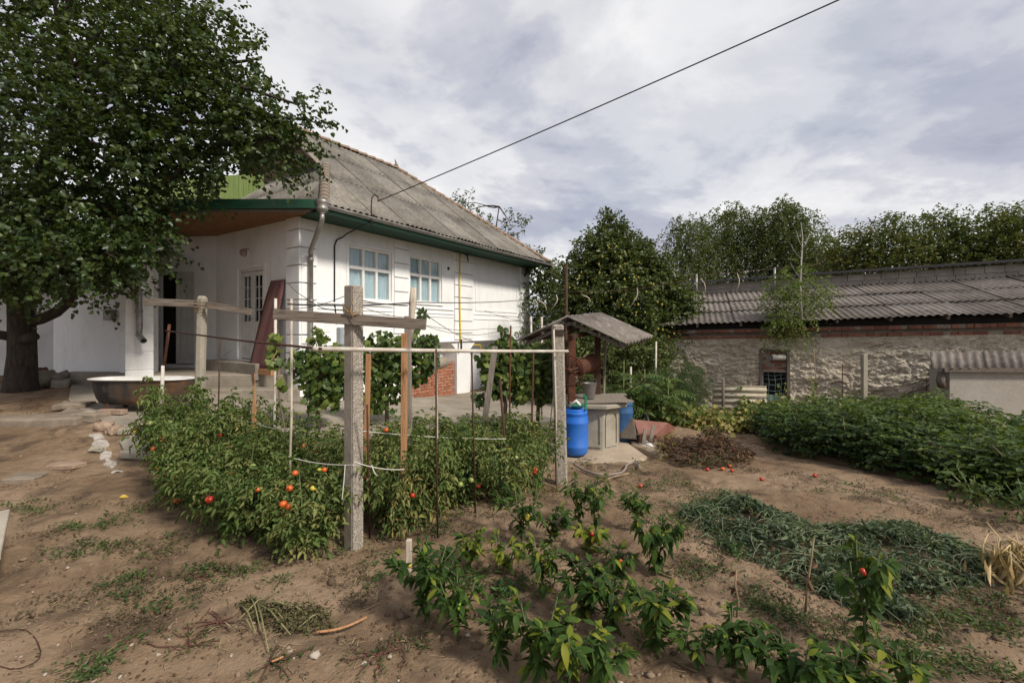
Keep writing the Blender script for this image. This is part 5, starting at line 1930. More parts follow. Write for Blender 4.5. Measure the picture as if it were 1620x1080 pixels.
tag(wobj('lime_spill', np.stack([LX, LY, LZ], -1).reshape(-1, 3), np.stack([ii, ii + 1, ii + nw_ + 1, ii + nw_], 1), simple('spilt lime', (.50, .46, .41), (.33, .28, .235), 14, .95, .6, .02)), 'crust of spilt white lime on the soil', kind='stuff')
# pale board at the left edge
bA, bB = Vector((-3.64, 3.30, .27)), Vector((-3.0, 2.67, .25))
bw2 = Vector((-.36, -.37, -.01))
th = Vector((0, 0, .035))
o = MB().hexa([bA, bB, bB + bw2, bA + bw2, bA + th, bB + th, bB + bw2 + th, bA + bw2 + th]).obj('raised_board', simple('pale board', (.30, .26, .21), (.40, .36, .29), 5, .8, .3), None, .005)
bc = (bA + bB + bw2) / 2 + bw2 * .0
rest(o, *((bA + bB + bw2) / 2))
tag(o, 'pale corner of a board raised above the soil at the left edge', 'board')
pc = bA.lerp(bB, .5) + bw2 * .55
o = MB().box((pc.x, pc.y, (pc.z - .012 + tzf(pc.x, pc.y) - .05) / 2), (.34, .30, pc.z - .012 - tzf(pc.x, pc.y) + .05), Matrix.Rotation(.78, 3, 'Z')).obj('board_block', concd, None, .012)
rest(o, pc.x, pc.y, tzf(pc.x, pc.y))
tag(o, 'dark block under the raised pale board at the left edge', 'block')
hz = lambda q: q + Vector((0, 0, .025))
line('garden_hose', [hz(gp(*q)) for q in ((908, 737), (925, 747), (950, 754), (978, 752), (988, 746), (992, 738), (1000, 735), (1010, 738), (1012, 744))], .014, simple('dull hose', (.20, .165, .14), (.27, .22, .19), 9, .7, 0), 'dull brown garden hose curving in front of the well', 'hose', 7)
line('dry_branch', [hz(gp(*q)) for q in ((955, 764), (972, 757), (995, 752))], .010, stemb, 'short dry branch on the soil below the hose', 'branch', 6)
line('wire_loop', [hz(gp(*q)) for q in ((-30, 1010), (10, 1004), (38, 1003), (54, 1015), (63, 1032), (62, 1048), (45, 1060), (20, 1066), (-10, 1060), (-40, 1066))], .0025, rustd, 'loose loop of rusty wire at the lower left corner', 'wire')
line('dry_branch', [hz(gp(*q)) for q in ((500, 1007), (530, 1003), (555, 995), (580, 983))], .007, woodo, 'bent pale dry stick right of the pulled weed heap', 'branch', 6)
line('dry_branch', [hz(gp(*q)) for q in ((430, 1054), (440, 1050), (448, 1046))], .005, woodo, 'short dry stick below the pulled weed heap', 'branch', 6)

# ================================================================== plants
G = np.random.default_rng(21)
apricot_l = leafmat('apricot leaf', [(.012, .028, .008), (.022, .046, .012), (.04, .070, .016), (.085, .115, .026)], .28, .42, .45)
pear_l = leafmat('pear leaf', [(.034, .055, .014), (.066, .092, .023), (.105, .13, .032), (.17, .18, .05)], .28, .45, .4)
birch_l = leafmat('birch leaf', [(.048, .068, .022), (.08, .105, .03), (.115, .138, .04), (.16, .172, .055)], .35, .55, .3)
walnut_l = leafmat('walnut leaf', [(.034, .055, .014), (.058, .085, .02), (.09, .115, .026), (.14, .135, .03), (.20, .12, .028)], .35, .5, .3)
far_l = leafmat('far leaf', [(.05, .075, .025), (.08, .11, .035), (.11, .14, .045)], .35, .55, .3)
tom_l = leafmat('tomato leaf', [(.034, .07, .021), (.06, .108, .028), (.10, .155, .04), (.165, .20, .06), (.28, .26, .085), (.26, .165, .065)], .3, .6, .25)
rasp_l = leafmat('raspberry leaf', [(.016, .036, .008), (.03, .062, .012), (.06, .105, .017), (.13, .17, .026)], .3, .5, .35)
weed_l = leafmat('weed leaf', [(.03, .06, .02), (.055, .095, .028), (.09, .13, .04), (.16, .16, .06)], .3, .6, .2)
melon_l = leafmat('limp grey green leaf', [(.07, .10, .062), (.115, .155, .09), (.165, .205, .118), (.23, .235, .135)], .25, .7, .15)
bean_l = leafmat('yellowing vine leaf', [(.05, .09, .02), (.10, .15, .035), (.21, .22, .06), (.38, .31, .10), (.36, .24, .11)], .35, .55, .25)
aspar_l = leafmat('feathery green', [(.03, .065, .022), (.055, .10, .032), (.085, .13, .042)], .3, .6, .2)
dry_l = leafmat('dry brown leaf', [(.07, .042, .028), (.12, .072, .042), (.18, .11, .065), (.12, .045, .033)], .2, .8, .1)
vine_ms = [leafmat('grape leaf ' + w_, c, .35, .5, .35, (.2, .26, .03)) for w_, c in
           (('deep green', [(.035, .07, .014), (.06, .10, .022)]), ('mid green', [(.07, .118, .022), (.11, .155, .032)]), ('light green', [(.14, .19, .035), (.22, .26, .055)]))]
pep_ms = [leafmat('pepper leaf ' + w_, c,   .32, .55, .14, (.2, .25, .02)) for w_, c in
          (('deep green', [(.022, .052, .012), (.036, .072, .016)]), ('mid green', [(.042, .09, .017), (.07, .12, .022)]), ('yellow green', [(.14, .185, .02), (.26, .26, .035)]))]
red_f = M('ripe red skin', (.42, .03, .012), .25, 0, .5).m
ora_f = M('orange red skin', (.55, .10, .015), .25, 0, .5).m
grn_f = M('unripe pale green skin', (.25, .31, .09), .3, 0, .5).m
yel_f = M('yellow skin', (.50, .40, .05), .3, 0, .5).m
pear_f = M('yellow green pear skin', (.33, .28, .055), .5, 0, .25).m
dgrn_f = M('green pepper skin', (.22, .36, .03), .25, 0, .5).m


def limb(p, q, r0, r1, bend=.12, n=7, g=None):
    g = g or G
    p, q = Vector(p), Vector(q)
    L_ = (q - p).length
    a, b = Vector(g.normal(size=3)) * bend * L_ * .5, Vector(g.normal(size=3)) * bend * L_ * .5
    pts, rr = [], []
    for i in range(n):
        t = i / (n - 1)
        o = a * math.sin(math.pi * t) + b * math.sin(2 * math.pi * t) * .5
        pts.append(p.lerp(q, t) + o)
        rr.append(r0 + (r1 - r0) * t ** .8)
    return pts, rr


def leaf_part(name, arrs, mat, parent, kind='stuff', **k):
    V, Q, R = leafmesh(arrs, **k)
    o = wobj(name, V, Q, mat, parent, rnd=R)
    if kind:
        o['kind'] = kind
    return o


def tree(name, label, base, trunk_pts, trunk_r, clumps, leafm, barkmat, leaf=.07, wid=.8, k=9, twig=.35, group=None, droop=.3, up=.35, inner=.5, seed=1, limb_r=.05, curl=.25, flat=.6, out=1.0, twigs=True, dens=1.0):
    """trunk + branches to every clump + a crown of leafy twigs. clumps: (centre, radii, number of twigs)"""
    g = np.random.default_rng(seed)
    r = thing(name, label, 'tree', base, 0, group)
    MB().tube(trunk_pts, trunk_r, 12).obj('trunk', barkmat, r)
    top = Vector(trunk_pts[-1])
    m_ = MB()
    for c, rad, n_ in clumps:
        c = Vector(c)
        i = int(np.argmin([(Vector(t) - c).length for t in trunk_pts[1:]])) + 1
        p = Vector(trunk_pts[i]) if (Vector(trunk_pts[i]) - c).length < (top - c).length else top
        pts, rr = limb(p, c, limb_r, limb_r * .35, g=g)
        m_.tube(pts, rr, 6)
        if twigs:
            R = np.broadcast_to(np.asarray(rad, float), (3,))
            for _ in range(4):
                e = c + Vector(unit(g.normal(size=3)) * R * .85)
                pts, rr = limb(c, e, limb_r * .34, .008, g=g, n=5)
                m_.tube(pts, rr, 4)
    m_.obj('branches', barkmat, r)
    arrs = [sprays(c, rad, int(n_ * dens), twig, k, leaf, wid, up, out, droop, inner, g, flat) for c, rad, n_ in clumps]
    leaf_part('crown', arrs, leafm, r, curl=curl)
    return r


# ------------------------------------------------------------------ the big apricot tree
AB = Vector((-9.55, 8.85, tzf(-9.55, 8.85)))
def cl(px, py, Y, rpx, n_, squash=1., dr=1.0):
    r = rpx / F * Y
    return (pt(px, py, Y), (r, r * dr, r * squash), n_)
ap = [cl(60, 60, 8.6, 120, 230), cl(170, 20, 8.8, 120, 240), cl(270, 60, 8.5, 95, 200), cl(325, 110, 8.2, 70, 130), cl(378, 160, 8.0, 54, 90, .8), cl(420, 215, 7.9, 46, 75, .75), cl(460, 232, 7.8, 26, 30, .7),
      cl(300, 180, 8.2, 100, 200), cl(200, 160, 7.8, 120, 240), cl(80, 180, 7.9, 130, 260), cl(-40, 150, 8.3, 130, 200), cl(380, 235, 8.0, 60, 95, .7), cl(278, 252, 8.0, 66, 110, .7),
      cl(190, 290, 7.7, 105, 220), cl(70, 310, 7.8, 110, 240), cl(-30, 320, 8.2, 100, 150), cl(205, 345, 7.8, 44, 60), cl(150, 380, 7.8, 85, 150, .8), cl(50, 400, 7.9, 85, 160, .75), cl(180, 395, 7.6, 40, 50, .7),
      cl(140, 425, 7.7, 46, 50, .5), cl(238, 385, 7.5, 20, 14, .8), cl(-10, 430, 8.1, 55, 70, .7), cl(120, -60, 8.8, 130, 150), cl(250, -40, 8.8, 90, 90), cl(-20, 30, 8.8, 110, 120), cl(322, 15, 8.6, 24, 16), cl(400, 95, 8.1, 14, 8), cl(492, 190, 7.8, 14, 9), cl(470, 165, 7.9, 16, 10), cl(40, 415, 7.2, 60, 80, .6), cl(110, 405, 7.0, 56, 80, .6), cl(165, 400, 7.0, 42, 50, .55), cl(-40, 400, 7.3, 70, 90)]
trunkp = [AB - Vector((0, 0, .3)), AB + Vector((0, 0, .15)), AB + Vector((.03, .0, .7)), AB + Vector((.02, 0, 1.25)), AB + Vector((.1, -.1, 1.9)), AB + Vector((.3, -.2, 2.8)), AB + Vector((.6, -.3, 3.8)), AB + Vector((1.0, -.3, 4.9)), AB + Vector((1.2, -.3, 6.0))]
apr_t = tree('apricot_tree', 'large dark green apricot tree overhanging the veranda at left', AB, trunkp, [.34, .25, .215, .205, .19, .14, .14, .10, .05], ap, apricot_l, bark, leaf=.076, wid=.95, k=14, twig=.52, seed=11, limb_r=.06, inner=.12, curl=.35, dens=.92)
m_ = MB()
for q0, q1, r0, r1 in ((AB + Vector((.05, 0, 1.3)), pt(160, 400, 8.5), .11, .07), (pt(160, 400, 8.5), pt(300, 260, 8.1), .07, .045), (pt(300, 260, 8.1), pt(430, 220, 7.9), .05, .02), (AB + Vector((.3, -.2, 2.8)), pt(350, 120, 8.2), .11, .03), (AB + Vector((0, 0, 1.5)), pt(-60, 330, 8.3), .15, .05)):
    pts, rr = limb(q0, q1, r0, r1, .08, 8)
    m_.tube(pts, rr, 9)
m_.obj('limb', bark, apr_t)
for q0, q1, r0 in ((AB + Vector((.15, -.1, .98)), AB + Vector((.50, -.22, 1.05)), .10), (AB + Vector((-.1, -.1, 1.05)), AB + Vector((-.42, -.2, 1.12)), .09)):
    MB().tube([q0, q0.lerp(q1, .8), q1], [r0, r0 * .9, r0 * .8], 10).obj('limb_stub', bark, apr_t)

# ------------------------------------------------------------------ pear tree, birches, walnuts and others
def gtree(name, label, px, py_base_z, Y, clumps_px, leafm, barkmat, leaf, wid, k, twig, seed, group=None, tr=.12, lr_=.05, **kw):
    x = (px - CX) / F * Y
    b = Vector((x, Y, py_base_z))
    cls = [cl(*c) for c in clumps_px]
    topz_ = max(c[0].z for c in cls) - .3
    tp_ = [b - Vector((0, 0, .3))] + [b + Vector((G.normal() * .06 * i, G.normal() * .06 * i, (topz_ - b.z) * i / 6)) for i in range(1, 7)]
    return tree(name, label, b, tp_, [tr * (1 - .13 * i) for i in range(7)], cls, leafm, barkmat, leaf, wid, k, twig, group, seed=seed, limb_r=lr_, **kw)


pear = gtree('pear_tree', 'dense dark pear tree with yellow fruit between house and barn', 975, -.45, 13, [
    (966, 372, 13.2, 22, 42, 1.2), (946, 402, 13, 36, 90), (988, 400, 13, 30, 72), (922, 440, 12.9, 34, 84), (966, 440, 12.6, 42, 120), (1016, 436, 12.9, 40, 110), (905, 485, 12.7, 30, 70), (945, 492, 12.3, 44, 125), (995, 485, 12.2, 46, 135),
    (1042, 456, 12.8, 34, 90), (1074, 478, 12.6, 24, 52), (1082, 506, 12.6, 18, 30), (900, 530, 12.5, 26, 50), (950, 545, 12.2, 40, 90), (1005, 532, 12.2, 46, 115), (1054, 522, 12.4, 28, 55), (985, 560, 12.4, 42, 80), (962, 346, 13.2, 6, 5, 2.2), (982, 366, 13.2, 6, 5, 2.0), (938, 402, 13.2, 7, 5, 1.8), (1014, 404, 13.2, 22, 44), (1048, 434, 13, 7, 5, 1.8)],
    pear_l, bark, .088, .66, 11, .34, 31, tr=.14, inner=.2, dens=3.2)
pm = mesh_np('pear', *(lambda V, Q: (V, Q))(*(lambda th, ph: (np.stack([.032 * np.outer(np.sin(th), np.cos(ph)), .032 * np.outer(np.sin(th), np.sin(ph)), .042 * np.outer(np.cos(th), np.ones_like(ph)) - .01], -1).reshape(-1, 3),
    np.array([[i * 8 + j, i * 8 + (j + 1) % 8, (i + 1) * 8 + (j + 1) % 8, (i + 1) * 8 + j] for i in range(5) for j in range(8)])))(np.linspace(.01, math.pi - .01, 6), np.arange(8) * math.pi / 4)), mat=pear_f, smooth=True)
inv = wm(pear).inverted()
for i in range(60):
    c, R, _ = [cl(*q) for q in ((960, 410, 12.6, 36, 0), (1000, 475, 11.9, 50, 0), (920, 460, 12.4, 36, 0), (965, 440, 12.2, 48, 0), (1010, 515, 11.9, 50, 0))][i % 5]
    d = unit(G.normal(size=3) + np.array([0, -1.2, 0]))
    p = c + Vector(d * np.array(R) * G.uniform(.9, 1.12))
    lobj('pear', pm, pear, inv @ Matrix.Translation(p) @ Matrix.Scale(G.uniform(.55, .85), 4))

bi = 0
for px, Y, cls_, lb in (
        (1095, 30, [(1085, 381, 30, 34, 75, 1.1), (1110, 411, 30, 42, 95, 1.1), (1075, 426, 30, 36, 80, 1.1), (1105, 461, 29.6, 38, 70), (1085, 361, 30, 20, 30)], 'weeping birch leftmost of the tall row behind the barn'),
        (1150, 31, [(1150, 356, 31, 30, 70, 1.1), (1135, 386, 31, 40, 95, 1.2), (1170, 396, 30.6, 44, 110, 1.2), (1150, 436, 30.5, 48, 110, 1.1), (1165, 346, 31, 18, 25)], 'tall weeping birch second from the left behind the barn'),
        (1200, 30, [(1195, 361, 30, 28, 60, 1.2), (1210, 391, 30, 42, 100, 1.2), (1195, 431, 29.6, 44, 100, 1.2), (1220, 456, 29.6, 34, 60)], 'weeping birch just left of the white birch stem'),
        (1245, 29, [(1243, 341, 29, 22, 50, 1.3), (1235, 366, 29, 34, 85, 1.2), (1262, 376, 29, 36, 95, 1.2), (1245, 411, 28.7, 44, 110, 1.2), (1270, 436, 28.7, 38, 75), (1240, 332, 29, 10, 10)], 'tallest weeping birch right of centre behind the barn'),
        (1300, 27, [(1295, 401, 27, 28, 60, 1.1), (1310, 426, 27, 34, 80, 1.1), (1290, 451, 26.7, 32, 55)], 'shorter weeping birch joining the walnut trees behind the barn')):
    gtree('weeping_birch', lb, px, -.5, Y, cls_, birch_l, barkw, .13, .6, 14, 1.1, 60 + bi, 'weeping birches behind the barn', tr=.2, lr_=.07, droop=1.25, up=.1, inner=.15, flat=.2, dens=2.9)
    bi += 1
wi = 0
for px, Y, cls_, lb in (
        (1350, 23, [(1340, 405, 23, 34, 70), (1365, 385, 23, 26, 45), (1345, 435, 22.6, 34, 60), (1320, 425, 23, 26, 40), (1375, 425, 22.8, 28, 45)], 'leftmost walnut tree in the row over the barn roof'),
        (1410, 22, [(1410, 385, 22, 36, 75), (1395, 415, 21.8, 38, 70), (1430, 420, 21.7, 36, 65), (1417, 360, 22, 14, 16), (1445, 395, 22, 24, 35)], 'walnut tree second from the left over the barn roof'),
        (1480, 22, [(1475, 380, 22, 36, 75), (1500, 400, 21.8, 38, 75), (1465, 415, 21.7, 34, 60), (1485, 355, 22, 16, 20), (1520, 420, 21.6, 32, 50)], 'walnut tree in the middle right over the barn roof'),
        (1560, 21, [(1560, 370, 21, 36, 75), (1585, 395, 20.8, 40, 85), (1545, 405, 20.7, 36, 65), (1600, 360, 21, 24, 35), (1575, 425, 20.7, 36, 55)], 'tall walnut tree near the right edge over the barn roof'),
        (1640, 20, [(1625, 365, 20, 32, 60), (1645, 400, 20, 46, 95), (1620, 415, 19.8, 36, 60)], 'walnut tree cut by the right edge over the barn roof')):
    gtree('walnut_tree', lb, px, -.5, Y, cls_, walnut_l, bark, .135, .52, 9, .75, 80 + wi, 'walnut trees behind the barn', tr=.16, lr_=.06, droop=.35, up=.55, inner=.2, dens=3.0)
    wi += 1
gtree('orchard_tree', 'loose leafy tree behind the house roof slope', 770, -.4, 21, [(740, 335, 21, 13, 14, 2.0), (758, 350, 21, 12, 12, 2.0), (775, 365, 21, 13, 14, 1.8), (800, 360, 21, 7, 7, 2.6), (815, 350, 21, 6, 6, 2.6), (830, 365, 21, 7, 7, 2.0), (805, 385, 21, 18, 22), (760, 380, 21, 26, 30), (720, 325, 21, 10, 10, 1.5), (790, 400, 21, 28, 36), (835, 410, 21, 22, 26)],
      far_l, bark, .13, .55, 10, .6, 101, tr=.1, lr_=.035, inner=.2, up=.9, out=.35)
gtree('orchard_tree', 'smaller tree filling the gap between house corner and pear tree', 868, -.4, 17, [(862, 440, 17, 26, 45), (880, 455, 17, 26, 45), (855, 480, 17, 28, 50), (880, 500, 16.6, 32, 55), (850, 520, 16.6, 26, 36), (848, 430, 17.2, 12, 12), (872, 425, 17, 9, 9)],
      far_l, bark, .11, .6, 10, .45, 102, tr=.09, lr_=.035, inner=.25, dens=2.2)
# young white stemmed birch growing out of the barn eave
sb = bf(3.35, .05, 1.62)
bt_ = thing('birch_sapling', 'young birch with a bare white stem growing from the barn eave', 'tree', sb)
st = [sb, pt(1268, 500, sb.y - .25), pt(1266, 450, sb.y - .2), pt(1268, 410, sb.y - .1), pt(1270, 375, sb.y), pt(1267, 352, sb.y)]
MB().tube(st, [.028, .026, .022, .016, .010, .004], 7).obj('trunk', barkw, bt_)
m_ = MB()
for q0, q1 in (((1268, 410), (1250, 385)), ((1269, 395), (1281, 370)), ((1267, 440), (1250, 415)), ((1268, 480), (1236, 455)), ((1267, 470), (1295, 450)), ((1268, 500), (1300, 470)), ((1267, 500), (1230, 490)), ((1268, 390), (1260, 365)), ((1266, 505), (1240, 520)), ((1268, 495), (1286, 480))):
    m_.tube([pt(*q0, sb.y - .15), pt((q0[0] + q1[0]) / 2, (q0[1] + q1[1]) / 2 + 3, sb.y - .2), pt(*q1, sb.y - .15)], [.008, .006, .003], 4)
m_.obj('branches', barkw, bt_)
ycl = [(1240, 455, 11, 22, 22), (1232, 480, 11, 24, 26), (1255, 435, 11, 20, 18), (1290, 455, 11, 22, 20), (1300, 475, 11, 14, 9), (1245, 505, 10.9, 24, 28), (1265, 515, 10.9, 22, 24), (1232, 515, 10.8, 16, 14), (1280, 480, 11, 16, 10), (1252, 470, 10.9, 22, 18)]
leaf_part('crown', [sprays(*cl(*c)[:2], cl(*c)[2] * 3, .3, 10, .05, .7, .2, .8, .8, .2, G) for c in ycl],
          leafmat('young birch leaf', [(.09, .14, .03), (.14, .19, .04), (.20, .24, .06)], .4), bt_)


# ------------------------------------------------------------------ raspberry hedge
def bush_mesh(seed, h=.75, r=.5, n=260):
    g = np.random.default_rng(seed)
    parts = []
    # canes
    V, Q, R = [], [], []
    na = n
    th = g.uniform(0, 2 * math.pi, na)
    rr = r * np.sqrt(g.random(na))
    zz_ = h * (.12 + .9 * g.random(na) ** .75) * (1 - .45 * (rr / r) ** 2)
    C = np.stack([rr * np.cos(th), rr * np.sin(th), zz_], 1)
    # compound leaves: three or five leaflets on a stalk
    d = unit(np.stack([np.cos(th), np.sin(th), g.uniform(-.2, .8, na)], 1) + g.normal(size=(na, 3)) * .5)
    arrs = []
    rn = np.clip(.15 + .55 * zz_ / h + g.normal(size=na) * .22, 0, 1)  # tone rises with height: lit tops and shaded foot put into leaf colour
    for ang, off, s in ((0, .075, 1.1), (1.0, .045, .9), (-1.0, .045, .9), (1.7, .02, .75), (-1.7, .02, .75)):
        side = unit(np.cross(d, [0, 0, 1.]))
        A = unit(d * math.cos(ang) + side * math.sin(ang) + np.array([0, 0, -.25]))
        P = C + d * off
        Nn = unit(np.array([0, 0, 1.]) + d * .5 + g.normal(size=(na, 3)) * .3)
        L_ = .062 * s * g.uniform(.75, 1.2, na)
        arrs.append((P, A, Nn, L_, L_ * .68, rn))
    return leafmesh(arrs, curl=.2), C


def cane_mb(seed, h, r, n=9):
    g = np.random.default_rng(seed)
    m_ = MB()
    for _ in range(n):
        a = g.uniform(0, 6.28)
        q = Vector((math.cos(a) * r * .8, math.sin(a) * r * .8, h * g.uniform(.55, .88)))
        m_.tube([Vector((q.x * .25, q.y * .25, -.03)), Vector((q.x * .55, q.y * .55, q.z * .6)), q], [.007, .006, .003], 5)
    return m_


def proto_bush(name, label, cat, seed, h, r, n, mat, group, fol='foliage', stemm=None):
    t = thing(name, label, cat, (0, 0, 0), 0, group)
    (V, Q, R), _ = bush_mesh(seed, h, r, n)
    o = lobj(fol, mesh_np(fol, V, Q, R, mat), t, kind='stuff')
    cane_mb(seed + 1, h, r).obj('canes', stemm or stemb, t)
    return t


protos = [proto_bush('raspberry_bush', 'raspberry bush', 'bush', 200 + i, .72 + .06 * i, .52, 520, rasp_l, 'raspberry bushes in the hedge') for i in range(4)]
spots = []
gh = np.random.default_rng(8)
rown = {0: 'front row of the hedge', 1: 'second row of the hedge', 2: 'third row of the hedge', 3: 'back row of the hedge'}
words = ['first', 'second', 'third', 'fourth', 'fifth', 'sixth', 'seventh', 'eighth', 'ninth', 'tenth', 'eleventh', 'twelfth', 'thirteenth', 'fourteenth', 'fifteenth', 'sixteenth', 'seventeenth', 'eighteenth', 'nineteenth', 'twentieth',
         'twenty-first', 'twenty-second', 'twenty-third', 'twenty-fourth', 'twenty-fifth', 'twenty-sixth', 'twenty-seventh', 'twenty-eighth', 'twenty-ninth', 'thirtieth']
front = [(4.95, 8.3), (4.75, 7.6), (4.5, 6.95), (4.6, 6.25), (4.75, 5.6), (4.9, 4.95), (5.05, 4.4), (5.1, 3.85)]
for row in range(4):
    k = 0
    for i, (x, y) in enumerate(front):
        xx_ = x + row * .85 + gh.normal() * .06 + .12
        yy_ = y + row * (.12 if row < 3 else .16) + gh.normal() * .06
        if xx_ > 1.13 * yy_ + .6 or yy_ > 9.9 - .38 * (xx_ - 3.9):
            continue
        spots.append((xx_, yy_, row, k))
        k += 1
used = set()
for j, (x, y, row, k) in enumerate(spots):
    p = protos[j % 4]
    o = p if j < 4 else copy_tree(p)
    s_ = gh.uniform(.9, 1.12)
    o.location = on(x, y)
    o.rotation_euler = (0, 0, gh.uniform(0, 6.28))
    far = 1.0 if y > 5.5 else .92
    o.scale = (s_ * 1.1, s_ * 1.1, s_ * far * (.90 if row else .84))
    o['label'] = 'raspberry bush, %s from the far end, %s' % (words[k], rown[row])

# dense shrubs closing the view behind the well
for i, (px, Y, cls_, lb) in enumerate(((910, 11.2, [(895, 560, 11.2, 34, 60), (925, 555, 11.2, 36, 70), (910, 590, 11, 40, 70), (880, 585, 11.2, 28, 40)], 'dark shrub behind the winch and the grapevine'),
                                       (1000, 11.0, [(985, 560, 11, 40, 75), (1020, 570, 10.8, 36, 65), (960, 590, 10.8, 34, 55), (1005, 600, 10.6, 40, 65), (1045, 560, 11, 22, 30)], 'dark shrub filling the gap between well hood and barn'))):
    gtree('shrub', lb, px, -.4, Y, cls_, pear_l, bark, .07, .6, 10, .3, 150 + i, tr=.05, lr_=.025, inner=.2, dens=2.4)['category'] = 'shrub'

# ------------------------------------------------------------------ plants behind the well
def feathery(name, label, x, y, h, r, n, seed, mat=aspar_l):
    g = np.random.default_rng(seed)
    t = thing(name, label, 'plant', on(x, y))
    b = on(x, y)
    m_ = MB()
    tips = []
    for _ in range(7):
        a = g.uniform(0, 6.28)
        q = b + Vector((math.cos(a) * r * g.uniform(.3, .9), math.sin(a) * r * .7, h * g.uniform(.7, 1.05)))
        tips.append(q)
        m_.tube([b, b.lerp(q, .5) + Vector((0, 0, .08)), q], [.008, .006, .002], 5)
    m_.obj('stems', stemg, t)
    T = np.array([t_[:] for t_ in tips])
    i = g.integers(0, 7, n)
    f = g.uniform(.25, 1.02, n)[:, None]
    bb = np.array(b[:])
    P = bb + (T[i] - bb) * f + g.normal(size=(n, 3)) * np.array([.09, .09, .06]) * (1.5 - f)
    A = unit(g.normal(size=(n, 3)) + np.array([0, 0, .5]))
    V, Q = leaves(P, A, rdir(n, g), g.uniform(.03, .08, n), .006, fold=.0, curl=.1)
    wobj('foliage', V, Q, mat, t, rnd=np.repeat(g.random(n), 6), kind='stuff')
    return t


feathery('asparagus_plant', 'tall feathery asparagus plant against the clay wall', 2.95, 8.7, 1.25, .55, 9000, 301)
feathery('asparagus_plant', 'shorter feathery asparagus plant right of the tall one', 3.65, 9.3, 1.05, .55, 6500, 302)
feathery('asparagus_plant', 'feathery sprig leaning along the clay wall top left', 3.9, 10.4, 1.2, .6, 1500, 303)


def broad_plant(name, label, x, y, h, r, n, leaf, wid, mat, seed, cat='plant', group=None, curl=.3, stems=6, yellow=0.):
    g = np.random.default_rng(seed)
    b = on(x, y)
    t = thing(name, label, cat, b, 0, group)
    m_ = MB()
    tips = []
    for _ in range(stems):
        a = g.uniform(0, 6.28)
        q = b + Vector((math.cos(a) * r * g.uniform(.2, .95), math.sin(a) * r * g.uniform(.2, .95), h * g.uniform(.45, 1.05)))
        tips.append(q)
        m_.tube([b, b.lerp(q, .5) + Vector((0, 0, .1 * h)), q], [.009, .007, .003], 5)
    m_.obj('stems', stemg, t)
    T = np.array([q[:] for q in tips])
    bb = np.array(b[:])
    i = g.integers(0, stems, n)
    f = g.uniform(.15, 1.05, n)[:, None]
    P = bb + (T[i] - bb) * f + np.array([0, 0, .1 * h]) * (4 * f * (1 - f)) + g.normal(size=(n, 3)) * np.array([r * .28, r * .28, h * .10])
    P[:, 2] = np.maximum(P[:, 2], bb[2] + .03)
    d = unit((P - bb) * np.array([1, 1, .2]) + g.normal(size=(n, 3)) * .15)
    A = unit(d + np.array([0, 0, -.35]) + g.normal(size=(n, 3)) * .45)
    Nn = unit(np.array([0, -.35, .8]) + d * .3 + g.normal(size=(n, 3)) * .4)
    L_ = leaf * g.uniform(.6, 1.25, n)
    rn = np.clip(g.random(n) * .55 + yellow * (1.1 - f[:, 0]) * g.random(n) + .15 * g.random(n), 0, 1)
    V, Q = leaves(P, A, Nn, L_, L_ * wid, curl=curl, shape=(.3, .55, .7, .45))
    wobj('foliage', V, Q, mat, t, rnd=np.repeat(rn, 6), kind='stuff')
    return t


for i, (x, y, h, r, n, lb, ye) in enumerate((
        (2.55, 8.3, .62, .5, 190, 'yellowing squash vine just behind the wheelbarrow', .6), (3.1, 8.35, .55, .5, 190, 'yellowing squash vine in front of the asparagus', .7), (3.55, 8.9, .42, .45, 150, 'yellowing vine left of the cream corrugated sheet', .8),
        (3.45, 8.1, .42, .42, 160, 'low yellow vine right of the earth heap', .9), (3.95, 9.2, .40, .35, 110, 'dark leaved vine in front of the corrugated sheet', .2), (4.95, 9.35, .45, .40, 150, 'yellow vine between corrugated sheet and vent window', 1.0),
        (4.3, 8.5, .38, .4, 150, 'straggling yellow vine at the far end of the hedge', 1.0), (5.3, 9.6, .6, .4, 150, 'yellow vine under the barn vent window', .7))):
    broad_plant('squash_vine', lb, x, y, h, r, int(n * 2.2), .078, .95, bean_l, 320 + i, 'vine', 'yellowing vines below the barn', yellow=ye)
for i, (x, y, h, lb) in enumerate(((5.75, 9.75, 1.0, 'climbing bean shoot just right of the barn vent window'), (6.35, 9.6, .9, 'climbing bean shoot on the pale dry stalk'), (4.85, 9.55, .75, 'bean shoot before the corrugated sheet'))):
    broad_plant('bean_shoot', lb, x, y, h, .14, 46, .075, .7, bean_l, 340 + i, stems=3)
heaven_l = leafmat('pinnate leaf', [(.04, .085, .02), (.075, .13, .03), (.12, .17, .042)], .35)
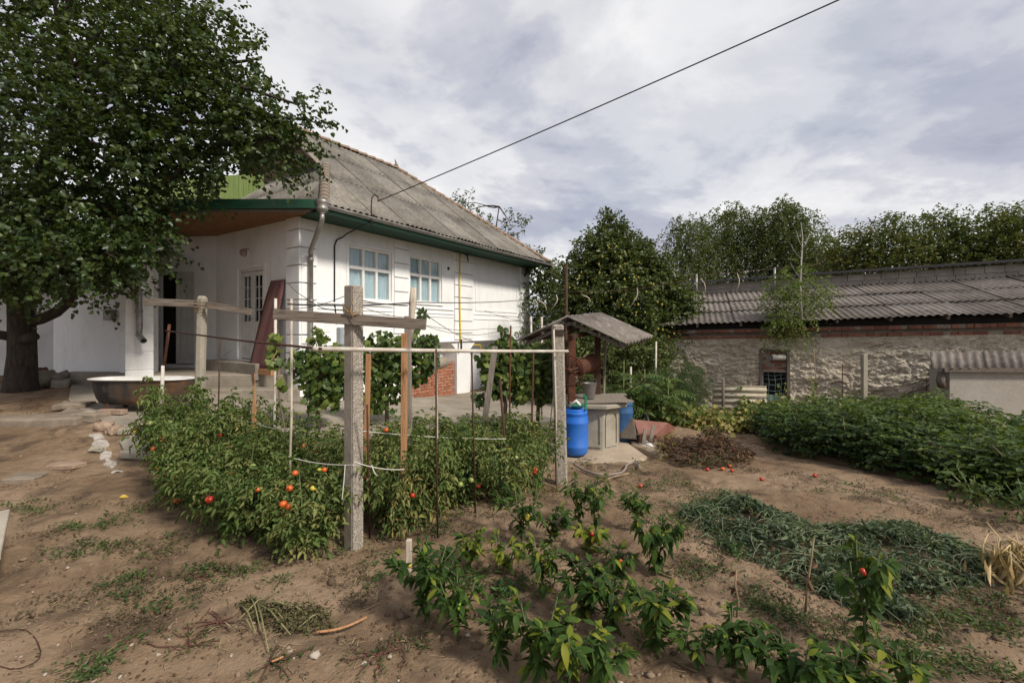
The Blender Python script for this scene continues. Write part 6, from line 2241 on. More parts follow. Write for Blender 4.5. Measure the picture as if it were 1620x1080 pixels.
# pinnate weeds right behind the well
for i, (x, y, h, r, lb) in enumerate(((1.95, 8.0, 1.3, .5, 'pinnate leaved weed under the right end of the well hood'), (2.3, 7.95, 1.1, .5, 'pinnate leaved weed right of the peeling white stick'), (1.55, 8.3, 1.1, .45, 'pinnate leaved weed seen below the winch drum'), (2.75, 8.05, .95, .45, 'pinnate leaved weed behind the wheelbarrow tray'))):
    g = np.random.default_rng(350 + i)
    b = on(x, y)
    t = thing('tree_of_heaven', lb, 'weed', b, 0, 'pinnate weeds behind the well')
    m_, arrs = MB(), []
    for _ in range(26):
        a = g.uniform(0, 6.28)
        z0 = h * g.uniform(.25, 1.0)
        p0 = b + Vector((0, 0, z0 * .9))
        ln = g.uniform(.3, .5)
        d = np.array([math.cos(a), math.sin(a), .55])
        u = np.linspace(.2, 1, 8)
        R_ = np.array(p0[:]) + d * ln * u[:, None] - np.array([0, 0, 1.]) * (.55 * ln * u ** 2)[:, None]
        m_.tube([p0] + [Vector(q) for q in R_], .004, 4)
        sd_ = unit(np.cross(d, [0, 0, 1.]))
        for sg in (1, -1):
            A = unit(np.tile(sd_ * sg, (8, 1)) + d * .35 + np.array([0, 0, -.35]))
            arrs.append((R_, A, unit(np.tile([0, 0, 1.], (8, 1)) + g.normal(size=(8, 3)) * .2), .12 * g.uniform(.8, 1.1, 8), np.full(8, .038), np.clip(g.random(8) * .5 + .2, 0, 1)))
    m_.tube([b, b + Vector((.02, 0, h))], [.014, .007], 6)
    m_.obj('stems', stemg, t)
    leaf_part('foliage', arrs, heaven_l, t)

# ------------------------------------------------------------------ tomato bed
def sphere_np(r, seg=10, ring=7, sq=1.):
    th = np.linspace(.02, math.pi - .02, ring)
    ph = np.arange(seg) * 2 * math.pi / seg
    V = np.stack([r * np.outer(np.sin(th), np.cos(ph)), r * np.outer(np.sin(th), np.sin(ph)), r * sq * np.outer(np.cos(th), np.ones_like(ph))], -1).reshape(-1, 3)
    Q = np.array([[i * seg + j, (i + 1) * seg + j, (i + 1) * seg + (j + 1) % seg, i * seg + (j + 1) % seg] for i in range(ring - 1) for j in range(seg)])
    return V, Q


stemt = simple('tomato stem', (.06, .085, .03), (.10, .11, .05), 9, .8, 0)
TOM = {c: mesh_np('tomato', *sphere_np(.0245, sq=.88), mat=m_t, smooth=True) for c, m_t in (('r', red_f), ('o', ora_f), ('g', grn_f), ('y', yel_f))}


def tomato_proto(seed, h=.62, r=.30, nl=250, ye=.35):
    g = np.random.default_rng(seed)
    t = thing('tomato_plant', 'tomato plant', 'tomato plant', (0, 0, 0), 0, 'tomato plants in the bed')
    m_ = MB()
    ns = 6
    tips = []
    for i in range(ns):
        a = i / ns * 6.28 + g.uniform(-.4, .4)
        q = np.array([math.cos(a) * r * g.uniform(.4, 1), math.sin(a) * r * g.uniform(.4, 1), h * g.uniform(.72, 1.08)])
        tips.append(q)
        m_.tube([Vector((0, 0, -.03)), Vector(q * np.array([.35, .35, .55])), Vector(q * .93)], [.007, .005, .002], 5)
    m_.obj('stems', stemt, t)
    T = np.array(tips)
    i = g.integers(0, ns, nl)
    f = g.uniform(.12, 1.02, nl)
    C = T[i] * np.stack([f ** 1.3, f ** 1.3, f], 1)
    a = np.arctan2(C[:, 1], C[:, 0]) + g.normal(size=nl) * .9
    d = unit(np.stack([np.cos(a), np.sin(a), g.uniform(-.1, 1.1, nl)], 1))
    ln = .16 * g.uniform(.7, 1.25, nl)
    rn = np.clip(.10 + .38 * g.random(nl) + .20 * f + ye * (1.0 - f) * (g.random(nl) < .45) * g.uniform(.5, 1.5, nl), 0, 1)
    arrs = []
    dr = g.uniform(.2, 1.0, nl)
    side = unit(np.cross(d, [0, 0, 1.]))
    for u, sg, s in ((.32, 1, .8), (.32, -1, .8), (.6, 1, 1), (.6, -1, 1), (.86, 1, .85), (.86, -1, .85), (1, 0, 1.15)):
        P = C + d * (ln * u)[:, None] - np.array([0, 0, 1.]) * (dr * ln * u * u)[:, None]
        dd = unit(d - np.array([0, 0, 1.]) * (2 * dr * u)[:, None] * .6)
        A = unit(side * sg + dd * (.55 if sg else 1) + np.array([0, 0, -.12]) + g.normal(size=(nl, 3)) * .38)
        Nn = unit(np.array([0, 0, 1.]) + g.normal(size=(nl, 3)) * .4)
        L_ = .039 * s * g.uniform(.6, 1.4, nl)
        arrs.append((P, A, Nn, L_, L_ * g.uniform(.3, .55, nl), rn))
    V, Q, R = leafmesh(arrs, fold=.35, curl=.4)
    lobj('foliage', mesh_np('foliage', V, Q, R, tom_l), t, kind='stuff')
    for k in range(g.integers(1, 4)):
        aa = g.uniform(0, 6.28)
        c = 'ggryo'[g.integers(0, 5)]
        lobj('tomato', TOM[c], t, Matrix.Translation((math.cos(aa) * r * .95, math.sin(aa) * r * .95, h * g.uniform(.35, .8))) @ Matrix.Scale(g.uniform(.75, 1.1), 4))
    return t


tprot = [tomato_proto(400 + i, ye=(.25, .5, .35, .7, .3, .55)[i]) for i in range(6)]
gt_ = np.random.default_rng(14)
rowsT = []
# (name of row, list of (x, y, height factor))
def lerp_row(pts, n):
    P = np.array(pts, float)
    dl = np.r_[0, np.cumsum(np.linalg.norm(np.diff(P[:, :2], axis=0), axis=1))]
    s_ = np.linspace(0, dl[-1], n)
    return [tuple(np.interp(s_, dl, P[:, j])[i] for j in range(3)) for i in range(n)]


rowsT.append(('front row of the left bed', lerp_row([(-3.12, 4.22, 1.0), (-2.55, 3.85, .95), (-1.98, 3.52, .92), (-1.58, 3.36, .92)], 7)))
rowsT.append(('second row of the left bed', lerp_row([(-3.35, 4.62, 1.08), (-2.6, 4.25, 1.0), (-1.9, 3.9, .9), (-1.42, 3.72, .9)], 7)))
rowsT.append(('third row of the left bed', lerp_row([(-3.75, 5.02, 1.28), (-2.95, 4.75, 1.2), (-2.2, 4.4, .95), (-1.5, 4.15, .9)], 7)))
rowsT.append(('back row of the left bed', lerp_row([(-4.05, 5.35, 1.45), (-3.3, 5.2, 1.4), (-2.7, 5.1, 1.05), (-1.9, 4.85, .9)], 6)))
rowsT.append(('front row of the right bed', lerp_row([(-1.0, 3.66, .95), (-.72, 4.02, 1.0), (-.3, 4.45, 1.0), (.10, 4.9, 1.0)], 7)))
rowsT.append(('second row of the right bed', lerp_row([(-1.1, 4.1, .95), (-.7, 4.5, 1.0), (-.25, 5.0, .95), (.12, 5.4, .95)], 6)))
rowsT.append(('third row of the right bed', lerp_row([(-1.25, 4.6, 1.0), (-.9, 5.0, .95), (-.4, 5.5, .8), (.1, 5.9, .8)], 6)))
rowsT.append(('back row of the right bed', lerp_row([(-1.6, 5.35, .95), (-1.15, 5.6, .85), (-.9, 5.8, .7)], 3)))
tplants = []
j = 0
for nm, lst in rowsT:
    for k, (x, y, hf) in enumerate(lst):
        x += gt_.normal() * .09
        y += gt_.normal() * .08
        p = tprot[j % 6]
        o = p if j < 6 else copy_tree(p)
        o.location = on(x, y)
        o.rotation_euler = (gt_.normal() * .09, gt_.normal() * .09, gt_.uniform(0, 6.28))
        s_ = gt_.uniform(.92, 1.2)
        o.scale = (s_, s_, hf * gt_.uniform(.82, 1.2))
        o['label'] = 'tomato plant, %s from the left in the %s' % (words[k], nm)
        tplants.append(o)
        j += 1
bpy.context.view_layer.update()
for px, py, Y, c, s_ in ((458, 772, 3.16, 'o', 1), (448, 797, 3.13, 'o', 1.1), (456, 801, 3.15, 'o', .95), (467, 748, 3.2, 'o', .9), (278, 792, 3.98, 'r', 1), (284, 790, 4.0, 'r', .8), (348, 688, 4.5, 'r', .95), (387, 702, 4.3, 'r', 1.05), (381, 708, 4.3, 'r', .9), (360, 705, 4.4, 'o', .8),
                      (573, 678, 4.4, 'r', 1), (580, 677, 4.4, 'r', .9), (611, 680, 4.3, 'o', 1), (734, 698, 4.6, 'o', .8), (806, 711, 4.6, 'o', .95), (792, 690, 4.9, 'o', .7), (785, 714, 4.55, 'g', 1.1), (790, 717, 4.55, 'g', 1.0), (783, 720, 4.55, 'g', .9), (801, 705, 4.7, 'g', 1.2),
                      (296, 665, 4.7, 'y', 1.1), (310, 668, 4.7, 'y', .9), (252, 740, 4.1, 'y', .9), (275, 749, 4.1, 'y', .8), (400, 738, 3.6, 'g', 1.1), (606, 731, 3.9, 'g', 1.1), (619, 787, 3.62, 'g', 1.2), (745, 759, 4.1, 'g', 1.1), (761, 742, 4.2, 'g', .9), (835, 687, 4.9, 'y', .8), (513, 743, 3.5, 'o', .9), (505, 744, 3.5, 'y', .9), (304, 686, 4.5, 'y', .8), (495, 772, 3.3, 'y', .9), (526, 754, 3.5, 'g', 1.)):
    w_p = pt(px, py, Y)
    o = min(tplants, key=lambda q: (Vector((q.location.x, q.location.y)) - Vector((w_p.x, w_p.y))).length)
    loc = o.matrix_world.inverted() @ Matrix.Translation(w_p)
    sc = o.scale
    lobj('tomato', TOM[c], o, Matrix.Translation(loc.translation) @ Matrix.Diagonal((s_ / sc.x, s_ / sc.y, s_ / sc.z, 1)))
# dark low bush behind the left bed
broad_plant('dark_bush', 'dark green rounded bush behind the pointed orange stake', (372 - CX) / F * 5.6, 5.6, .52, .36, 420, .055, .55, apricot_l, 371, 'bush')
broad_plant('dry_weed', 'olive brown bushy weed before the right grapevine', .05, 6.55, .42, .36, 500, .04, .3, weed_l, 372, 'weed', yellow=.6)
broad_plant('tomato_plant', 'lone tomato plant with pale fruit behind the right bed', (733 - CX) / F * 5.6, 5.6, .45, .22, 220, .05, .5, tom_l, 373, 'tomato plant')


# ------------------------------------------------------------------ leaf objects (peppers and grapevines)
def blade(length, width, droop, seedc, mat, name='leaf', fold=.16):
    t = np.linspace(0, 1, 5)
    wv = np.array([.06, .78, 1.0, .66, 0.02]) * width / 2
    V = []
    for i in range(5):
        x = length * (t[i] - .12 * droop * t[i] ** 2)
        z = -droop * length * t[i] ** 2
        V += [(x, -wv[i], z + fold * wv[i]), (x, 0, z), (x, wv[i], z + fold * wv[i])]
    Q = []
    for i in range(4):
        a = i * 3
        Q += [(a, a + 1, a + 4, a + 3), (a + 1, a + 2, a + 5, a + 4)]
    return mesh_np(name, V, Q, np.full(15, seedc), mat, True)


def grape_blade(size, seedc, mat, cup=.1):
    a = [(.0, .0), (-.18, .30), (.05, .50), (.35, .42), (.42, .60), (.62, .36), (1., .0), (.62, -.36), (.42, -.60), (.35, -.42), (.05, -.50), (-.18, -.30)]
    V = [(.25 * size, 0, .05 * size)] + [(x * size * .85, y * size * .85, -cup * size * (x * x + y * y)) for x, y in a]
    T = [(0, i, i % 12 + 1) for i in range(1, 13)]
    return mesh_np('leaf', V, None, np.full(13, seedc), mat, False, T)


PLEAF = [[blade(.088, .036, dr, (.2 + .2 * k) % 1, pep_ms[c]) for k, dr in enumerate((.25, .45, .75, 1.0))] for c in range(3)]
vine_ms[0].name
GLEAF = [[grape_blade(.100, s_, vine_ms[c], cp) for s_, cp in ((.2, .06), (.7, .16))] for c in range(3)]


def mdir(p, A, Nn, s=1.):
    A = Vector(A).normalized()
    B = Vector(Nn).cross(A).normalized()
    return Matrix.Translation(p) @ Matrix((A, B, A.cross(B))).transposed().to_4x4() @ Matrix.Scale(s, 4)


def pepper_fruit(mat, ln=.062, r=.019):
    prof = [(.002, 0), (.7, .06), (1, .2), (1.0, .45), (.8, .75), (.35, .95), (.05, 1)]
    return MB().lathe((0, 0, 0), [(a * r, -b * ln) for a, b in prof], 10).mesh('pepper', mat)


PEP = {'r': pepper_fruit(red_f), 'o': pepper_fruit(ora_f), 'g': pepper_fruit(dgrn_f), 'y': pepper_fruit(yel_f, .055, .02), 'd': pepper_fruit(M('deep red pepper skin', (.22, .02, .012), .3, 0, .5).m)}


def pepper(base, h, nleaf, tone, seed, label, fruits='', droop=0., w_=.5, ls=1.):
    """stem that forks, every leaf an object. tone: weights of deep/mid/yellow green"""
    g = np.random.default_rng(seed)
    t = thing('pepper_plant', label, 'pepper plant', base, g.uniform(0, 6.28), 'pepper plants in the bed')
    m_ = MB()
    ends = []
    fk = Vector((g.normal() * .015, g.normal() * .015, h * .38))
    m_.tube([Vector((0, 0, -.03)), fk], [.008, .0065], 6)
    nb = 4 if nleaf > 30 else 3
    for i in range(nb):
        a = i / nb * 6.28 + g.uniform(-.4, .4)
        q = Vector((math.cos(a) * h * w_ * .55, math.sin(a) * h * w_ * .55, h * g.uniform(.78, 1.0)))
        md = fk.lerp(q, .5) + Vector((math.cos(a), math.sin(a), 0)) * .02
        m_.tube([fk, md, q], [.006, .005, .003], 5)
        ends.append((fk, md, q))
        for _ in range(2):
            b = a + g.uniform(-1.1, 1.1)
            q2 = md + Vector((math.cos(b) * h * w_ * .4, math.sin(b) * h * w_ * .4, h * g.uniform(.1, .36)))
            m_.tube([md, q2], [.004, .0025], 5)
            ends.append((md, md.lerp(q2, .5), q2))
    o = m_.obj('stem', stemt, None)
    o.parent = t
    for k in range(nleaf):
        a_, b_, c_ = ends[g.integers(0, len(ends))]
        f = g.random() ** .6
        p = (a_.lerp(b_, f * 2) if f < .5 else b_.lerp(c_, f * 2 - 1))
        if g.random() < .34 and h > .2:
            p = Vector((g.normal() * .01, g.normal() * .01, h * g.uniform(.16, .85)))
        tip = f > .86 and g.random() < .6
        a = g.uniform(0, 6.28)
        if p.xy.length > .02:
            a = math.atan2(p.y, p.x) + g.normal() * 1.0
        el = g.uniform(.5, 1.6) - droop * .4 if tip else g.uniform(-.25, .9) - droop * .6
        A = (math.cos(a), math.sin(a), el)
        Nn = (g.normal() * .25 - math.cos(a) * el * .5, g.normal() * .25 - math.sin(a) * el * .5, 1)
        c = g.choice(3, p=tone)
        if c < 2 and (tip or p.z > .85 * h) and g.random() < .55:
            c = min(2, c + 1)
        dr = 0 if tip else min(3, max(0, int(g.integers(0, 3) + droop * 1.4)))
        lobj('leaf', PLEAF[c][dr], t, mdir(p, A, Nn, ls * g.uniform(.6, 1.2) * (.75 if tip else 1)))
    for c in fruits:
        a = g.uniform(3.6, 5.8) - t.rotation_euler.z
        p = Vector((math.cos(a) * h * .34 * w_, math.sin(a) * h * .34 * w_, h * g.uniform(.6, .85)))
        lobj('pepper', PEP[c], t, Matrix.Translation(p) @ Matrix.Rotation(g.normal() * .5, 4, 'X') @ Matrix.Scale(g.uniform(.72, .9) * (.75 if base.y < 2.6 else 1), 4))
    return t


D_, M_, Y_ = (.75, .23, .02), (.35, .6, .05), (.1, .45, .45)
PPL = [  # base px, top py, leaves, tone, fruits, droop, spread, label
    (672, 982, 862, 64, D_, 'y', .15, .75, 'big dark pepper plant with one pale pepper beside the stub stake'),
    (724, 1008, 915, 46, M_, 'g', .2, .7, 'bushy mid green pepper plant right of the big dark one'),
    (743, 900, 843, 26, (.1, .5, .4), 'r', .3, .7, 'small yellowish pepper plant with one red pepper, far left'),
    (799, 910, 856, 26, Y_, '', .5, .8, 'small yellow green pepper plant in the middle left'),
    (826, 866, 777, 44, D_, 'y', .1, .8, 'tall spreading pepper plant with a yellow pepper'),
    (872, 868, 804, 38, (.6, .38, .02), '', .2, .8, 'dark pepper plant right of the yellow fruited one'),
    (916, 838, 756, 30, M_, 'd', .6, .45, 'tall thin pepper plant with wine red pepper near the end post'),
    (945, 846, 762, 34, (.5, .47, .03), '', .6, .5, 'tall drooping pepper plant second from the end post'),
    (934, 878, 830, 30, (.05, .35, .6), 'ro', .4, .8, 'yellow leaved pepper plant with red and orange peppers'),
    (860, 944, 858, 30, (.3, .5, .2), '', .6, .5, 'lanky pepper plant with yellowish lower leaves, mid bed'),
    (924, 982, 888, 60, D_, '', .45, .7, 'thick dark pepper plant in the middle of the bed'),
    (966, 1004, 924, 40, M_, '', .35, .7, 'mid green pepper plant right of the thick dark one'),
    (1037, 916, 818, 56, (.6, .38, .02), 'r', .9, .6, 'wilted drooping pepper plant at the right of the bed'),
    (1008, 842, 776, 30, M_, 'r', .5, .5, 'pepper plant with a red pepper high on its stem'),
    (1037, 1034, 930, 58, M_, '', .4, .7, 'leafy pepper plant at the lower right of the bed'),
    (791, 1050, 967, 24, D_, '', .1, .6, 'small dark pepper plant in the front row, left'),
    (848, 1078, 966, 46, (.4, .5, .1), '', .35, .7, 'front row pepper plant with light upper leaves'),
    (897, 1092, 984, 40, (.25, .6, .15), '', .35, .75, 'front row pepper plant with upright light leaves'),
    (950, 1094, 1014, 40, (.4, .55, .05), 'g', .4, .8, 'front row pepper plant with a small green pepper'),
    (978, 918, 866, 26, M_, 'o', .3, .8, 'small pepper plant with an orange pepper, right middle'),
    (1166, 1070, 975, 40, (.5, .45, .05), '', .6, .6, 'lone drooping pepper plant on the hoed earth'),
    (1105, 1060, 994, 14, M_, '', .35, .6, 'thin young pepper plant left of the lone drooping one'),
    (1246, 1096, 1016, 48, D_, '', .2, .9, 'low dark pepper plant at the bottom edge, right'),
    (1371, 1036, 862, 54, (.6, .3, .1), 'rr', .8, .32, 'tall narrow pepper plant with red peppers at right'),
    (1340, 1104, 1036, 40, M_, '', .2, 1.1, 'low spreading pepper plant at the bottom edge, far right'),
    (1432, 1100, 1030, 16, M_, '', .3, .6, 'small bright pepper plant at the bottom right edge'),
    (700, 952, 880, 22, D_, '', .15, .8, 'small dark pepper plant tucked behind the big left one'),
]
for i, (px, py, ty, nl, tone, fr, dr, w_, lb) in enumerate(PPL):
    b = gp(px, py)
    pepper(b - Vector((0, 0, .01)), (py - ty) / F * b.y * 1.08, int(nl * 4.3), tone, 500 + i, lb, fr, dr, w_ * .74, .84)


def grapevine(label, base, path, clumps, nleaf, seed, tone=(.36, .42, .22)):
    """trunk path, leaves on an airy mass of shoots. clumps: (px, py, Y, rx_px, rz_px)"""
    g = np.random.default_rng(seed)
    t = thing('grapevine', label, 'grapevine', base, 0, 'grapevines by the house')
    MB().tube(path, [(.035 if nleaf > 40 else .010) * (1 - .11 * i) for i in range(len(path))], 8).obj('trunk', barkl, t)
    m_ = MB()
    inv = wm(t).inverted()
    wts = np.array([c[3] * c[4] for c in clumps], float)
    wts /= wts.sum()
    for c in clumps:
        ctr = pt(c[0], c[1], c[2])
        st_ = min(path, key=lambda q: (q - ctr).length)
        pts, rr = limb(st_, ctr, .012, .006, g=g)
        m_.tube(pts, rr, 5)
        for _ in range(3):
            q = ctr + Vector((g.normal() * c[3] / F * c[2] * .6, g.normal() * .15, g.normal() * c[4] / F * c[2] * .6))
            pts, rr = limb(ctr, q, .006, .003, g=g, n=5)
            m_.tube(pts, rr, 4)
    m_.obj('shoots', stemb, t)
    tot = int(nleaf * (4.4 if nleaf > 40 else 1.7))
    lst, rest_ = [], []
    for k in range(tot):
        c = clumps[g.choice(len(clumps), p=wts)]
        ctr = pt(c[0], c[1], c[2])
        u = unit(g.normal(size=3)) * g.random() ** .4
        rx, rz = c[3] / F * c[2], c[4] / F * c[2]
        p = ctr + Vector((u[0] * rx, u[1] * min(rx, .4), u[2] * rz))
        A = Vector((g.normal() * .7, g.normal() * .5 - .25, -.65 + g.normal() * .4))
        Nn = Vector((g.normal() * .45 + .2 * u[0], -.75 + g.normal() * .35, .6 + g.normal() * .3))
        c3 = g.choice(3, p=tone)
        if u[2] > .55 and g.random() < .5:
            c3 = min(2, c3 + 1)
        lst.append((p.y, p, A, Nn, c3))
    lst.sort(key=lambda q: q[0])
    for _, p, A, Nn, c3 in lst[:300]:
        lobj('leaf', GLEAF[c3][g.integers(0, 2)], t, inv @ mdir(p, A, Nn, g.uniform(.65, 1.2)))
    if len(lst) > 300:                               # the leaves behind, as one mass
        q = lst[300:]
        L_ = .10 * g.uniform(.65, 1.2, len(q))
        leaf_part('inner_leaves', [(np.array([x[1][:] for x in q]), np.array([x[2][:] for x in q]), np.array([x[3][:] for x in q]), L_, L_ * 1.0, g.random(len(q)))], vine_ms[0], t, shape=(.2, .55, .6, .45))
    return t


def vp(*a):
    return [pt(*q) for q in a]


b = on((505 - CX) / F * 7.0, 7.0)
grapevine('grapevine just left of the tall concrete post', b, [b, pt(500, 620, 7), pt(508, 590, 7), pt(515, 560, 7)],
          [(505, 590, 7, 40, 40), (480, 575, 7, 26, 26), (530, 600, 7, 28, 40), (520, 570, 7, 30, 24), (500, 535, 7, 10, 14), (512, 630, 7, 30, 22), (545, 570, 7, 18, 30)], 165, 601)
b = on((470 - CX) / F * 4.6, 4.6)
grapevine('young light green vine shoot on the white pipe stake', b, [b, pt(445, 650, 4.6), pt(438, 600, 4.7), pt(440, 545, 4.7)],
          [(437, 545, 4.7, 12, 22), (445, 575, 4.7, 13, 14), (430, 555, 4.7, 9, 20), (447, 607, 4.7, 10, 10)], 26, 602, (.1, .3, .6))
b = on((486 - CX) / F * 7.2, 7.2)
grapevine('pale climbing vine shoot before the downpipe', b, [b, pt(497, 560, 7.2), pt(505, 530, 7.2), pt(499, 515, 7.2)], [(500, 520, 7.2, 8, 7), (510, 532, 7.2, 8, 10), (516, 545, 7.2, 12, 12)], 18, 603, (0, .3, .7))
b = on((612 - CX) / F * 7.6, 7.6)
grapevine('broad grapevine between the tall post and the brick infill', b, [b, pt(612, 620, 7.6), pt(618, 590, 7.6), pt(630, 560, 7.6)],
          [(600, 545, 7.6, 30, 24), (630, 555, 7.6, 34, 30), (655, 545, 7.6, 28, 26), (675, 565, 7.6, 18, 28), (620, 595, 7.6, 40, 34), (590, 580, 7.6, 24, 40), (650, 590, 7.6, 26, 26), (600, 630, 7.6, 34, 26), (668, 500, 7.6, 6, 14), (682, 540, 7.6, 14, 12)], 270, 604)
b = on((795 - CX) / F * 7.2, 7.2)
grapevine('grapevine on the leaning grey board left of the end post', b, [b, pt(800, 640, 7.2), pt(793, 610, 7.2), pt(790, 575, 7.2)],
          [(780, 570, 7.2, 26, 22), (805, 575, 7.2, 30, 30), (830, 580, 7.2, 26, 30), (790, 605, 7.2, 28, 24), (820, 610, 7.2, 24, 28), (758, 630, 7.2, 10, 12), (800, 545, 7.2, 24, 14), (797, 525, 7.2, 6, 12), (775, 600, 7.2, 16, 18)], 230, 605)
b = on((850 - CX) / F * 7.9, 7.9)
grapevine('grapevine behind the round topped end post', b, [b, pt(852, 625, 7.9), pt(855, 590, 7.9), pt(850, 560, 7.9)],
          [(845, 555, 7.9, 28, 18), (865, 570, 7.9, 20, 30), (850, 595, 7.9, 26, 28), (872, 600, 7.9, 14, 22), (858, 625, 7.9, 20, 14)], 170, 606, (.5, .4, .1))

# ================================================================== things lying on the soil
def zfine(x, y):
    """ground surface with its relief"""
    z = tz(x, y)
    nr = np.clip(1.4 - np.hypot(x, y - 4) / 14, 0, 1)
    z = z + nr * (.05 * fbm(x, y, .9, 3, 3) + .028 * fbm(x, y, 4.5, 4, 9) + .024 * np.abs(fbm(x, y, 13, 3, 21)) - .006)
    fw = np.exp(-(((x - 1.0) / 1.7) ** 2 + ((y - 3.3) / 1.0) ** 2))
    return z + fw * (.05 * fbm(x, y, 6.5, 3, 44) + .025 * np.abs(fbm(x, y, 19, 2, 45)))


GE = np.random.default_rng(77)
leafmat('dried weed leaf', [(.055, .055, .026), (.09, .085, .038), (.12, .11, .055), (.10, .115, .05)], .1, .8, .05)


def px_poly_sample(poly, n, g):
    """points on the ground inside a polygon given in photo pixels"""
    W_ = np.array([gp(*q)[:2] for q in poly])
    lo, hi = W_.min(0), W_.max(0)
    out = []
    while len(out) < n:
        P = g.uniform(lo, hi, (n * 2, 2))
        x, y = P[:, 0], P[:, 1]
        ins = np.zeros(len(P), bool)
        for i in range(len(W_)):
            (x0, y0), (x1, y1) = W_[i], W_[i - 1]
            c = ((y0 > y) != (y1 > y)) & (x < (x1 - x0) * (y - y0) / (y1 - y0 + 1e-12) + x0)
            ins ^= c
        out += list(P[ins])
    return np.array(out[:n]), W_


# heap of pulled, limp grey green vines
poly = [(1088, 800), (1130, 795), (1180, 792), (1225, 812), (1285, 838), (1360, 838), (1420, 826), (1500, 850), (1575, 880), (1540, 915), (1480, 935), (1430, 955), (1350, 962), (1290, 945), (1230, 915), (1180, 880), (1110, 838)]
P, W_ = px_poly_sample(poly, 7600, GE)
P = P + .16 * np.c_[fbm(P[:, 0], P[:, 1], 3, 3, 90), fbm(P[:, 0], P[:, 1], 3, 3, 91)] * 2
ed = np.min([np.hypot(P[:, 0] - (W_[i - 1] * (1 - f) + W_[i] * f)[0], P[:, 1] - (W_[i - 1] * (1 - f) + W_[i] * f)[1]) for i in range(len(W_)) for f in (0, .33, .66)], 0)
hh = .13 * np.clip(ed / .35, 0, 1) ** .8 * (.55 + 1.3 * np.clip(.5 + fbm(P[:, 0], P[:, 1], 2.2, 3, 60), 0, 1))
Z = zfine(P[:, 0], P[:, 1]) + hh * GE.random(len(P)) ** .4 + .01
dirs = unit(np.c_[GE.normal(size=(len(P), 2)), GE.normal(size=len(P)) * .45])
arr = [(np.c_[P, Z], dirs, unit(np.c_[GE.normal(size=(len(P), 2)) * .5, np.ones(len(P))]), GE.uniform(.025, .075, len(P)), GE.uniform(.008, .028, len(P)), np.clip(.3 + .9 * fbm(P[:, 0], P[:, 1], 1.8, 3, 5) + GE.normal(size=len(P)) * .28, 0, 1))]
Pe = P[ed < .16][:1500] + GE.normal(size=(len(P[ed < .16][:1500]), 2)) * .16
arr.append((np.c_[Pe, zfine(Pe[:, 0], Pe[:, 1]) + .008 + .03 * GE.random(len(Pe))], unit(np.c_[GE.normal(size=(len(Pe), 2)), GE.normal(size=len(Pe)) * .25]), unit(np.c_[GE.normal(size=(len(Pe), 2)) * .4, np.ones(len(Pe))]), GE.uniform(.018, .05, len(Pe)), GE.uniform(.006, .018, len(Pe)), GE.random(len(Pe))))
heap = thing('vine_heap', 'long low heap of pulled limp grey green vines on the soil', 'heap', gp(1330, 900))
leaf_part('limp_leaves', arr, melon_l, heap, fold=.3, curl=.3)
m_ = MB()
for k in range(240):
    i = GE.integers(0, len(P))
    a = GE.uniform(0, 6.28)
    p0 = Vector((P[i, 0], P[i, 1], Z[i]))
    dv = Vector((math.cos(a), math.sin(a), 0)) * GE.uniform(.1, .3)
    p2 = p0 + dv
    p2.z = float(zfine(np.array([p2.x]), np.array([p2.y]))[0]) + .05 + .05 * GE.random()
    m_.tube(spline([p0, p0.lerp(p2, .35) + Vector((GE.normal() * .02, GE.normal() * .02, .03)), p0.lerp(p2, .7) + Vector((GE.normal() * .025, GE.normal() * .025, .02)), p2 - Vector((0, 0, .03))], 3), .0024, 4)
so_ = m_.obj('limp_stems', simple('limp pale stem', (.12, .15, .085), (.20, .21, .13), 8, .8, 0), heap)
so_['kind'] = 'stuff'

# brush pile of dried vines beside the well
poly = [(1040, 722), (1060, 700), (1100, 694), (1140, 700), (1165, 705), (1195, 730), (1180, 740), (1120, 742), (1075, 738)]
P, W_ = px_poly_sample(poly, 1500, GE)
c0 = np.array(gp(1108, 724)[:2])
r_ = np.hypot((P[:, 0] - c0[0]) / .75, (P[:, 1] - c0[1]) / .55)
hh = .36 * np.exp(-r_ ** 2 * 1.3) * (.7 + .8 * np.clip(.5 + fbm(P[:, 0], P[:, 1], 4, 2, 61), 0, 1))
Z = zfine(P[:, 0], P[:, 1]) + hh * GE.random(len(P)) ** .35 + .01
bp = thing('brush_pile', 'brown pile of dried vines and twigs beside the well', 'pile', gp(1108, 724))
arr = [(np.c_[P, Z], rdir(len(P), GE), rdir(len(P), GE), GE.uniform(.025, .06, len(P)), GE.uniform(.02, .045, len(P)), GE.random(len(P)))]
leaf_part('dry_leaves', arr, dry_l, bp, fold=.4, curl=.6)
m_ = MB()
for k in range(520):
    i = GE.integers(0, len(P))
    a = GE.uniform(0, 6.28)
    p0 = Vector((P[i, 0], P[i, 1], Z[i]))
    dv = Vector((math.cos(a), math.sin(a) * .7, GE.uniform(-.15, .4))) * GE.uniform(.1, .32)
    m_.tube([p0, p0 + dv * .5 + Vector((0, 0, .02)), p0 + dv], [.004, .0035, .002], 4)
m_.obj('twigs', simple('dark dead twig', (.075, .05, .04), (.15, .105, .08), 12, .9, 0), bp)['kind'] = 'stuff'
P2_, _ = px_poly_sample([(1085, 728), (1150, 722), (1150, 742), (1095, 744)], 240, GE)
leaf_part('green_tuft', [(np.c_[P2_, zfine(P2_[:, 0], P2_[:, 1]) + .02 + .1 * GE.random(240)], unit(np.c_[GE.normal(size=(240, 2)), np.full(240, .6)]), rdir(240, GE), GE.uniform(.03, .07, 240), GE.uniform(.01, .02, 240), GE.random(240) * .7)], weed_l, bp)
P2_, _ = px_poly_sample([(1036, 705), (1062, 690), (1075, 720), (1045, 735)], 260, GE)
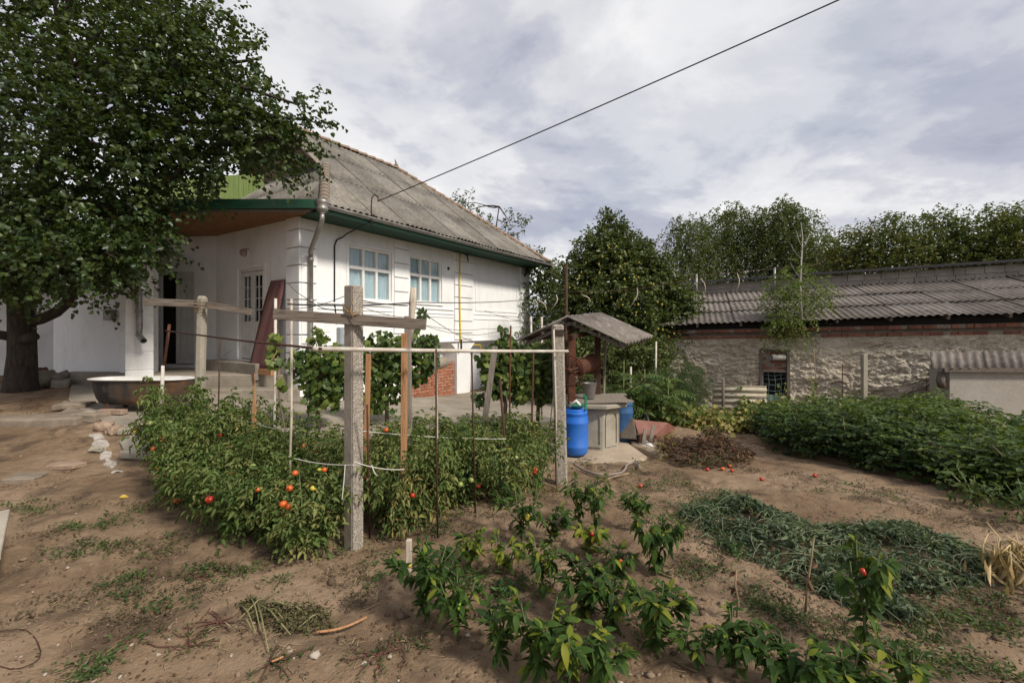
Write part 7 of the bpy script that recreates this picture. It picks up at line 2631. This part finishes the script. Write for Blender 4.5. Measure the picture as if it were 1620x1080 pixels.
leaf_part('pale_tuft', [(np.c_[P2_, zfine(P2_[:, 0], P2_[:, 1]) + .02 + .2 * GE.random(260)], unit(np.c_[GE.normal(size=(260, 2)), np.full(260, .5)]), rdir(260, GE), GE.uniform(.03, .06, 260), GE.uniform(.012, .03, 260), .4 + GE.random(260) * .6)], bean_l, bp)

# heap of pulled weeds in the foreground
poly = [(372, 958), (400, 945), (440, 955), (470, 962), (505, 960), (535, 985), (520, 1000), (480, 1008), (440, 1000), (405, 985)]
P, W_ = px_poly_sample(poly, 900, GE)
c0 = np.array(gp(455, 982)[:2])
hh = .07 * np.exp(-(((P - c0) / np.array([.30, .2])) ** 2).sum(1))
Z = zfine(P[:, 0], P[:, 1]) + hh * GE.random(len(P)) + .004
wh = thing('weed_heap', 'small heap of pulled wilted weeds in the foreground soil', 'heap', gp(455, 982))
arr = [(np.c_[P, Z], unit(np.c_[GE.normal(size=(len(P), 2)), GE.normal(size=len(P)) * .4]), unit(np.c_[GE.normal(size=(len(P), 2)) * .6, np.ones(len(P))]), GE.uniform(.012, .032, len(P)), GE.uniform(.007, .016, len(P)), .2 + .7 * GE.random(len(P)))]
leaf_part('wilted_leaves', arr, bpy.data.materials['dried weed leaf'] if 'dried weed leaf' in bpy.data.materials else weed_l, wh, fold=.3, curl=.3)
m_ = MB()
for a, b in (((380, 960), (405, 1005)), ((404, 950), (425, 1035)), ((378, 985), (436, 942)), ((400, 955), (460, 1008)), ((405, 962), (468, 965)), ((396, 948), (412, 1000)), ((436, 960), (500, 985)), ((383, 986), (398, 1001)), ((420, 968), (450, 985)), ((470, 1000), (520, 975))):
    p, q = gp(*a), gp(*b)
    m_.tube([p + Vector((0, 0, .02)), p.lerp(q, .5) + Vector((0, 0, .05)), q + Vector((0, 0, .015))], [.004, .004, .0025], 5)
m_.obj('stalks', simple('straw green stalk', (.17, .16, .07), (.25, .22, .11), 8, .8, 0), wh)

# low weeds in patches over the soil: one mass
def weed_patch(name, label, patches, mat, seed, leaf=(.012, .03), wid=.5, h=.03):
    g = np.random.default_rng(seed)
    arrs = []
    for px, py, rx, ry, n in patches:
        c = gp(px, py)
        Y = c.y
        RX = rx / F * Y
        RY = ry / F * Y * Y / CAMH
        n = int(n * .62)
        ncl = max(3, n // 10)
        cc = g.normal(size=(ncl, 2)) * np.array([RX, RY]) * .5 + np.array([c.x, c.y])
        i = g.integers(0, ncl, n)
        P = cc[i] + g.normal(size=(n, 2)) * (.012 + .045 * g.random(ncl)[i])[:, None]
        Z = zfine(P[:, 0], P[:, 1]) + .004 + h * g.random(n)
        d = unit(np.c_[P - cc[i] + g.normal(size=(n, 2)) * .02, np.full(n, .02)])
        Ls = g.uniform(*leaf, n)
        arrs.append((np.c_[P, Z], unit(d + g.normal(size=(n, 3)) * .3), unit(np.c_[g.normal(size=(n, 2)) * .5, np.ones(n)]), Ls, Ls * wid, np.clip(g.random(ncl)[i] * .6 + g.random(n) * .35, 0, 1)))
    V, Q, R = leafmesh(arrs)
    o = wobj(name, V, Q, mat, None, rnd=R)
    return tag(o, label, kind='stuff')


weed_patch('weeds', 'low creeping weeds scattered over the bare soil', [
    (30, 800, 40, 10, 240), (60, 812, 50, 8, 200), (125, 838, 40, 14, 240), (200, 815, 40, 16, 260), (185, 835, 36, 8, 160), (150, 870, 70, 12, 330), (205, 915, 40, 18, 300), (195, 943, 40, 10, 200), (140, 880, 60, 8, 180), (250, 960, 34, 16, 220),
    (330, 905, 30, 14, 200), (285, 852, 30, 10, 150), (370, 905, 30, 12, 170), (240, 875, 40, 14, 180), (390, 900, 20, 10, 140), (450, 915, 14, 10, 90), (585, 920, 18, 14, 130), (545, 868, 30, 12, 170), (600, 880, 26, 18, 180), (690, 842, 40, 10, 220), (720, 815, 24, 6, 120),
    (745, 912, 24, 10, 150), (800, 935, 28, 16, 330), (830, 925, 22, 10, 180), (150, 1055, 40, 14, 200), (140, 1075, 24, 10, 130), (195, 1025, 30, 8, 80), (650, 1020, 20, 10, 60), (1040, 770, 50, 12, 420), (1075, 762, 36, 14, 300), (1060, 815, 46, 16, 420), (1110, 790, 34, 10, 260),
    (1150, 782, 40, 8, 260), (1090, 830, 40, 14, 320), (1130, 850, 40, 14, 260), (1210, 970, 46, 22, 420), (1250, 980, 36, 14, 260), (1200, 945, 36, 12, 200), (1120, 905, 30, 12, 240), (1100, 915, 26, 10, 160), (1480, 975, 60, 20, 420), (1540, 985, 50, 18, 300), (1590, 1000, 40, 20, 240), (1560, 950, 40, 12, 200), (1460, 1000, 40, 14, 200),
    (1430, 1030, 60, 22, 420), (1500, 1050, 60, 18, 380), (1580, 1060, 50, 16, 240), (1330, 1010, 50, 16, 200), (1015, 735, 30, 8, 160), (1000, 745, 14, 6, 110), (1240, 700, 40, 6, 160), (1300, 780, 50, 8, 200), (1340, 765, 40, 6, 170), (1400, 790, 50, 8, 180), (880, 775, 20, 8, 120), (910, 730, 30, 8, 160), (940, 735, 20, 6, 110)], weed_l, 701)
weed_patch('dry_weeds', 'grey brown dried weeds lying over the soil', [
    (1060, 770, 60, 12, 520), (1085, 800, 50, 16, 560), (1050, 840, 40, 14, 420), (1110, 850, 50, 14, 460), (1160, 880, 40, 12, 360), (1100, 905, 40, 12, 340), (1040, 750, 40, 8, 300), (170, 800, 70, 10, 320), (60, 850, 60, 16, 300), (190, 870, 60, 12, 340), (230, 930, 60, 16, 360),
    (310, 935, 50, 14, 300), (200, 990, 60, 20, 300), (90, 960, 60, 30, 320), (340, 900, 40, 12, 280), (580, 905, 40, 14, 260), (560, 950, 40, 14, 220), (640, 850, 40, 12, 320), (700, 830, 40, 10, 300), (770, 815, 40, 8, 260), (860, 785, 40, 8, 260), (1230, 960, 60, 20, 420), (1330, 990, 60, 20, 380), (1450, 960, 60, 16, 360),
    (1540, 940, 60, 16, 360), (1590, 970, 40, 20, 300), (1380, 780, 70, 8, 340), (1460, 800, 70, 10, 340), (1550, 830, 50, 10, 300), (1250, 750, 60, 8, 260), (1180, 745, 40, 8, 240), (880, 930, 60, 20, 380), (780, 960, 50, 20, 320), (1000, 960, 60, 20, 380), (960, 760, 50, 8, 260), (900, 750, 30, 8, 200)],
    leafmat('dry brown weed leaf', [(.055, .042, .026), (.09, .07, .042), (.12, .10, .06), (.10, .105, .055)], .1, .8, .05), 705, (.010, .034), .28, .02)
weed_patch('weeds', 'taller green weeds at the foot of the pepper bed', [(745, 925, 16, 8, 100), (1030, 1010, 30, 14, 160), (800, 945, 20, 10, 120), (1170, 880, 30, 12, 130), (990, 800, 30, 10, 160), (950, 800, 22, 8, 110), (1110, 810, 40, 12, 260)], leafmat('fresh weed leaf', [(.03, .085, .018), (.06, .13, .03)], .3), 702, (.02, .045), .4, .07)
weed_patch('dry_litter', 'dry leaf litter and bits of straw on the soil', [
    (60, 640, 90, 18, 700), (130, 625, 60, 10, 300), (30, 655, 60, 10, 240), (100, 760, 120, 40, 160), (300, 1000, 200, 50, 260), (210, 900, 150, 60, 260), (560, 930, 90, 40, 160), (700, 840, 80, 20, 220), (880, 900, 160, 40, 500), (1000, 1000, 180, 60, 420), (1250, 1000, 160, 40, 300), (940, 740, 60, 10, 260), (1080, 770, 90, 14, 260),
    (1300, 760, 120, 18, 200), (1150, 860, 80, 20, 300), (1480, 820, 90, 16, 200), (640, 1020, 100, 40, 150), (150, 690, 40, 20, 160), (860, 770, 40, 10, 200), (760, 790, 60, 10, 200), (1560, 830, 60, 20, 200)], dry_l, 703, (.008, .026), .5, .006)
weed_patch('straw_litter', 'short bits of pale straw on the soil', [(px_, py_, 110, 26, 110) for px_, py_ in ((80, 760), (200, 860), (120, 960), (330, 1010), (560, 940), (640, 1010), (720, 860), (860, 800), (960, 760), (1080, 790), (1180, 860), (1240, 770), (1340, 780), (1450, 830), (1180, 960), (1340, 1010), (1500, 980), (900, 960), (1040, 940), (600, 890), (470, 930))],
           leafmat('straw bit', [(.26, .19, .11), (.36, .28, .17), (.44, .37, .25)], .1, .8, .1), 706, (.015, .05), .09, .004)
# fine pale roots and twigs strewn about
m_ = MB()
for k in range(240):
    px, py = GE.uniform(0, 1600), 700 + 380 * GE.random() ** .8
    c = gp(px, py)
    if -4.6 < c.x < .4 and 3.7 < c.y < 6.2 or c.y > 7.5:
        continue
    a = GE.uniform(0, 6.28)
    ln = GE.uniform(.03, .16)
    pts = []
    for t in (0, .4, .75, 1):
        x, y = c.x + math.cos(a) * ln * t + GE.normal() * .008, c.y + math.sin(a) * ln * t + GE.normal() * .008
        pts.append(Vector((x, y, float(zfine(np.array([x]), np.array([y]))[0]) + .006)))
    m_.tube(pts, [.0025, .002, .002, .001], 4)
tag(m_.obj('twig_litter', stemb), 'fine dry twigs and roots strewn over the soil', kind='stuff')
# pebbles and clods
V0, Q0 = sphere_np(1., 7, 5)
n = 1900
px, py = GE.uniform(-40, 1660, n), 690 + 400 * GE.random(n) ** .75
Yg = F * CAMH / (py - HY)
X_, Y_ = (px - CX) / F * Yg, Yg
ok = ~((X_ > -4.6) & (X_ < .4) & (Y_ > 3.9) & (Y_ < 6.2))
hoed = np.exp(-(((X_ - 1.0) / 1.8) ** 2 + ((Y_ - 3.3) / 1.0) ** 2))
s_ = GE.uniform(.003, .010, n) * (1 + 1.6 * hoed * GE.random(n)) * (1 + 1.5 * (GE.random(n) < .04))
X_, Y_, s_, hoed = X_[ok], Y_[ok], s_[ok], hoed[ok]
n = len(X_)
sc = s_[:, None, None] * GE.uniform(.7, 1.3, (n, 1, 3)) * np.array([1, 1, .65])
nz_ = 1 + .3 * GE.normal(size=(n, len(V0), 1))
V = V0[None] * sc * nz_ + np.stack([X_, Y_, zfine(X_, Y_) + s_ * .25], -1)[:, None]
Q = (Q0[None] + (np.arange(n) * len(V0))[:, None, None]).reshape(-1, 4)
m = M('pebbles and clods', (.25, .19, .14), .95, 0, .15)
m.col(m.ramp(m.attr('rnd'), [(0., (.09, .062, .042)), (.6, (.165, .118, .08)), (.9, (.24, .18, .13)), (1., (.40, .35, .29))]))
m.bump(m.noise(120, 4), .4, .003)
rn = np.where(hoed > .3, GE.random(n) * .75, GE.random(n))
tag(wobj('pebbles', V.reshape(-1, 3), Q, m.m, None, rnd=np.repeat(rn, len(V0)), smooth=True), 'pebbles and clods of earth on the soil', kind='stuff')
# reddish purslane rosettes
for i, (px, py, lb) in enumerate(((300, 1020, 'dark reddish sprawling weed in the lower left soil'), (347, 985, 'small reddish root left of the pulled weed heap'), (605, 1035, 'creeping weed with dark red stems below centre left'), (295, 915, 'flat reddish weed left of the front tomatoes'), (430, 1045, 'small green weed below the pulled weed heap'))):
    g = np.random.default_rng(720 + i)
    c = gp(px, py)
    t = thing('creeping_weed', lb, 'weed', c)
    m_, tips = MB(), []
    for k in range(9):
        a = g.uniform(0, 6.28)
        ln = g.uniform(.06, .2)
        pts = []
        for f in (0, .35, .7, 1):
            x, y = c.x + math.cos(a) * ln * f + g.normal() * .01, c.y + math.sin(a) * ln * f + g.normal() * .01
            pts.append(Vector((x, y, float(zfine(np.array([x]), np.array([y]))[0]) + .012)))
        tips += [np.array(q[:]) for q in pts[1:]]
        m_.tube(pts, [.004, .003, .003, .002], 5)
    m_.obj('stems', simple('red stem', (.085, .035, .027), (.12, .055, .04), 9, .7, 0) if 'red stem' not in bpy.data.materials else bpy.data.materials['red stem'], t)
    if i not in (1,):
        T = np.array(tips)
        nn = 110
        P = T[g.integers(0, len(T), nn)] + g.normal(size=(nn, 3)) * np.array([.014, .014, .004])
        L_ = g.uniform(.010, .022, nn)
        leaf_part('foliage', [(P, unit(np.c_[g.normal(size=(nn, 2)), np.full(nn, .2)]), unit(np.c_[g.normal(size=(nn, 2)) * .4, np.ones(nn)]), L_, L_ * .55, g.random(nn) * .7)], weed_l, t)
# fallen tomatoes on the soil
for i, (px, py, c, lb) in enumerate(((1119, 743, 'r', 'fallen red tomato leftmost at the brush pile foot'), (1143, 743, 'o', 'fallen orange tomato in front of the brush pile, biggest of four'), (1154, 738, 'o', 'fallen orange tomato furthest back by the brush pile'), (1158, 744, 'r', 'fallen red tomato rightmost of the cluster by the brush pile'),
                                     (1205, 760, 'r', 'fallen red tomato alone on the trodden soil'), (1013, 773, 'r', 'fallen red tomato among weeds below the well'), (1289, 754, 'r', 'fallen tomato at the foot of the raspberry hedge'), (1057, 722, 'o', 'fallen orange tomato at the left of the brush pile'))):
    p = gp(px, py)
    o = lobj('fallen_tomato', TOM[c])
    o.location = p + Vector((0, 0, .022 + float(zfine(np.array([p.x]), np.array([p.y]))[0]) - p.z))
    o.scale = (1.15, 1.1, .95) if i == 1 else (1, 1, .95)
    tag(o, lb, 'tomato', 'fallen tomatoes')
# yellow leaf, dry maize stalks at the right edge, thin bare stalks
yl = gp(188, 790)
V, Q = leaves(np.array([yl[:]]) + np.array([[0, 0, .02]]), np.array([[1, .3, .1]]), np.array([[0, -.3, 1]]), .075, .05)
o = wobj('fallen_leaf', V, Q, leafmat('yellow fallen leaf', [(.55, .38, .05), (.6, .45, .08)], .2), None, rnd=np.full(6, .5))
tag(o, 'single yellow leaf lying on the soil at left', 'leaf')
drys = simple('dry straw', (.42, .30, .14), (.52, .40, .21), 8, .85, .1)
for i, (px, py, ty, lb) in enumerate(((1585, 912, 855, 'dry straw coloured stalk clump at the right edge'), (1603, 925, 850, 'tallest dry stalk clump at the right edge'), (1625, 930, 845, 'dry stalk clump cut by the right edge'))):
    b = gp(px, py)
    g = np.random.default_rng(740 + i)
    h = (py - ty) / F * b.y
    t = thing('dry_stalks', lb, 'stalks', b)
    m_ = MB()
    for k in range(9):
        q = b + Vector((g.normal() * .07, g.normal() * .07, 0))
        m_.tube([q, q + Vector((g.normal() * .03, g.normal() * .03, h * g.uniform(.5, .9))), q + Vector((g.normal() * .10, g.normal() * .08, h * g.uniform(.5, 1.0)))], [.006, .005, .002], 5)
    m_.obj('stems', drys, t)
    nn = 26
    P = np.array(b[:]) + np.c_[g.normal(size=(nn, 2)) * .07, h * g.uniform(.2, .95, nn)]
    leaf_part('dry_leaves', [(P, unit(np.c_[g.normal(size=(nn, 2)) * .6, -np.ones(nn)]), rdir(nn, g), g.uniform(.1, .2, nn), np.full(nn, .018), g.random(nn))], leafmat('straw leaf', [(.42, .29, .12), (.52, .39, .19)], .2) if 'straw leaf' not in bpy.data.materials else bpy.data.materials['straw leaf'], t, curl=.3)
for px, py, pts, lb in ((1274, 968, ((1274, 968), (1278, 920), (1284, 880), (1288, 850)), 'bare reddish brown stalk standing before the vine heap'), (1165, 985, ((1165, 985), (1168, 950), (1163, 925), (1165, 900)), 'thin bare stalk behind the lone drooping pepper plant')):
    Y = gp(px, py).y
    q = [pt(a, b, Y) for a, b in pts]
    t = thing('bare_stalk', lb, 'stalk', q[0])
    MB().tube(q, [.007, .006, .005, .003], 6).obj('stem', stemb, t)
    g = np.random.default_rng(int(px))
    nn = 9
    f = g.uniform(.3, 1, nn)
    P = np.array([(q[0].lerp(q[-1], k))[:] for k in f])
    leaf_part('dry_leaves', [(P, unit(np.c_[g.normal(size=(nn, 2)), -np.full(nn, .8)]), rdir(nn, g), g.uniform(.03, .07, nn), np.full(nn, .022), g.random(nn))], dry_l, t, curl=.5)
# purlin of dead weed stems at the far right: small leafy weeds
for i, (px, py, h, r, n, lb) in enumerate(((1600, 790, .55, .35, 260, 'olive bramble at the near end of the hedge by the right edge'), (1545, 800, .35, .3, 170, 'low weed at the hedge foot near the right edge'), (1630, 830, .4, .35, 220, 'coarse weed cut by the right edge below the hedge'), (1270, 722, .2, .2, 110, 'small weed at the hedge foot near a fallen tomato'), (1215, 690, .35, .3, 190, 'weed at the far end of the hedge'))):
    c = gp(px, py)
    broad_plant('bramble_weed', lb, c.x, c.y, h, r, n, .06, .45, weed_l, 760 + i, 'weed', yellow=.4)

print('objects', len(bpy.data.objects), 'tris', sum(len(m.loops) - 2 * len(m.polygons) for m in bpy.data.meshes))
